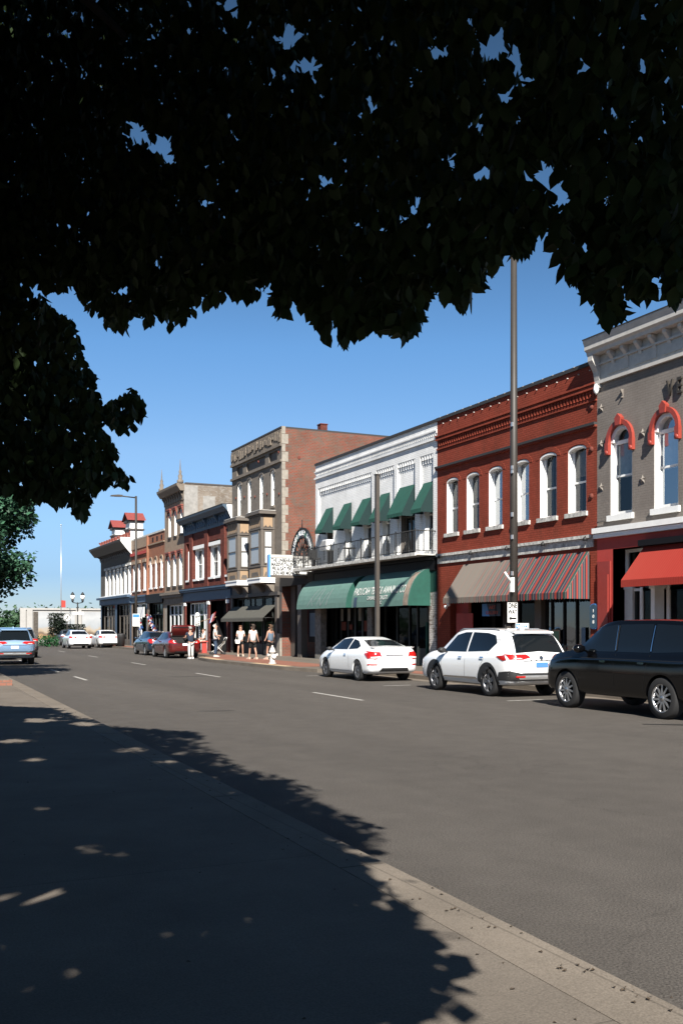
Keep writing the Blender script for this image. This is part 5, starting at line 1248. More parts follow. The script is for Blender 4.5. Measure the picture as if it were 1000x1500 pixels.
def wheel(root, x, y, r, w, side, rimm, spokes=5, style='split', rr=.68):
    m = MB(); s = side
    prof = [(r*rr, -w/2), (r*.92, -w/2), (r*.985, -w*.42), (r, -w*.3), (r, w*.3), (r*.985, w*.42), (r*.92, w/2), (r*rr, w/2)]
    m.lathe(prof, (0, 0, 0), 36, 'x', 0, cap=False)
    o = m.build('wheel', M['tyre'], root); o.location = (x, y, r); ORG[o.name] = Vector()
    m = MB(); f = s*(w/2-.015)
    m.lathe([(r*rr*1.01, f), (r*rr*.93, f-s*.01), (r*rr*.91, f-s*.12)], (0, 0, 0), 36, 'x', 0, cap=False)
    m.lathe([(r*rr*.93, f-s*.13), (.01, f-s*.13)], (0, 0, 0), 24, 'x', 1, cap=False)
    m.lathe([(r*.17, f-s*.04), (r*.15, f-s*.005), (.01, f)], (0, 0, 0), 14, 'x', 0, cap=False)
    for k in range(spokes):
        a0 = 2*pi*k/spokes+.2
        for da in ((-.16, .16) if style == 'split' else (0,)):
            a = a0+(da if style == 'split' else 0); hw = .030 if style == 'split' else .020
            if style == 'swirl': a += .25
            ri, ro = r*.12, r*rr*.94
            ci, si, co, so = cos(a0), sin(a0), cos(a), sin(a)
            ti = (-si*hw*1.2, ci*hw*1.2); to = (-so*hw*.9, co*hw*.9)
            P = [(ci*ri+ti[0], si*ri+ti[1]), (co*ro+to[0], so*ro+to[1]), (co*ro-to[0], so*ro-to[1]), (ci*ri-ti[0], si*ri-ti[1])]
            m.prism(P, f-s*.01, f-s*.05, 'x')
    rim = m.build('rim', [rimm, M['well']], o, org=(0, 0, 0)); ORG[rim.name] = Vector()
    return o
def wheels4(root, wy, r, w, hw, rimm, spokes, style='split'):
    for y in wy:
        for s in (-1, 1): wheel(root, s*(hw-w/2-.01), y, r, w, s, rimm, spokes, style)
def mirror(root, bvh, y, z, hw, mt, s=(-1, 1), big=1.0):
    for k in s:
        m = MB(); rings = []
        for t, q in ((-.09, .4), (-.07, .85), (0, 1), (.07, .8), (.11, .35)):
            rings.append([(k*(hw+.10)+.10*big*q*cos(a), y+t, z+.07*big*q*sin(a)) for a in np.linspace(0, 2*pi, 11)[:-1]])
        m.rings(rings); m.tube([(k*(hw-.08), y-.01, z-.05), (k*(hw+.08), y, z-.03)], .022, 6); m.build('mirror', mt, root)
def plate(root, bvh, x0, x1, z0, z1, mt=None, view='B', lettered=True):
    o = patch(bvh, root, rrect(x0, x1, z0, z1, .01), view, 'number_plate', mt or M['plate'], .016)
    return o
def seam(bvh, root, pts, view='L', w=.008, name='panel_gap'):
    """thin dark line along a polyline projected on the body"""
    ou, inn = [], []
    for i, p in enumerate(pts):
        a = Vector(pts[max(i-1, 0)]); b = Vector(pts[min(i+1, len(pts)-1)]); t = (b-a).normalized(); nrm = Vector((-t.y, t.x))*w/2
        ou.append(tuple(Vector(p)+nrm)); inn.append(tuple(Vector(p)-nrm))
    patch(bvh, root, ou+inn[::-1], view, name, M['well'], .004, .25)
def carpaint(name, col, rough=.25, metal=0., coat=1.):
    m = mat(name, col, rough, metal, coat=coat); m.node_tree.nodes['Principled BSDF'].inputs['Coat Roughness'].default_value = .03; return m
white_p = carpaint('white_car_paint', (.82, .83, .84), .35); black_p = carpaint('black_car_paint', (.002, .002, .0025), .12, coat=.2)
navy_p = carpaint('navy_car_paint', (.010, .022, .040), .25); redp = carpaint('red_car_paint', (.075, .007, .006), .25); blue_p = carpaint('blue_car_paint', (.17, .27, .40), .3, .4); grey_p = carpaint('grey_car_paint', (.12, .13, .14), .3, .4)

def finish(root, bvh, hw, win_poly, rear_glass, tails, seams, handles, extra=None, wins=('L', 'R'), gname='side_window'):
    for v in wins:
        for p in win_poly: patch(bvh, root, p, v, gname, M['carglass'], .006, .12)
    patch(bvh, root, rear_glass, 'B', 'rear_window', M['carglass'], .007, .1)
    for v in wins:
        for s in seams: seam(bvh, root, s, v)
        for (y, z) in handles: patch(bvh, root, rrect(y-.09, y+.09, z-.018, z+.018, .015), v, 'door_handle', M['chrome'], .03, .1)

# ---- white two-door coupe
def make_coupe():
    c = local('parked_car', 'white two-door coupe with black wheels parked before the green shop awnings', 'car')
    S = [(-2.25, .46, .78, .84, .52, .40), (-2.22, .38, .86, .94, .68, .52), (-2.14, .30, .90, 1.03, .80, .66), (-2.0, .25, .93, 1.06, .85, .70), (-1.75, .22, .94, 1.09, .872, .70), (-1.45, .20, .93, 1.17, .878, .64), (-.95, .19, .92, 1.31, .878, .57), (-.3, .18, .90, 1.395, .875, .55), (.3, .18, .88, 1.37, .875, .56), (.8, .18, .86, 1.19, .875, .61), (1.15, .18, .84, 1.00, .872, .70), (1.6, .20, .80, .90, .86, .72), (2.0, .23, .70, .79, .80, .66), (2.17, .28, .60, .67, .68, .5), (2.24, .36, .50, .56, .5, .35)]
    b, v = car_body(c, S, white_p, (-1.31, 1.31), .325, skirt=lambda y: .26)
    finish(c, v, .875, [[(.98, .97), (.38, 1.30), (-.15, 1.345), (-.42, 1.33), (-.36, .985)], [(-.44, .99), (-.50, 1.32), (-.85, 1.265), (-1.22, 1.10), (-1.12, 1.02)]],
           [(-.60, 1.10), (-.50, 1.285), (0, 1.30), (.50, 1.285), (.60, 1.10), (0, 1.115)], None, [[(.92, .94), (.86, .6), (.88, .3)], [(-.44, .96), (-.62, .7), (-.66, .3)], [(.86, .30), (-.66, .30)]], [(-.36, .82)])
    for s in (-1, 1):
        patch(v, c, [(s*.46, .80), (s*.50, .93), (s*.80, .95), (s*.82, .74), (s*.66, .70)], 'B', 'tail_lamp', M['tail'], .016, .045)
        patch(v, c, [(s*.50, .76), (s*.68, .735), (s*.78, .74), (s*.78, .78), (s*.5, .80)], 'B', 'reversing_lamp', M['tailw'], .021, .045)
        patch(v, c, [(-1.95, .90), (-2.12, .90), (-2.16, .74), (-2.05, .72), (-1.82, .88)], 'L' if s < 0 else 'R', 'tail_lamp', M['tail'], .014, .045)
        patch(v, c, rrect(s*.72-.12, s*.72+.12, .52, .56, .01), 'B', 'reflector', M['tail'], .012)
    plate(c, v, -.17, .17, .68, .80); patch(v, c, rrect(-.3, .3, .82, .85, .01), 'B', 'chrome_strip', M['chrome'], .012)
    patch(v, c, [(-.52, .33), (-.44, .44), (.44, .44), (.52, .33)], 'B', 'rear_valance', M['plastic'], .012)
    m = MB(); m.prism([(-2.12, 1.05), (-2.18, 1.09), (-1.98, 1.10), (-1.95, 1.07)], -.72, .72, 'x'); m.build('boot_spoiler', white_p, c)
    seam(v, c, [(-.62, 1.0), (-.66, .92), (-.44, .70), (-.44, .58), (.44, .58), (.44, .70), (.66, .92), (.62, 1.0)], 'B')
    mirror(c, v, .72, .99, .86, M['plastic'])
    wheels4(c, (-1.31, 1.31), .325, .215, .875, M['rimd'], 7)
    return c
# ---- crossover SUV
def suv_sections(L=2.33, w=.92, h=1.69):
    k = h/1.69
    return [(-L, .50, .80, .88, .62, .5), (-L+.04, .42, .92, 1.0, .78, .66), (-L+.14, .34, 1.02, 1.16, .87, .72), (-L+.28, .30, 1.06, 1.38*k, .905, .68), (-L+.48, .28, 1.07, 1.57*k, .92, .64), (-L+.8, .27, 1.06, 1.64*k, .925, .63), (-1.0, .26, 1.04, 1.675*k, .925, .63), (0, .26, 1.01, 1.69*k, .92, .63), (.55, .26, .99, 1.62*k, .92, .63), (1.0, .26, .98, 1.33*k, .92, .67), (1.25, .26, .97, 1.13, .92, .74), (1.7, .27, .95, 1.05, .905, .77), (L-.2, .30, .87, .94, .86, .72), (L-.06, .36, .72, .80, .74, .58), (L, .44, .60, .66, .58, .4)]
def make_crossover(paint, name, label, plate_m=None, badge=True, drk=True, rimm=None, group=None):
    c = local(name, label, 'car', group)
    b, v = car_body(c, suv_sections(), paint, (-1.35, 1.35), .36, skirt=lambda y: .40, arch_r=1.12)
    finish(c, v, .92, [[(1.0, 1.07), (.52, 1.50), (.1, 1.575), (-.22, 1.58), (-.22, 1.08)], [(-.29, 1.085), (-.29, 1.58), (-1.0, 1.56), (-1.38, 1.50), (-1.55, 1.32), (-1.30, 1.12)]],
           [(-.68, 1.08), (-.60, 1.50), (0, 1.53), (.60, 1.50), (.68, 1.08), (0, 1.12)], None, [[(1.02, 1.02), (.98, .7), (1.0, .42)], [(-.25, 1.05), (-.22, .42)], [(-1.28, 1.08), (-1.0, .75), (-.95, .5)]], [(-.02, .93), (-1.08, .95)])
    for s, vw in ((-1, 'L'), (1, 'R')):
        for wy in (-1.35, 1.35): patch(v, c, ring2(wy, .37, .40, .475, -12, 192, 20), vw, 'wheel_arch_trim', M['plastic'], .012, .15)
        patch(v, c, [(.90, .40), (-.85, .40), (-.80, .46), (.80, .44)], vw, 'sill_trim', M['chrome'], .014)
        patch(v, c, [(-1.72, 1.00), (-2.05, 1.03), (-2.14, .92), (-2.02, .90)], vw, 'tail_lamp', M['tail'], .014, .045)
        patch(v, c, [(s*.30, .98), (s*.42, 1.05), (s*.86, 1.05), (s*.84, .93), (s*.52, .93)], 'B', 'tail_lamp', M['tail'], .016, .045)
        patch(v, c, [(s*.54, .945), (s*.60, .965), (s*.76, .965), (s*.75, .945)], 'B', 'reversing_lamp', M['tailw'], .022, .045)
        patch(v, c, rrect(s*.60-.12, s*.60+.12, .50, .54, .01), 'B', 'reflector', M['tail'], .024)
    patch(v, c, [(-.80, .42), (-.86, .66), (-.6, .60), (.6, .60), (.86, .66), (.80, .42)], 'B', 'rear_bumper_trim', M['plastic'], .012)
    for s, vw in ((-1, 'L'), (1, 'R')): patch(v, c, [(-1.78, .42), (-1.86, .62), (-2.24, .66), (-2.26, .42)], vw, 'rear_bumper_trim', M['plastic'], .010)
    patch(v, c, [(-.62, .46), (-.70, .55), (.70, .55), (.62, .46)], 'B', 'silver_insert', M['alum'], .020)
    patch(v, c, rrect(-.52, .52, .885, .905, .008), 'B', 'chrome_strip', M['plastic'], .012)
    plate(c, v, -.17, .17, .74, .86, plate_m)
    if badge:
        p = [(.05*cos(t), .965+.05*sin(t)) for t in np.linspace(0, 2*pi, 17)[:-1]]; patch(v, c, p, 'B', 'round_badge', M['plastic'], .013)
        patch(v, c, rrect(-.035, .035, .955, .975, .008), 'B', 'badge_bar', M['chrome'], .016)
        for k, x in enumerate(np.linspace(.30, -.30, 5)): patch(v, c, rrect(x-.014, x+.014, .912, .93, .004), 'B', 'badge_letter', M['plastic'], .013)
    m = MB(); m.prism([(-1.80, 1.585), (-2.02, 1.56), (-2.0, 1.60), (-1.75, 1.635), (-1.5, 1.655)], -.56, .56, 'x'); m.build('roof_spoiler', paint, c)
    m = MB()
    for s in (-1, 1): m.tube([(s*.60, .5, 1.615), (s*.60, .3, 1.665), (s*.60, -1.3, 1.665), (s*.60, -1.45, 1.62)], .018, 6)
    m.build('roof_rail', M['alum'] if drk else M['chrome'], c)
    m = MB(); m.prism([(-1.35, 1.64), (-1.52, 1.72), (-1.55, 1.63)], -.02, .02, 'x'); m.build('aerial_fin', paint, c)
    seam(v, c, [(-.72, 1.4), (-.76, 1.06), (-.72, .7), (-.66, .61), (.66, .61), (.72, .7), (.76, 1.06), (.72, 1.4)], 'B')
    mirror(c, v, .80, 1.10, .90, M['plastic'], big=1.15)
    wheels4(c, (-1.35, 1.35), .36, .23, .925, rimm or M['rimd'], 5)
    if not rimm:
        pass
    return c
# ---- large black luxury SUV
def make_big_suv():
    c = local('parked_car', 'large black SUV with many-spoked silver wheels, nearest car at the right edge', 'car')
    S = [(-2.58, .50, .92, .98, .70, .6), (-2.54, .42, 1.05, 1.15, .88, .76), (-2.44, .38, 1.14, 1.32, .95, .76), (-2.3, .36, 1.17, 1.60, .975, .74), (-2.1, .34, 1.17, 1.78, .985, .72), (-1.7, .33, 1.16, 1.84, .99, .71), (-.8, .32, 1.16, 1.87, .99, .71), (.1, .32, 1.155, 1.865, .99, .71), (.5, .32, 1.15, 1.80, .99, .72), (.95, .32, 1.14, 1.50, .99, .75), (1.25, .32, 1.13, 1.27, .985, .82), (1.7, .33, 1.09, 1.19, .97, .84), (2.1, .34, 1.02, 1.12, .94, .80), (2.27, .38, .92, 1.02, .86, .7), (2.34, .46, .80, .86, .72, .55)]
    b, v = car_body(c, S, black_p, (-1.46, 1.46), .39, skirt=lambda y: .36, arch_r=1.10)
    finish(c, v, .99, [[(1.08, 1.21), (.52, 1.70), (.10, 1.76), (.02, 1.76), (-.08, 1.22)], [(-.14, 1.22), (-.04, 1.76), (-1.0, 1.77), (-1.08, 1.22)], [(-1.14, 1.22), (-1.08, 1.77), (-1.75, 1.74), (-2.05, 1.62), (-2.18, 1.26)]],
           [(-.72, 1.20), (-.64, 1.70), (.64, 1.70), (.72, 1.20)], None, [[(1.10, 1.16), (1.02, .8), (1.05, .36)], [(-.10, 1.18), (-.12, .36)], [(-1.10, 1.18), (-1.02, .8), (-.95, .5)], [(2.2, .98), (1.3, 1.08), (-2.3, 1.08)]], [(.22, 1.02), (-.92, 1.02)])
    for vw in 'LR':
        patch(v, c, [(-.085, 1.25), (-.12, 1.25), (-.03, 1.74), (-.005, 1.74)], vw, 'door_pillar', M['plastic'], .010); patch(v, c, [(-1.09, 1.25), (-1.115, 1.25), (-1.06, 1.74), (-1.035, 1.74)], vw, 'door_pillar', M['chrome'], .010)
        patch(v, c, [(-.075, 1.25), (-.090, 1.25), (.012, 1.74), (.027, 1.74)], vw, 'door_pillar', M['chrome'], .012)
        patch(v, c, [(2.05, .98), (2.22, .97), (2.2, .86), (2.06, .88)], vw, 'headlight', M['tailw'], .008)
    patch(v, c, [(-.80, 1.21), (-.66, 1.66), (.66, 1.66), (.80, 1.21)], 'F', 'windscreen', M['carglass'], .008)
    mirror(c, v, .88, 1.27, .97, black_p, big=1.35)
    wheels4(c, (-1.46, 1.46), .39, .26, .99, M['rim'], 11, 'swirl')
    for ch_ in [o for o in c.children if o.name.startswith('wheel')]: pass
    return c
# ---- saloon
def make_saloon(paint, label, rimm, group=None, boot_open=False, name='parked_car', tail='wide'):
    c = local(name, label, 'car', group)
    S = [(-2.40, .46, .80, .86, .58, .46), (-2.37, .38, .90, .97, .74, .6), (-2.28, .30, .95, 1.06, .83, .70), (-2.1, .26, .97, 1.09, .88, .72), (-1.75, .23, .96, 1.11, .90, .70), (-1.45, .21, .95, 1.20, .905, .66), (-.95, .20, .94, 1.38, .905, .60), (-.4, .19, .93, 1.455, .90, .585), (.25, .19, .91, 1.44, .90, .59), (.75, .19, .89, 1.25, .90, .63), (1.15, .19, .87, 1.03, .895, .72), (1.6, .20, .83, .94, .885, .74), (2.05, .23, .74, .84, .83, .68), (2.25, .28, .62, .70, .72, .54), (2.33, .36, .52, .58, .55, .38)]
    b, v = car_body(c, S, paint, (-1.36, 1.40), .33, skirt=lambda y: .24)
    finish(c, v, .90, [[(.95, .99), (.36, 1.35), (-.05, 1.40), (-.12, .99)], [(-.18, .99), (-.12, 1.40), (-.6, 1.385), (-1.0, 1.30), (-1.42, 1.12), (-1.25, 1.03)]],
           [(-.62, 1.12), (-.52, 1.35), (0, 1.37), (.52, 1.35), (.62, 1.12), (0, 1.13)], None, [[(.95, .96), (.92, .6), (.95, .28)], [(-.15, .97), (-.14, .28)], [(-1.2, 1.0), (-.98, .7), (-.92, .4)]], [(.02, .86), (-1.0, .88)])
    for s, vw in ((-1, 'L'), (1, 'R')):
        patch(v, c, [(s*.34, .85), (s*.40, .95), (s*.80, .98), (s*.82, .84), (s*.6, .80)] if tail == 'wide' else [(s*.42, .78), (s*.46, .96), (s*.80, .98), (s*.82, .76), (s*.6, .72)], 'B', 'tail_lamp', M['tail'], .016, .045)
        patch(v, c, [(s*.46, .86), (s*.48, .90), (s*.64, .91), (s*.64, .86)], 'B', 'reversing_lamp', M['tailw'], .018)
        patch(v, c, [(-1.98, .96), (-2.24, .97), (-2.27, .82), (-2.15, .82)], vw, 'tail_lamp', M['tail'], .014, .045)
    plate(c, v, -.17, .17, .70, .82); patch(v, c, rrect(-.34, .34, .885, .905, .008), 'B', 'chrome_strip', M['chrome'], .012)
    patch(v, c, [(-.62, .30), (-.56, .40), (.56, .40), (.62, .30)], 'B', 'rear_valance', M['plastic'], .012)
    if boot_open:
        patch(v, c, [(-.66, 1.04), (-.60, .90), (-.5, .84), (.5, .84), (.60, .90), (.66, 1.04), (.66, 1.12), (-.66, 1.12)], 'B', 'boot_opening', M['well'], .020)
        patch(v, c, [(-.66, -2.26), (.66, -2.26), (.66, -1.62), (-.66, -1.62)], 'T', 'boot_opening', M['well'], .014)
        m = MB(); rings = []
        for t in np.linspace(0, 1, 7):
            y = -1.6-.32*t-.12*sin(t*pi); z = 1.14+.62*t
            rings.append([(-.68, y, z), (-.5, y-.03, z+.05), (.5, y-.03, z+.05), (.68, y, z), (.62, y+.05, z-.05), (-.62, y+.05, z-.05)])
        m.rings(rings, 0); ld = m.build('boot_lid', paint, c)
        m = MB(); m.quad((-.58, -1.68, 1.20), (.58, -1.68, 1.20), (.58, -1.99, 1.70), (-.58, -1.99, 1.70)); m.build('lid_lining', M['plastic'], ld)
        m = MB()
        for s in (-1, 1): m.tube([(s*.6, -1.65, 1.12), (s*.62, -1.8, 1.35)], .02, 5)
        m.build('hinge', M['alum'], ld)
    else: seam(v, c, [(-.64, 1.05), (-.66, .96), (-.50, .84), (-.48, .66), (.48, .66), (.50, .84), (.66, .96), (.64, 1.05)], 'B')
    mirror(c, v, .68, 1.02, .89, paint)
    wheels4(c, (-1.36, 1.40), .33, .215, .90, rimm, 8)
    return c
HEAD = -math.atan(.025)
def put(c, xl, yr, hw, L):
    """left flank x, rear bumper y"""
    c.location = (xl+hw, yr+L, 0); c.rotation_euler = (0, 0, HEAD); return c
cp = put(make_coupe(), 13.82, 27.45, .875, 2.25)
cr = put(make_crossover(white_p, 'parked_car', 'white crossover SUV with black wheel-arch trim, between the white coupe and the black SUV', M['bplate']), 13.68, 19.75, .92, 2.33)
bs = put(make_big_suv(), 13.2, 13.1, .99, 2.58)
rd = put(make_saloon(redp, 'red saloon with its boot wide open, a man standing behind it', M['alum'], boot_open=True), 14.25, 52.2, .90, 2.40)
nv = put(make_saloon(navy_p, 'dark navy saloon parked in front of the red saloon', M['alum'], tail='tall'), 14.55, 57.9, .90, 2.40)
ws = make_saloon(white_p, 'white saloon driving in the left lane, nearest the flood wall shrubs', M['alum'], group='white saloons at the far end', name='moving_car')
put(ws, 13.55, 78.6, .90, 2.4)
w2 = copy_tree(ws); w2.name = 'parked_car'; w2['label'] = 'white saloon parked at the far right kerb by the corner building'; put(w2, 16.3, 81.0, .90, 2.4)
gs = make_saloon(grey_p, 'dark grey saloon half hidden between the two white saloons', M['alum'], name='moving_car'); put(gs, 15.1, 92, .90, 2.4)
bl = make_crossover(blue_p, 'parked_car', 'light blue crossover with dark rear glass at the left edge of the road', None, badge=False, rimm=M['alum'])
put(bl, 4.75, 46.6, .92, 2.33)
dv = make_crossover(grey_p, 'parked_car', 'dark grey crossover just ahead of the light blue crossover', None, badge=False, rimm=M['alum']); put(dv, 6.3, 56.5, .92, 2.33)
lb = copy_tree(bl); lb['label'] = 'light blue crossover roof showing beyond the first one at the picture edge'; put(lb, 4.6, 53.5, .92, 2.33)

# ================================================================== people
def skin_mesh(name, verts, edges, radii, mt, parent, sub=1, smooth=True):
    me = bpy.data.meshes.new(name); me.from_pydata([Vector(v) for v in verts], edges, [])
    o = bpy.data.objects.new(name, me); COL.objects.link(o)
    md = o.modifiers.new('skin', 'SKIN'); md.use_smooth_shade = True
    sv = me.skin_vertices[0].data
    for i, r in enumerate(radii): sv[i].radius = (r, r) if not isinstance(r, tuple) else r; sv[i].use_root = (i == 0)
    s = o.modifiers.new('sub', 'SUBSURF'); s.levels = sub; s.render_levels = sub
    dg = bpy.context.evaluated_depsgraph_get(); me2 = bpy.data.meshes.new_from_object(o.evaluated_get(dg)); o.modifiers.clear(); o.data = me2; me2.name = name
    me2.materials.clear(); me2.materials.append(mt); me2.polygons.foreach_set('use_smooth', [True]*len(me2.polygons))
    o.parent = parent; ORG[o.name] = Vector(); return o
def person(label, loc, rz, H=1.72, top=None, bottom=None, hair=(.05, .04, .03), skin='skinp', arms=((.28, .05), (.28, .05)), legs=((.0, 0.), (.0, 0.)), female=False, sleeve='short', bottom_len='long', hair_long=False, lean=0., elbows=(0, 0), shoes=(.02, .02, .02), sit=False, cap=None):
    """facing +Y locally. arms: (outward, forward) of the hand; legs: (forward offset of foot, sideways)"""
    root = local('person', label, 'person')
    s = H/1.72; w = .19 if not female else .165
    hz = .92*s if not sit else .50
    P = {'pel': (0, 0, hz), 'abd': (0, lean*.3, hz+.16*s), 'che': (0, lean*.7, hz+.38*s), 'nb': (0, lean*.95, hz+.545*s), 'hd': (0, lean*1.05+.012, hz+.665*s), 'top': (0, lean*1.1+.0, hz+.75*s)}
    vs = [P['pel'], P['abd'], P['che'], P['nb'], P['hd'], P['top']]; ed = [(0, 1), (1, 2), (2, 3), (3, 4), (4, 5)]
    ra = [(.155*s, .11*s), (.125*s, .10*s), (.155*s, .11*s), .058*s, (.078*s, .095*s), (.062*s, .075*s)]
    A = {}
    for k, sd_ in ((0, -1), (1, 1)):
        sh = (sd_*w*s, lean*.85, hz+.49*s); out, fw = arms[k]
        el = (sd_*(w+.07)*s, lean*.85-.03+elbows[k]*.10, hz+.22*s); ha = (sd_*(out)*s, lean*.8+fw, hz+.02*s+elbows[k]*.22)
        wr = tuple(el[i]+(ha[i]-el[i])*.86 for i in range(3)); A[k] = (sh, el, wr, ha)
        i0 = len(vs); vs += [sh, el, wr, ha]; ed += [(2, i0), (i0, i0+1), (i0+1, i0+2), (i0+2, i0+3)]; ra += [.052*s, .042*s, .028*s, (.038*s, .022*s)]
        d = (Vector(ha)-Vector(el)).normalized(); sdv = Vector((0, 1, 0)).cross(d).normalized() if abs(d.y) < .9 else Vector((1, 0, 0))
        fr = d.cross(sdv).normalized()
        for q, (o_, ln) in enumerate(((-.030, .070), (-.010, .082), (.010, .078), (.028, .060))):
            b_ = Vector(ha)+fr*o_*s+d*.02; m1 = b_+d*ln*.55*s; t_ = m1+(d*.8+sdv*(-sd_)*.4)*ln*.5*s; j = len(vs); vs += [tuple(b_), tuple(m1), tuple(t_)]; ed += [(i0+3, j), (j, j+1), (j+1, j+2)]; ra += [.010*s, .009*s, .007*s]
        th = Vector(ha)+fr*.036*s-d*.01; j = len(vs); vs += [tuple(th), tuple(th+(d*.6+fr*.5)*.05*s)]; ed += [(i0+3, j), (j, j+1)]; ra += [.011*s, .009*s]
    Lg = {}
    for k, sd_ in ((0, -1), (1, 1)):
        fwd, out = legs[k]
        if sit: hp, kn, an, to = (sd_*.09, 0, hz-.02), (sd_*.12, .42, hz+.02), (sd_*.12, .45+fwd, .08), (sd_*.13, .6+fwd, .03)
        else: hp, kn, an, to = (sd_*.09*s, 0, hz-.06*s), (sd_*(.095+out*.5)*s, fwd*.55+.03, .48*s), (sd_*(.09+out)*s, fwd, .085), (sd_*(.105+out)*s, fwd+.15, .035)
        Lg[k] = (hp, kn, an, to); i0 = len(vs); vs += [hp, kn, ((kn[0]+an[0])/2, (kn[1]+an[1])/2-.02, (kn[2]+an[2])/2+.05), an, to]; ed += [(0, i0), (i0, i0+1), (i0+1, i0+2), (i0+2, i0+3), (i0+3, i0+4)]
        ra += [.085*s, .056*s, .053*s, .035*s, (.04*s, .022*s)]
    sk = M[skin]
    body = skin_mesh('body', vs, ed, ra, sk, root, 1)
    # face
    hd = Vector(P['hd']); m = MB()
    m.lathe([(.003, .055), (.012, .03), (.02, 0), (.001, -.004)], (hd.x, hd.y+.085*s, hd.z-.02), 6, 'z'); 
    for e in (-1, 1): m.lathe([(.01, -.012), (.03, 0), (.01, .012)], (hd.x+e*.083*s, hd.y-.0, hd.z), 8, 'x')
    m.build('face_features', sk, body)
    m = MB()
    for e in (-1, 1): m.box(hd.x+e*.03-.012, hd.x+e*.03+.012, hd.y+.088*s, hd.y+.094*s, hd.z+.012, hd.z+.022)
    m.box(hd.x-.022, hd.x+.022, hd.y+.088*s, hd.y+.094*s, hd.z-.050, hd.z-.043); m.build('eyes_and_mouth', M['darkred'] if female else M['stone'], body)
    hm = mat('hair', hair, .8)
    hv = [(hd.x, hd.y-.012, hd.z+.045*s), (hd.x, hd.y-.03*s, hd.z+.085*s)]; he = [(0, 1)]; hr = [(.088*s, .098*s), (.07*s, .075*s)]
    hv.append((hd.x, hd.y-.055*s, hd.z-.0)); he.append((0, 2)); hr.append(.07*s)
    if hair_long: hv.append((hd.x, hd.y-.08*s, hd.z-.16*s)); he.append((2, 3)); hr.append((.085*s, .04*s))
    skin_mesh('hair', hv, he, hr, hm, root, 1)
    tm = mat('top_cloth', top, .9, var=.08, vscale=10); z0 = hz-.075*s if not sit else hz+.0
    tv = [(0, 0, z0), P['abd'], P['che'], (0, lean*.9, hz+.49*s)]; te = [(0, 1), (1, 2), (2, 3)]; tr = [(.19*s, .15*s), (.165*s, .135*s), (.178*s, .132*s), (.10*s, .075*s)]
    for k in (0, 1):
        sh, el, wr, ha = A[k]; i0 = len(tv)
        if sleeve == 'none': tv += [tuple(Vector(sh)*.98+Vector((0, 0, .01)))]; te += [(2, i0)]; tr += [.058*s]
        else:
            t = .6 if sleeve == 'short' else 1.; e_ = tuple(sh[i]+(el[i]-sh[i])*t for i in range(3)); tv += [sh, e_]; te += [(2, i0), (i0, i0+1)]; tr += [.066*s, .058*s]
            if sleeve == 'long': tv += [wr]; te += [(i0+1, i0+2)]; tr += [.04*s]
    skin_mesh('shirt', tv, te, tr, tm, root, 1)
    bmn = mat('bottom_cloth', bottom, .9, var=.08, vscale=10); bv = [(0, 0, hz+.06*s)]; be = []; br = [(.175*s, .14*s)]
    for k in (0, 1):
        hp, kn, an, to = Lg[k]; i0 = len(bv)
        if bottom_len == 'long': bv += [hp, kn, (an[0], an[1], an[2]+.03)]; be += [(0, i0), (i0, i0+1), (i0+1, i0+2)]; br += [.105*s, .08*s, .062*s]
        else:
            e_ = tuple(hp[i]+(kn[i]-hp[i])*(.55 if bottom_len == 'short' else .85) for i in range(3)); bv += [hp, e_]; be += [(0, i0), (i0, i0+1)]; br += [.108*s, .092*s]
    skin_mesh('trousers' if bottom_len == 'long' else 'shorts', bv, be, br, bmn, root, 1)
    shm = mat('shoe', shoes, .7)
    for k in (0, 1):
        hp, kn, an, to = Lg[k]; m = MB(); m.prism([(an[1]-.08, 0.0), (to[1]+.06, 0.0), (to[1]+.07, .03), (to[1]-.02, .07), (an[1]+.03, .11), (an[1]-.07, .10)], an[0]-.045, an[0]+.045, 'x'); m.build('shoe', shm, root)
    root.location = loc; root.rotation_euler = (0, 0, rz); return root
person('man in a navy polo and white trousers bending into the open red boot', (15.25, 51.75, 0), .1, 1.70, (.015, .025, .045), (.50, .50, .48), (.30, .28, .26), arms=((.22, .42), (.22, .42)), elbows=(.9, .9), lean=.12, shoes=(.6, .6, .6))
person('man in a white T-shirt and dark blue jeans standing on the brick corner', (16.25, 50.6, .12), R(-120), 1.74, (.52, .52, .51), (.03, .05, .09), (.42, .40, .38), arms=((.26, .1), (.22, .25)), elbows=(.2, .8), shoes=(.4, .4, .38))
person('person in a pale shirt and beige shorts seated by the folding pushchair', (18.15, 58.9, .34), R(95), 1.65, (.55, .52, .48), (.50, .42, .34), (.10, .07, .05), arms=((.2, .25), (.2, .25)), elbows=(.4, .4), bottom_len='knee', sit=True)
person('woman in a white blouse and black shorts carrying a white bag by the shop awning', (17.75, 50.9, .12), R(165), 1.64, (.50, .50, .48), (.012, .012, .012), (.16, .08, .045), arms=((.17, .22), (.2, .2)), elbows=(.9, .9), legs=((-.12, .05), (.12, .06)), female=True, bottom_len='short', shoes=(.5, .36, .28))
person('woman seen from behind in a white top and black knee shorts, one foot lifted', (16.75, 46.2, .12), R(10), 1.70, (.52, .52, .50), (.010, .010, .010), (.05, .035, .025), arms=((.26, .02), (.28, -.04)), legs=((.22, 0), (-.18, 0)), female=True, bottom_len='knee', hair_long=True, shoes=(.5, .36, .28))
person('woman in a blue-grey vest and black shorts behind the hydrant', (17.4, 45.5, .12), R(20), 1.68, (.09, .13, .18), (.010, .010, .010), (.10, .055, .03), arms=((.28, .05), (.28, .1)), elbows=(.3, .3), legs=((.15, .02), (-.1, .02)), female=True, bottom_len='short', sleeve='none', hair_long=True, shoes=(.5, .36, .28))
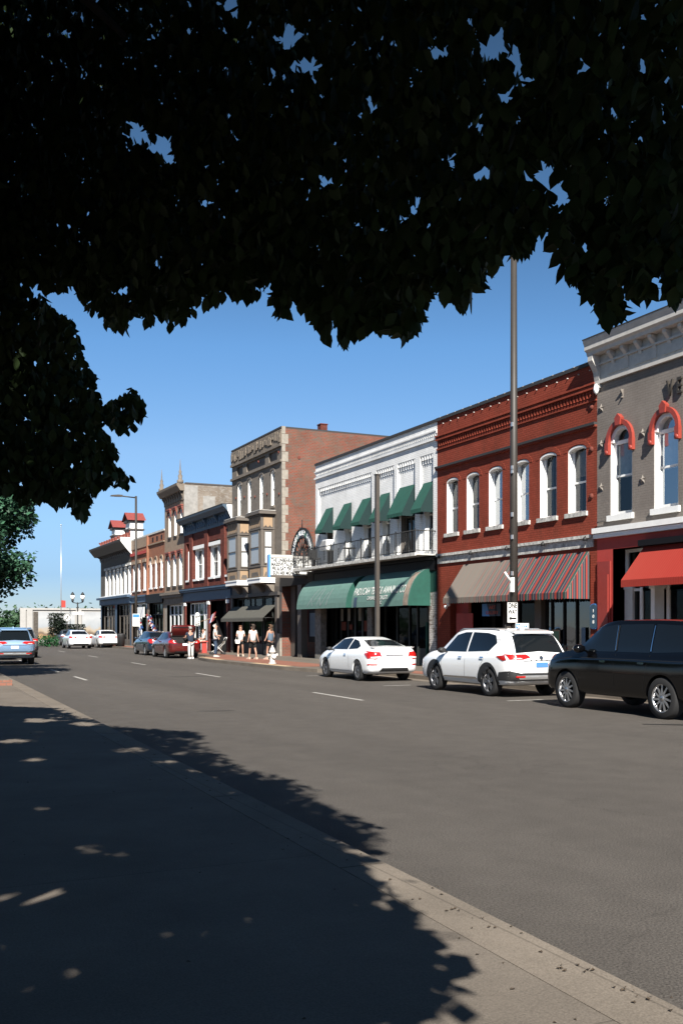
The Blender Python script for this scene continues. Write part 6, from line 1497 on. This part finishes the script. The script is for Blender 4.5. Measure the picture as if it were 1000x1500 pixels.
bg_ = thing('handbag', 'white handbag hanging beside the woman in the white blouse', 'bag', (17.5, 50.7, .9))
m_ = MB(); m_.prism([(17.40, .82), (17.62, .82), (17.66, 1.02), (17.36, 1.02)], 50.66, 50.74, 'y'); m_.build('pouch', M['wtrim'], bg_); m_ = MB(); m_.tube([(17.4, 50.7, 1.02), (17.5, 50.72, 1.3), (17.62, 50.7, 1.02)], .01, 5); m_.build('strap', M['wtrim'], bg_)
pr = thing('pushchair', 'small white-framed folding pushchair beside the seated person', 'pushchair', (17.6, 54.5, .12))
X_, Y_ = 17.65, 54.6
m_ = MB()
for s in (-.2, .2): m_.tube([(X_-.35, Y_+s, .2), (X_+.35, Y_+s, .75), (X_+.5, Y_+s, 1.1)], .02, 6); m_.tube([(X_+.35, Y_+s, .2), (X_-.25, Y_+s, .72)], .02, 6)
m_.tube([(X_+.5, Y_-.2, 1.1), (X_+.5, Y_+.2, 1.1)], .02, 6); m_.build('frame', M['wtrim'], pr)
m_ = MB(); m_.quad((X_-.2, Y_-.19, .5), (X_-.2, Y_+.19, .5), (X_+.15, Y_+.19, .42), (X_+.15, Y_-.19, .42)); m_.quad((X_+.15, Y_-.19, .42), (X_+.15, Y_+.19, .42), (X_+.4, Y_+.19, .9), (X_+.4, Y_-.19, .9)); m_.build('seat', M['curtain'], pr)
for a, s in ((-.35, -.2), (-.35, .2), (.35, -.2), (.35, .2)): m_ = MB(); m_.lathe([(.085, Y_+s-.02), (.085, Y_+s+.02)], (X_+a, 0, .205), 12, 'y'); m_.build('wheel', M['plastic'], pr)
# ================================================================== trees
rng = np.random.default_rng(11)
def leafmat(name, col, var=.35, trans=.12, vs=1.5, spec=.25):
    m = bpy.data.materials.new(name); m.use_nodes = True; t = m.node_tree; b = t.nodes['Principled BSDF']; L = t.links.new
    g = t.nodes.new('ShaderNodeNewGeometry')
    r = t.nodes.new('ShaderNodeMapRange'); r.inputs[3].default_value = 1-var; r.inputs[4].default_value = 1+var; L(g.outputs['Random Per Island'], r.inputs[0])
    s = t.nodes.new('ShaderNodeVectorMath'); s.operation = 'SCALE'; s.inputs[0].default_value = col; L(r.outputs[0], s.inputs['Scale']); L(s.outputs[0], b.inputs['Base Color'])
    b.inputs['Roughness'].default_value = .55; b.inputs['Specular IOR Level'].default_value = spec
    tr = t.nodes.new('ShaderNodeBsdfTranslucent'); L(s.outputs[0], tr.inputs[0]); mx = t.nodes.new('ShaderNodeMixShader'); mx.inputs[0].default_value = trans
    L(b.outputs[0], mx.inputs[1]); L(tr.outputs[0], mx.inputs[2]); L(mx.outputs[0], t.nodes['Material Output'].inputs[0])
    return m
LEAF = np.array([(0, 0, 0), (-.20, .22, .05), (-.32, .45, .07), (-.25, .68, .05), (-.10, .86, .02), (0, 1.0, -.03), (.10, .86, .02), (.25, .68, .05), (.32, .45, .07), (.20, .22, .05), (0, .5, -.02)], float)
LF = [(0, 10, 2, 1), (10, 4, 3, 2), (10, 5, 4), (10, 6, 5), (10, 8, 7, 6), (0, 9, 8, 10)]
SIMPLE = np.array([(0, 0, 0), (-.3, .5, .06), (0, 1.0, 0), (.3, .5, .06)], float); SF = [(0, 3, 2, 1)]
def leaves(name, P, size, mt, parent, droop=.6, simple=False, widen=1.0):
    n = len(P); T = SIMPLE if simple else LEAF; F = SF if simple else LF; k = len(T)
    az = rng.uniform(0, 2*pi, n); el = -np.abs(rng.normal(droop, .45, n)); roll = rng.normal(0, .7, n)
    if isinstance(size, (int, float)): sz = size*rng.uniform(.7, 1.25, n)
    else: sz = size*rng.uniform(.75, 1.2, n)
    d = np.stack([np.cos(el)*np.cos(az), np.cos(el)*np.sin(az), np.sin(el)], 1)
    side = np.stack([-np.sin(az), np.cos(az), np.zeros(n)], 1); up = np.cross(side, d)
    s2 = side*np.cos(roll)[:, None]+up*np.sin(roll)[:, None]; u2 = np.cross(s2, d)
    V = P[:, None, :]+sz[:, None, None]*(T[None, :, 0:1]*widen*s2[:, None, :]+T[None, :, 1:2]*d[:, None, :]+T[None, :, 2:3]*u2[:, None, :])
    org = np.array(ORG[parent.name]); V = (V-org).reshape(-1, 3)
    me = bpy.data.meshes.new(name); nf = len(F); lens = [len(f) for f in F]
    loops = np.concatenate([np.array(f) for f in F]); base = (np.arange(n)*k)[:, None]+loops[None, :]
    tot = np.tile(lens, n); start = np.concatenate([[0], np.cumsum(tot)[:-1]])
    me.vertices.add(n*k); me.vertices.foreach_set('co', V.ravel()); me.loops.add(base.size); me.loops.foreach_set('vertex_index', base.ravel().astype(np.int32))
    me.polygons.add(n*nf); me.polygons.foreach_set('loop_start', start.astype(np.int32)); me.polygons.foreach_set('loop_total', tot.astype(np.int32)); me.update(calc_edges=True)
    me.materials.append(mt); o = bpy.data.objects.new(name, me); COL.objects.link(o); o.parent = parent; ORG[o.name] = ORG[parent.name]; return o
CS, CC = sin(TH), cos(TH)
def img(P):
    d = P[:, 0]*CS+P[:, 1]*CC; r = P[:, 0]*CC-P[:, 1]*CS; dd = np.where(d < .05, .05, d)
    return 500+1458*r/dd, 918-(P[:, 2]-1.72)*1458/dd, d
def world(px, py, d):
    a = (px-500)/1458; return np.stack([d*(CS+CC*a), d*(CC-CS*a), 1.72+(918-py)/1458*d], 1)
# outline of the hanging canopy: lowest reach per bearing, and the lobe that hangs at the left
UP = np.array([(-60, 440), (0, 430), (60, 425), (100, 428), (112, 425), (125, 448), (145, 468), (160, 480), (185, 486), (200, 465), (215, 470), (235, 466), (250, 486), (262, 470), (275, 468), (290, 450), (312, 440), (345, 436), (375, 432), (395, 428), (412, 455), (420, 470), (432, 440), (446, 452), (458, 462), (472, 512), (484, 485), (492, 465), (505, 512), (520, 500), (540, 496), (560, 485), (578, 505), (592, 510), (606, 488), (612, 465), (628, 440), (645, 428), (660, 452), (675, 462), (690, 450), (700, 412), (712, 400), (722, 415), (732, 380), (746, 362), (758, 385), (768, 395), (780, 365), (792, 340), (803, 322), (812, 360), (820, 400), (832, 425), (848, 412), (858, 432), (872, 460), (888, 475), (905, 482), (918, 450), (930, 436), (945, 442), (958, 425), (975, 438), (990, 446), (1010, 430), (1100, 440)], float)
LOBE = [(-80, 400), (0, 420), (60, 440), (85, 468), (108, 478), (116, 505), (122, 535), (138, 560), (140, 590), (158, 600), (196, 578), (214, 600), (206, 618), (196, 622), (196, 636), (178, 640), (158, 620), (150, 640), (168, 658), (172, 690), (190, 708), (180, 722), (165, 708), (146, 722), (132, 745), (126, 768), (112, 760), (100, 738), (84, 746), (62, 735), (45, 742), (30, 745), (14, 720), (-10, 735), (-80, 720)]
LX = np.array([p[0] for p in LOBE]); LY = np.array([p[1] for p in LOBE])
def inpoly(x, y):
    c = np.zeros(len(x), bool); n = len(LX); j = n-1
    for i in range(n):
        cond = ((LY[i] > y) != (LY[j] > y)) & (x < (LX[j]-LX[i])*(y-LY[i])/(LY[j]-LY[i]+1e-9)+LX[i]); c ^= cond; j = i
    return c
GY = np.array([1030, 1045, 1060, 1072, 1100, 1125, 1150, 1172, 1215, 1255, 1300, 1345, 1375, 1400, 1440, 1456, 1480, 1500, 1700]); GXb = np.array([-300, 80, 120, 300, 330, 375, 470, 485, 575, 570, 530, 490, 505, 560, 590, 680, 660, 610, 600])
LD = np.array(LIGHT)
def shadow_ok(P, slack=0):
    G = P-LD[None, :]*((P[:, 2])/LD[2])[:, None]
    px, py, d = img(G); ok = np.where(d > .3, px < np.interp(py, GY, GXb)+slack, G[:, 0] < 2.3)
    return ok
HOLES = np.array([(190, 1098, .22), (70, 1182, .12), (55, 1112, .13), (120, 1238, .10), (178, 1246, .08), (70, 1310, .13), (20, 1312, .10), (240, 1115, .15), (290, 1128, .15), (312, 1200, .10), (130, 1060, .22), (60, 1055, .25), (500, 1228, .10), (540, 1243, .10), (470, 1255, .08), (230, 1150, .09), (155, 1165, .09), (400, 1240, .08), (262, 1092, .10), (20, 1085, .2), (330, 1160, .1), (530, 1320, .1), (505, 1390, .05), (90, 1420, .07)])
hd_ = 2333/(HOLES[:, 1]-918); ha_ = (HOLES[:, 0]-500)/1458; HG = np.stack([hd_*(CS+CC*ha_), hd_*(CC-CS*ha_)], 1)
def holes_ok(P):
    G = P-LD[None, :]*((P[:, 2]-.12)/LD[2])[:, None]; ok = np.ones(len(P), bool)
    for (x, y), r in zip(HG, HOLES[:, 2]*1.45): ok &= ((G[:, 0]-x)**2+((G[:, 1]-y)*.8)**2) > (r*rng.uniform(.7, 1.25, len(P)))**2
    return ok
def fringe_ok(P):
    G = P-LD[None, :]*(P[:, 2]/LD[2])[:, None]; px, py, d = img(G); gap = np.interp(py, GY, GXb)-px
    return (d < .3) | (py < 1080) | (gap > 90) | (rng.uniform(0, 1, len(P)) < np.clip(gap/90, .12, 1)**1.3)
st = thing('shade_tree', 'large broadleaf street tree whose dark drooping canopy hangs over the top of the picture', 'tree', (-1.7, 1.2, .12))
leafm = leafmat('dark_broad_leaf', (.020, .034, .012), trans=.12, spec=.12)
sfn0 = lambda x: np.interp(x, [300, 500, 750, 1000], [0, .030, .046, .040])
N = 30000
px = rng.uniform(-60, 1060, N*3); px = px[rng.uniform(0, 1, N*3) < (np.interp(px, [-60, 200, 500, 700, 850, 1060], [6.2, 4.6, 3.3, 2.6, 2.2, 1.8])/6.2)**1.2][:N]; N = len(px); pt = rng.uniform(0, 1, N)
ub = np.interp(px, UP[:, 0], UP[:, 1]); py = -60+(ub-14+60)*pt**.8
dc = np.interp(px, [-60, 200, 500, 700, 850, 1060], [6.2, 4.6, 3.2, 2.3, 1.85, 1.48]); dd = dc*rng.uniform(.93, 1.22, N)
Pv = world(px, py-10-.45*sfn0(px)*1458/dd, dd)
ok = (rng.uniform(0, 1, N) < .93)
# openings that let the sky through
for (hx, hy, hr) in ((232, 215, 13), (250, 235, 10), (198, 195, 14), (340, 10, 13), (720, 75, 14), (755, 105, 9), (855, 108, 8), (790, 262, 14), (812, 295, 14), (706, 262, 9), (452, 100, 11), (415, 55, 9), (690, 190, 8), (640, 85, 8), (180, 430, 8), (390, 120, 8), (855, 370, 9), (600, 312, 8), (430, 60, 9), (545, 160, 7), (745, 140, 10), (780, 130, 7), (900, 180, 7), (660, 240, 7), (870, 60, 6), (940, 120, 7), (560, 350, 6), (480, 270, 7), (350, 205, 7), (300, 300, 7), (755, 180, 9)):
    ok &= ~((px-hx)**2+(py-hy)**2 < (hr*np.where(px > 400, 1.9, 1.3)*rng.uniform(.7, 1.5, N))**2)
ok &= holes_ok(Pv) | (px > 640) | (rng.uniform(0, 1, N) < .5)
Pv = Pv[ok]; 
# single leaves and small sprays hanging below the edge
F_ = 900; fx = rng.uniform(-20, 1020, F_); fx += 14*np.sin(fx*.13); fy = np.interp(fx, UP[:, 0], UP[:, 1])+rng.uniform(-24, 6, F_)
Pf = world(fx, fy-14-12*(fx > 450), np.interp(fx, [-60, 200, 500, 700, 850, 1060], [6.2, 4.6, 3.2, 2.3, 1.85, 1.48])*rng.uniform(.93, 1.05, F_))
# left lobe
M2 = 9500; qx = rng.uniform(-80, 215, M2); qy = rng.uniform(400, 770, M2); inn = inpoly(qx, qy+6)
qx, qy = qx[inn], qy[inn]; Pl = world(qx, qy-6, rng.uniform(5.4, 7.2, len(qx)))
sfn = lambda x: np.interp(x, [0, 500, 750, 1000], [.072, .060, .046, .037])
sz = np.concatenate([sfn(px[ok]), sfn(fx), np.full(len(Pl), .075)])
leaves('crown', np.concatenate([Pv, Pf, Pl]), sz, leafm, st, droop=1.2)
# the crown above and behind: dense, larger sprays
K = 420000
G = np.stack([rng.uniform(-9, 6.3, K), rng.uniform(-6, 19, K), np.zeros(K)], 1); z = rng.uniform(3.4, 9.5, K)
Pc = G+LD[None, :]*(z/LD[2])[:, None]; Pc[:, 2] = z
c0 = np.array([-1.0, 1.2, 5.9]); rad = np.array([6.2, 8.2, 4.1]); e = (((Pc-c0)/rad)**2).sum(1)
gx, gy, gd = img(Pc); infr = (gd > .2) & (gx > -40) & (gx < 1040) & (gy > -70)
ok = (e < 1) & (e > .02) & (~infr) & shadow_ok(Pc, -15) & (Pc[:, 2] > 3.0)
Pc = Pc[ok]; Pc = Pc[holes_ok(Pc) & fringe_ok(Pc)][:90000]; sc_ = .17
R_ = Pv[rng.uniform(0, 1, len(Pv)) < .4]
Rr = R_-LD[None, :]*rng.uniform(.5, 4.2, len(R_))[:, None]+rng.normal(0, .12, (len(R_), 3)); gx, gy, gd = img(Rr)
Rr = Rr[((gy < -70) | (gx > 1040) | (gd < .2)) & (Rr[:, 2] > 2.7)]; Rr = Rr[holes_ok(Rr)]; Pc = np.concatenate([Pc, Rr])
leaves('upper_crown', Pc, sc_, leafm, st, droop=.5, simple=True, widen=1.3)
def limbs(root, base, h, r, tips, name='trunk'):
    m = MB(); m.tube([base, (base[0]+.06, base[1]+.03, base[2]+h*.4), (base[0]+.02, base[1]+.1, base[2]+h)], [r*1.35, r, r*.8], 12)
    top = Vector((base[0]+.02, base[1]+.1, base[2]+h))
    for t in tips:
        t = Vector(t); a = top.lerp(t, .35)+Vector((0, 0, .35)); b = top.lerp(t, .7)+Vector((0, 0, .35)); m.tube([top-Vector((0, 0, .2)), a, b, t], [r*.5, r*.34, r*.2, r*.06], 7)
    return m.build(name, M['bark'], root)
limbs(st, (-1.7, 1.2, .12), 2.6, .21, [(.9, 4.0, 4.1), (1.0, 2.6, 4.2), (.8, 1.6, 4.2), (.4, 5.0, 4.0), (-3.5, 4, 6.5), (-4, -2, 6), (0, -4, 7), (.6, -.5, 6.5), (0, 1.5, 8.3), (-1, 6, 6.5), (-2, 7, 7)])
# twigs reaching into the hanging fringe
m_ = MB()
for (a, b, c, da, db) in (((90, 640), (150, 622), (204, 586), 6.0, 6.3), ((300, 330), (420, 400), (470, 480), 4.0, 3.5), ((700, 330), (730, 350), (745, 372), 3.1, 3.0), ((875, 340), (885, 400), (903, 462), 2.7, 2.6)):
    pts = world(np.array([a[0], b[0], c[0]], float), np.array([a[1], b[1], c[1]], float), np.array([da, (da+db)/2, db])); m_.tube([tuple(p) for p in pts], [.014, .008, .003], 5)
m_.build('twigs', M['bark'], st)
# second pavement tree (outside the left edge; its shade reaches the kerb)
t2 = thing('shade_tree', 'broadleaf pavement tree beyond the left edge, shading the far end of the near pavement', 'tree', (-2.6, 12.5, .12))
K = 60000; u = rng.normal(0, 1, (K, 3)); u /= np.linalg.norm(u, axis=1)[:, None]; Pc = np.array([-2.6, 12.8, 6.2])+u*np.array([4.6, 4.2, 3.0])*rng.uniform(.25, 1, K)[:, None]**.5
gx, gy, gd = img(Pc); infr = (gx > -40) & (gy > -70) & (gd > .1); Pc = Pc[(~infr) & shadow_ok(Pc, 0)]; Pc = Pc[holes_ok(Pc)][:24000]
leaves('crown', Pc, .19, leafm, t2, simple=True, widen=1.3); limbs(t2, (-2.6, 12.5, .12), 2.8, .18, [(-4, 14, 6.5), (-1.5, 13, 7), (-3, 11, 7), (-1.5, 11.5, 6)])
for k, (yy_, lb_) in enumerate(((-13.5, 'added broadleaf pavement tree behind the camera for dark reflections, nearer of two'), (-24, 'added broadleaf pavement tree far behind the camera for dark reflections'), (23.0, 'added broadleaf pavement tree out of the picture beside the planter edge for dark reflections'))):
    q_ = copy_tree(t2); q_.location = (-3.4 if yy_ > 0 else -5, yy_, .12); q_['label'] = lb_  # unseen trees added so windows and car bodies reflect something dark
# bluish green tree at the left edge
gm = leafmat('blue_green_leaf', (.030, .080, .045), var=.5, trans=.1); gt = thing('roadside_tree', 'bluish green layered tree at the left edge of the street behind the hanging leaves', 'tree', (-.6, 35, .12))
P = []; rng = np.random.default_rng(5)
for k in range(190):
    zc = 2.9+6.6*((k*.56984) % 1); rr_ = 6.4*math.sqrt(max(.05, 1-((zc-6.3)/4.9)**2)); a = (k*2.39996) % (2*pi); q = rr_*math.sqrt(.25+.75*((k*.754877) % 1))*.84
    c = np.array([-.6+q*cos(a), 35+q*sin(a), zc]); n = 900; u = np.clip(rng.normal(0, 1, (n, 3)), -1.7, 1.7); P.append(c+u*np.array([.66, .66, .26]))
P = np.concatenate(P); gx, gy, gd = img(P); P = P[(gx < 52+4*np.sin(gy*.15)) & (gy > 722)]
leaves('crown', P, .17, gm, gt, simple=True, droop=.2, widen=1.2); limbs(gt, (-.6, 35, .12), 2.6, .26, [(1.3, 36, 4.5), (-3, 35, 7), (0, 33, 8), (2.2, 34, 6.2), (-4, 37, 5), (.3, 38, 7)])
# far wood across the river
fw_ = MB(); P = []
for k in range(260):
    c = np.array([rng.uniform(-60, 40), rng.uniform(180, 200), rng.uniform(0, 3.4)]); u = rng.normal(0, 1, (150, 3)); P.append(c+u*np.array([2.2, 2, 1.0]))
o_ = thing('far_wood', None, None, (0, 190, 0)); P = np.concatenate(P); P[:, 2] = np.abs(P[:, 2])
fo = leaves('far_wood', P, .7, leafmat('far_foliage', (.035, .075, .035), var=.45), o_, simple=True, droop=.1, widen=1.4); fo.parent = None; fo.location = (0, 190, 0); bpy.data.objects.remove(o_); tag(fo, kind='stuff')
# shrubs by the flood wall
def shrub(name, label, c, r, n, lm, size=.16):
    s = thing(name, label, 'shrub', (c[0], c[1], 0)); u = np.clip(rng.normal(0, 1, (n, 3)), -1.5, 1.5); P = np.array(c)+u*np.array(r)*.5; P[:, 2] = np.abs(P[:, 2])+.1
    leaves('foliage', P, size, lm, s, simple=True, droop=-.1, widen=1.3); m = MB(); m.tube([(c[0], c[1], 0), (c[0], c[1], c[2])], [.06, .02], 6); m.build('stem', M['bark'], s)
dm = leafmat('dark_shrub_leaf', (.014, .022, .014), var=.4)
shrub('shrub', 'tall dark shrub against the mural, left of the no-turn sign', (15.6, 97, 1.6), (1.0, 1.0, 1.7), 3000, dm)
shrub('shrub', 'rounded dark shrub against the mural, behind the twin-globe lamp', (17.0, 98, 1.1), (1.5, 1.2, 1.0), 3000, dm)
shrub('planter_shrub', 'low green shrub left of the moving white saloon', (13.3, 88, .4), (1.0, .8, .6), 700, leafmat('green_shrub_leaf', (.02, .09, .03)))
# litter and dry leaves on the near kerb
lt = MB()
for (a, b, n) in ((825, 1418, 6), (860, 1422, 7), (915, 1450, 5), (960, 1468, 5), (712, 1362, 4), (660, 1335, 4), (700, 1345, 3), (640, 1300, 3)):
    w_ = world(np.array([a], float), np.array([b], float), np.array([2333./(b-918)]))[0]
    for k in range(n):
        x, y = w_[0]+rnd.gauss(0, .035), w_[1]+rnd.gauss(0, .035); s = rnd.uniform(.006, .018); t_ = rnd.uniform(0, 6)
        lt.quad((x, y, .124), (x+s*cos(t_), y+s*sin(t_), .13), (x+1.6*s*cos(t_+.5), y+1.6*s*sin(t_+.5), .126), (x+s*cos(t_+1.2), y+s*sin(t_+1.2), .133))
for k in range(260):
    y = rnd.uniform(2.6, 20); x = nx(y)-.02-abs(rnd.gauss(0, .25)) if k % 3 else rnd.uniform(-.5, 3)
    if k % 3 == 1: x = nx(y)+abs(rnd.gauss(0, .10))
    z0 = .122 if x < nx(y) else .004
    s = rnd.uniform(.008, .022); t_ = rnd.uniform(0, 6)
    lt.quad((x, y, z0), (x+s*cos(t_), y+s*sin(t_), z0+.006), (x+1.6*s*cos(t_+.5), y+1.6*s*sin(t_+.5), z0+.003), (x+s*cos(t_+1.2), y+s*sin(t_+1.2), z0+.008))
tag(lt.build('leaf_litter', mat('dry_leaf', (.05, .035, .022), .9), org=(3, 4, .12)), kind='stuff')

# ================================================================== pieces that repeat on a thing become parts of their own
SPLIT = {'red_pier', 'roof_rail', 'cornice_bracket', 'brick_arch', 'pier_capital', 'shop_pilaster', 'stone_pier', 'window_lintel', 'rosette', 'finial', 'window_card', 'window_poster', 'pier', 'gooseneck_light', 'whitewash_patch', 'recessed_panel', 'window_hood', 'brick_pier', 'parapet_opening', 'turret_column', 'anchor_plate', 'oriel_panel', 'mural', 'shopfront_post', 'curtain', 'banner_bracket', 'recessed_panel', 'awning_frame_', 'pilaster', 'corbel', 'balustrade_urn', 'carved_ornament', 'blue_cloth', 'red_cloth', 'white_cloth', 'twigs'}
def split_islands(o):
    bm = bmesh.new(); bm.from_mesh(o.data); bm.verts.ensure_lookup_table(); seen = set(); isl = []
    for v in bm.verts:
        if v.index in seen: continue
        st_ = [v]; seen.add(v.index); grp = []
        while st_:
            a = st_.pop(); grp.append(a)
            for e in a.link_edges:
                b = e.other_vert(a)
                if b.index not in seen: seen.add(b.index); st_.append(b)
        lo = [min(p.co[i] for p in grp)-.012 for i in range(3)]; hi = [max(p.co[i] for p in grp)+.012 for i in range(3)]; isl.append([set(p.index for p in grp), lo, hi])
    ch = True
    while ch:
        ch = False
        for i in range(len(isl)):
            for j in range(i+1, len(isl)):
                A, B = isl[i], isl[j]
                if all(A[1][k] <= B[2][k] and B[1][k] <= A[2][k] for k in range(3)):
                    A[0] |= B[0]; A[1] = [min(a, b) for a, b in zip(A[1], B[1])]; A[2] = [max(a, b) for a, b in zip(A[2], B[2])]; isl.pop(j); ch = True; break
            if ch: break
    if 1 < len(isl) <= 100:
        nm = o.name.split('.')[0]
        for s, _, _ in isl:
            b2 = bm.copy(); b2.verts.ensure_lookup_table(); bmesh.ops.delete(b2, geom=[v for v in b2.verts if v.index not in s], context='VERTS')
            me = bpy.data.meshes.new(nm); b2.to_mesh(me); b2.free()
            for m in o.data.materials: me.materials.append(m)
            n = bpy.data.objects.new(nm, me); COL.objects.link(n); n.parent = o.parent; n.location = o.location; n.rotation_euler = o.rotation_euler
        bpy.data.objects.remove(o)
    bm.free()
for o in list(SC.objects):
    if o.type == 'MESH' and o.parent and o.name.split('.')[0] in SPLIT and not o.children and len(o.data.vertices) < 4000: split_islands(o)
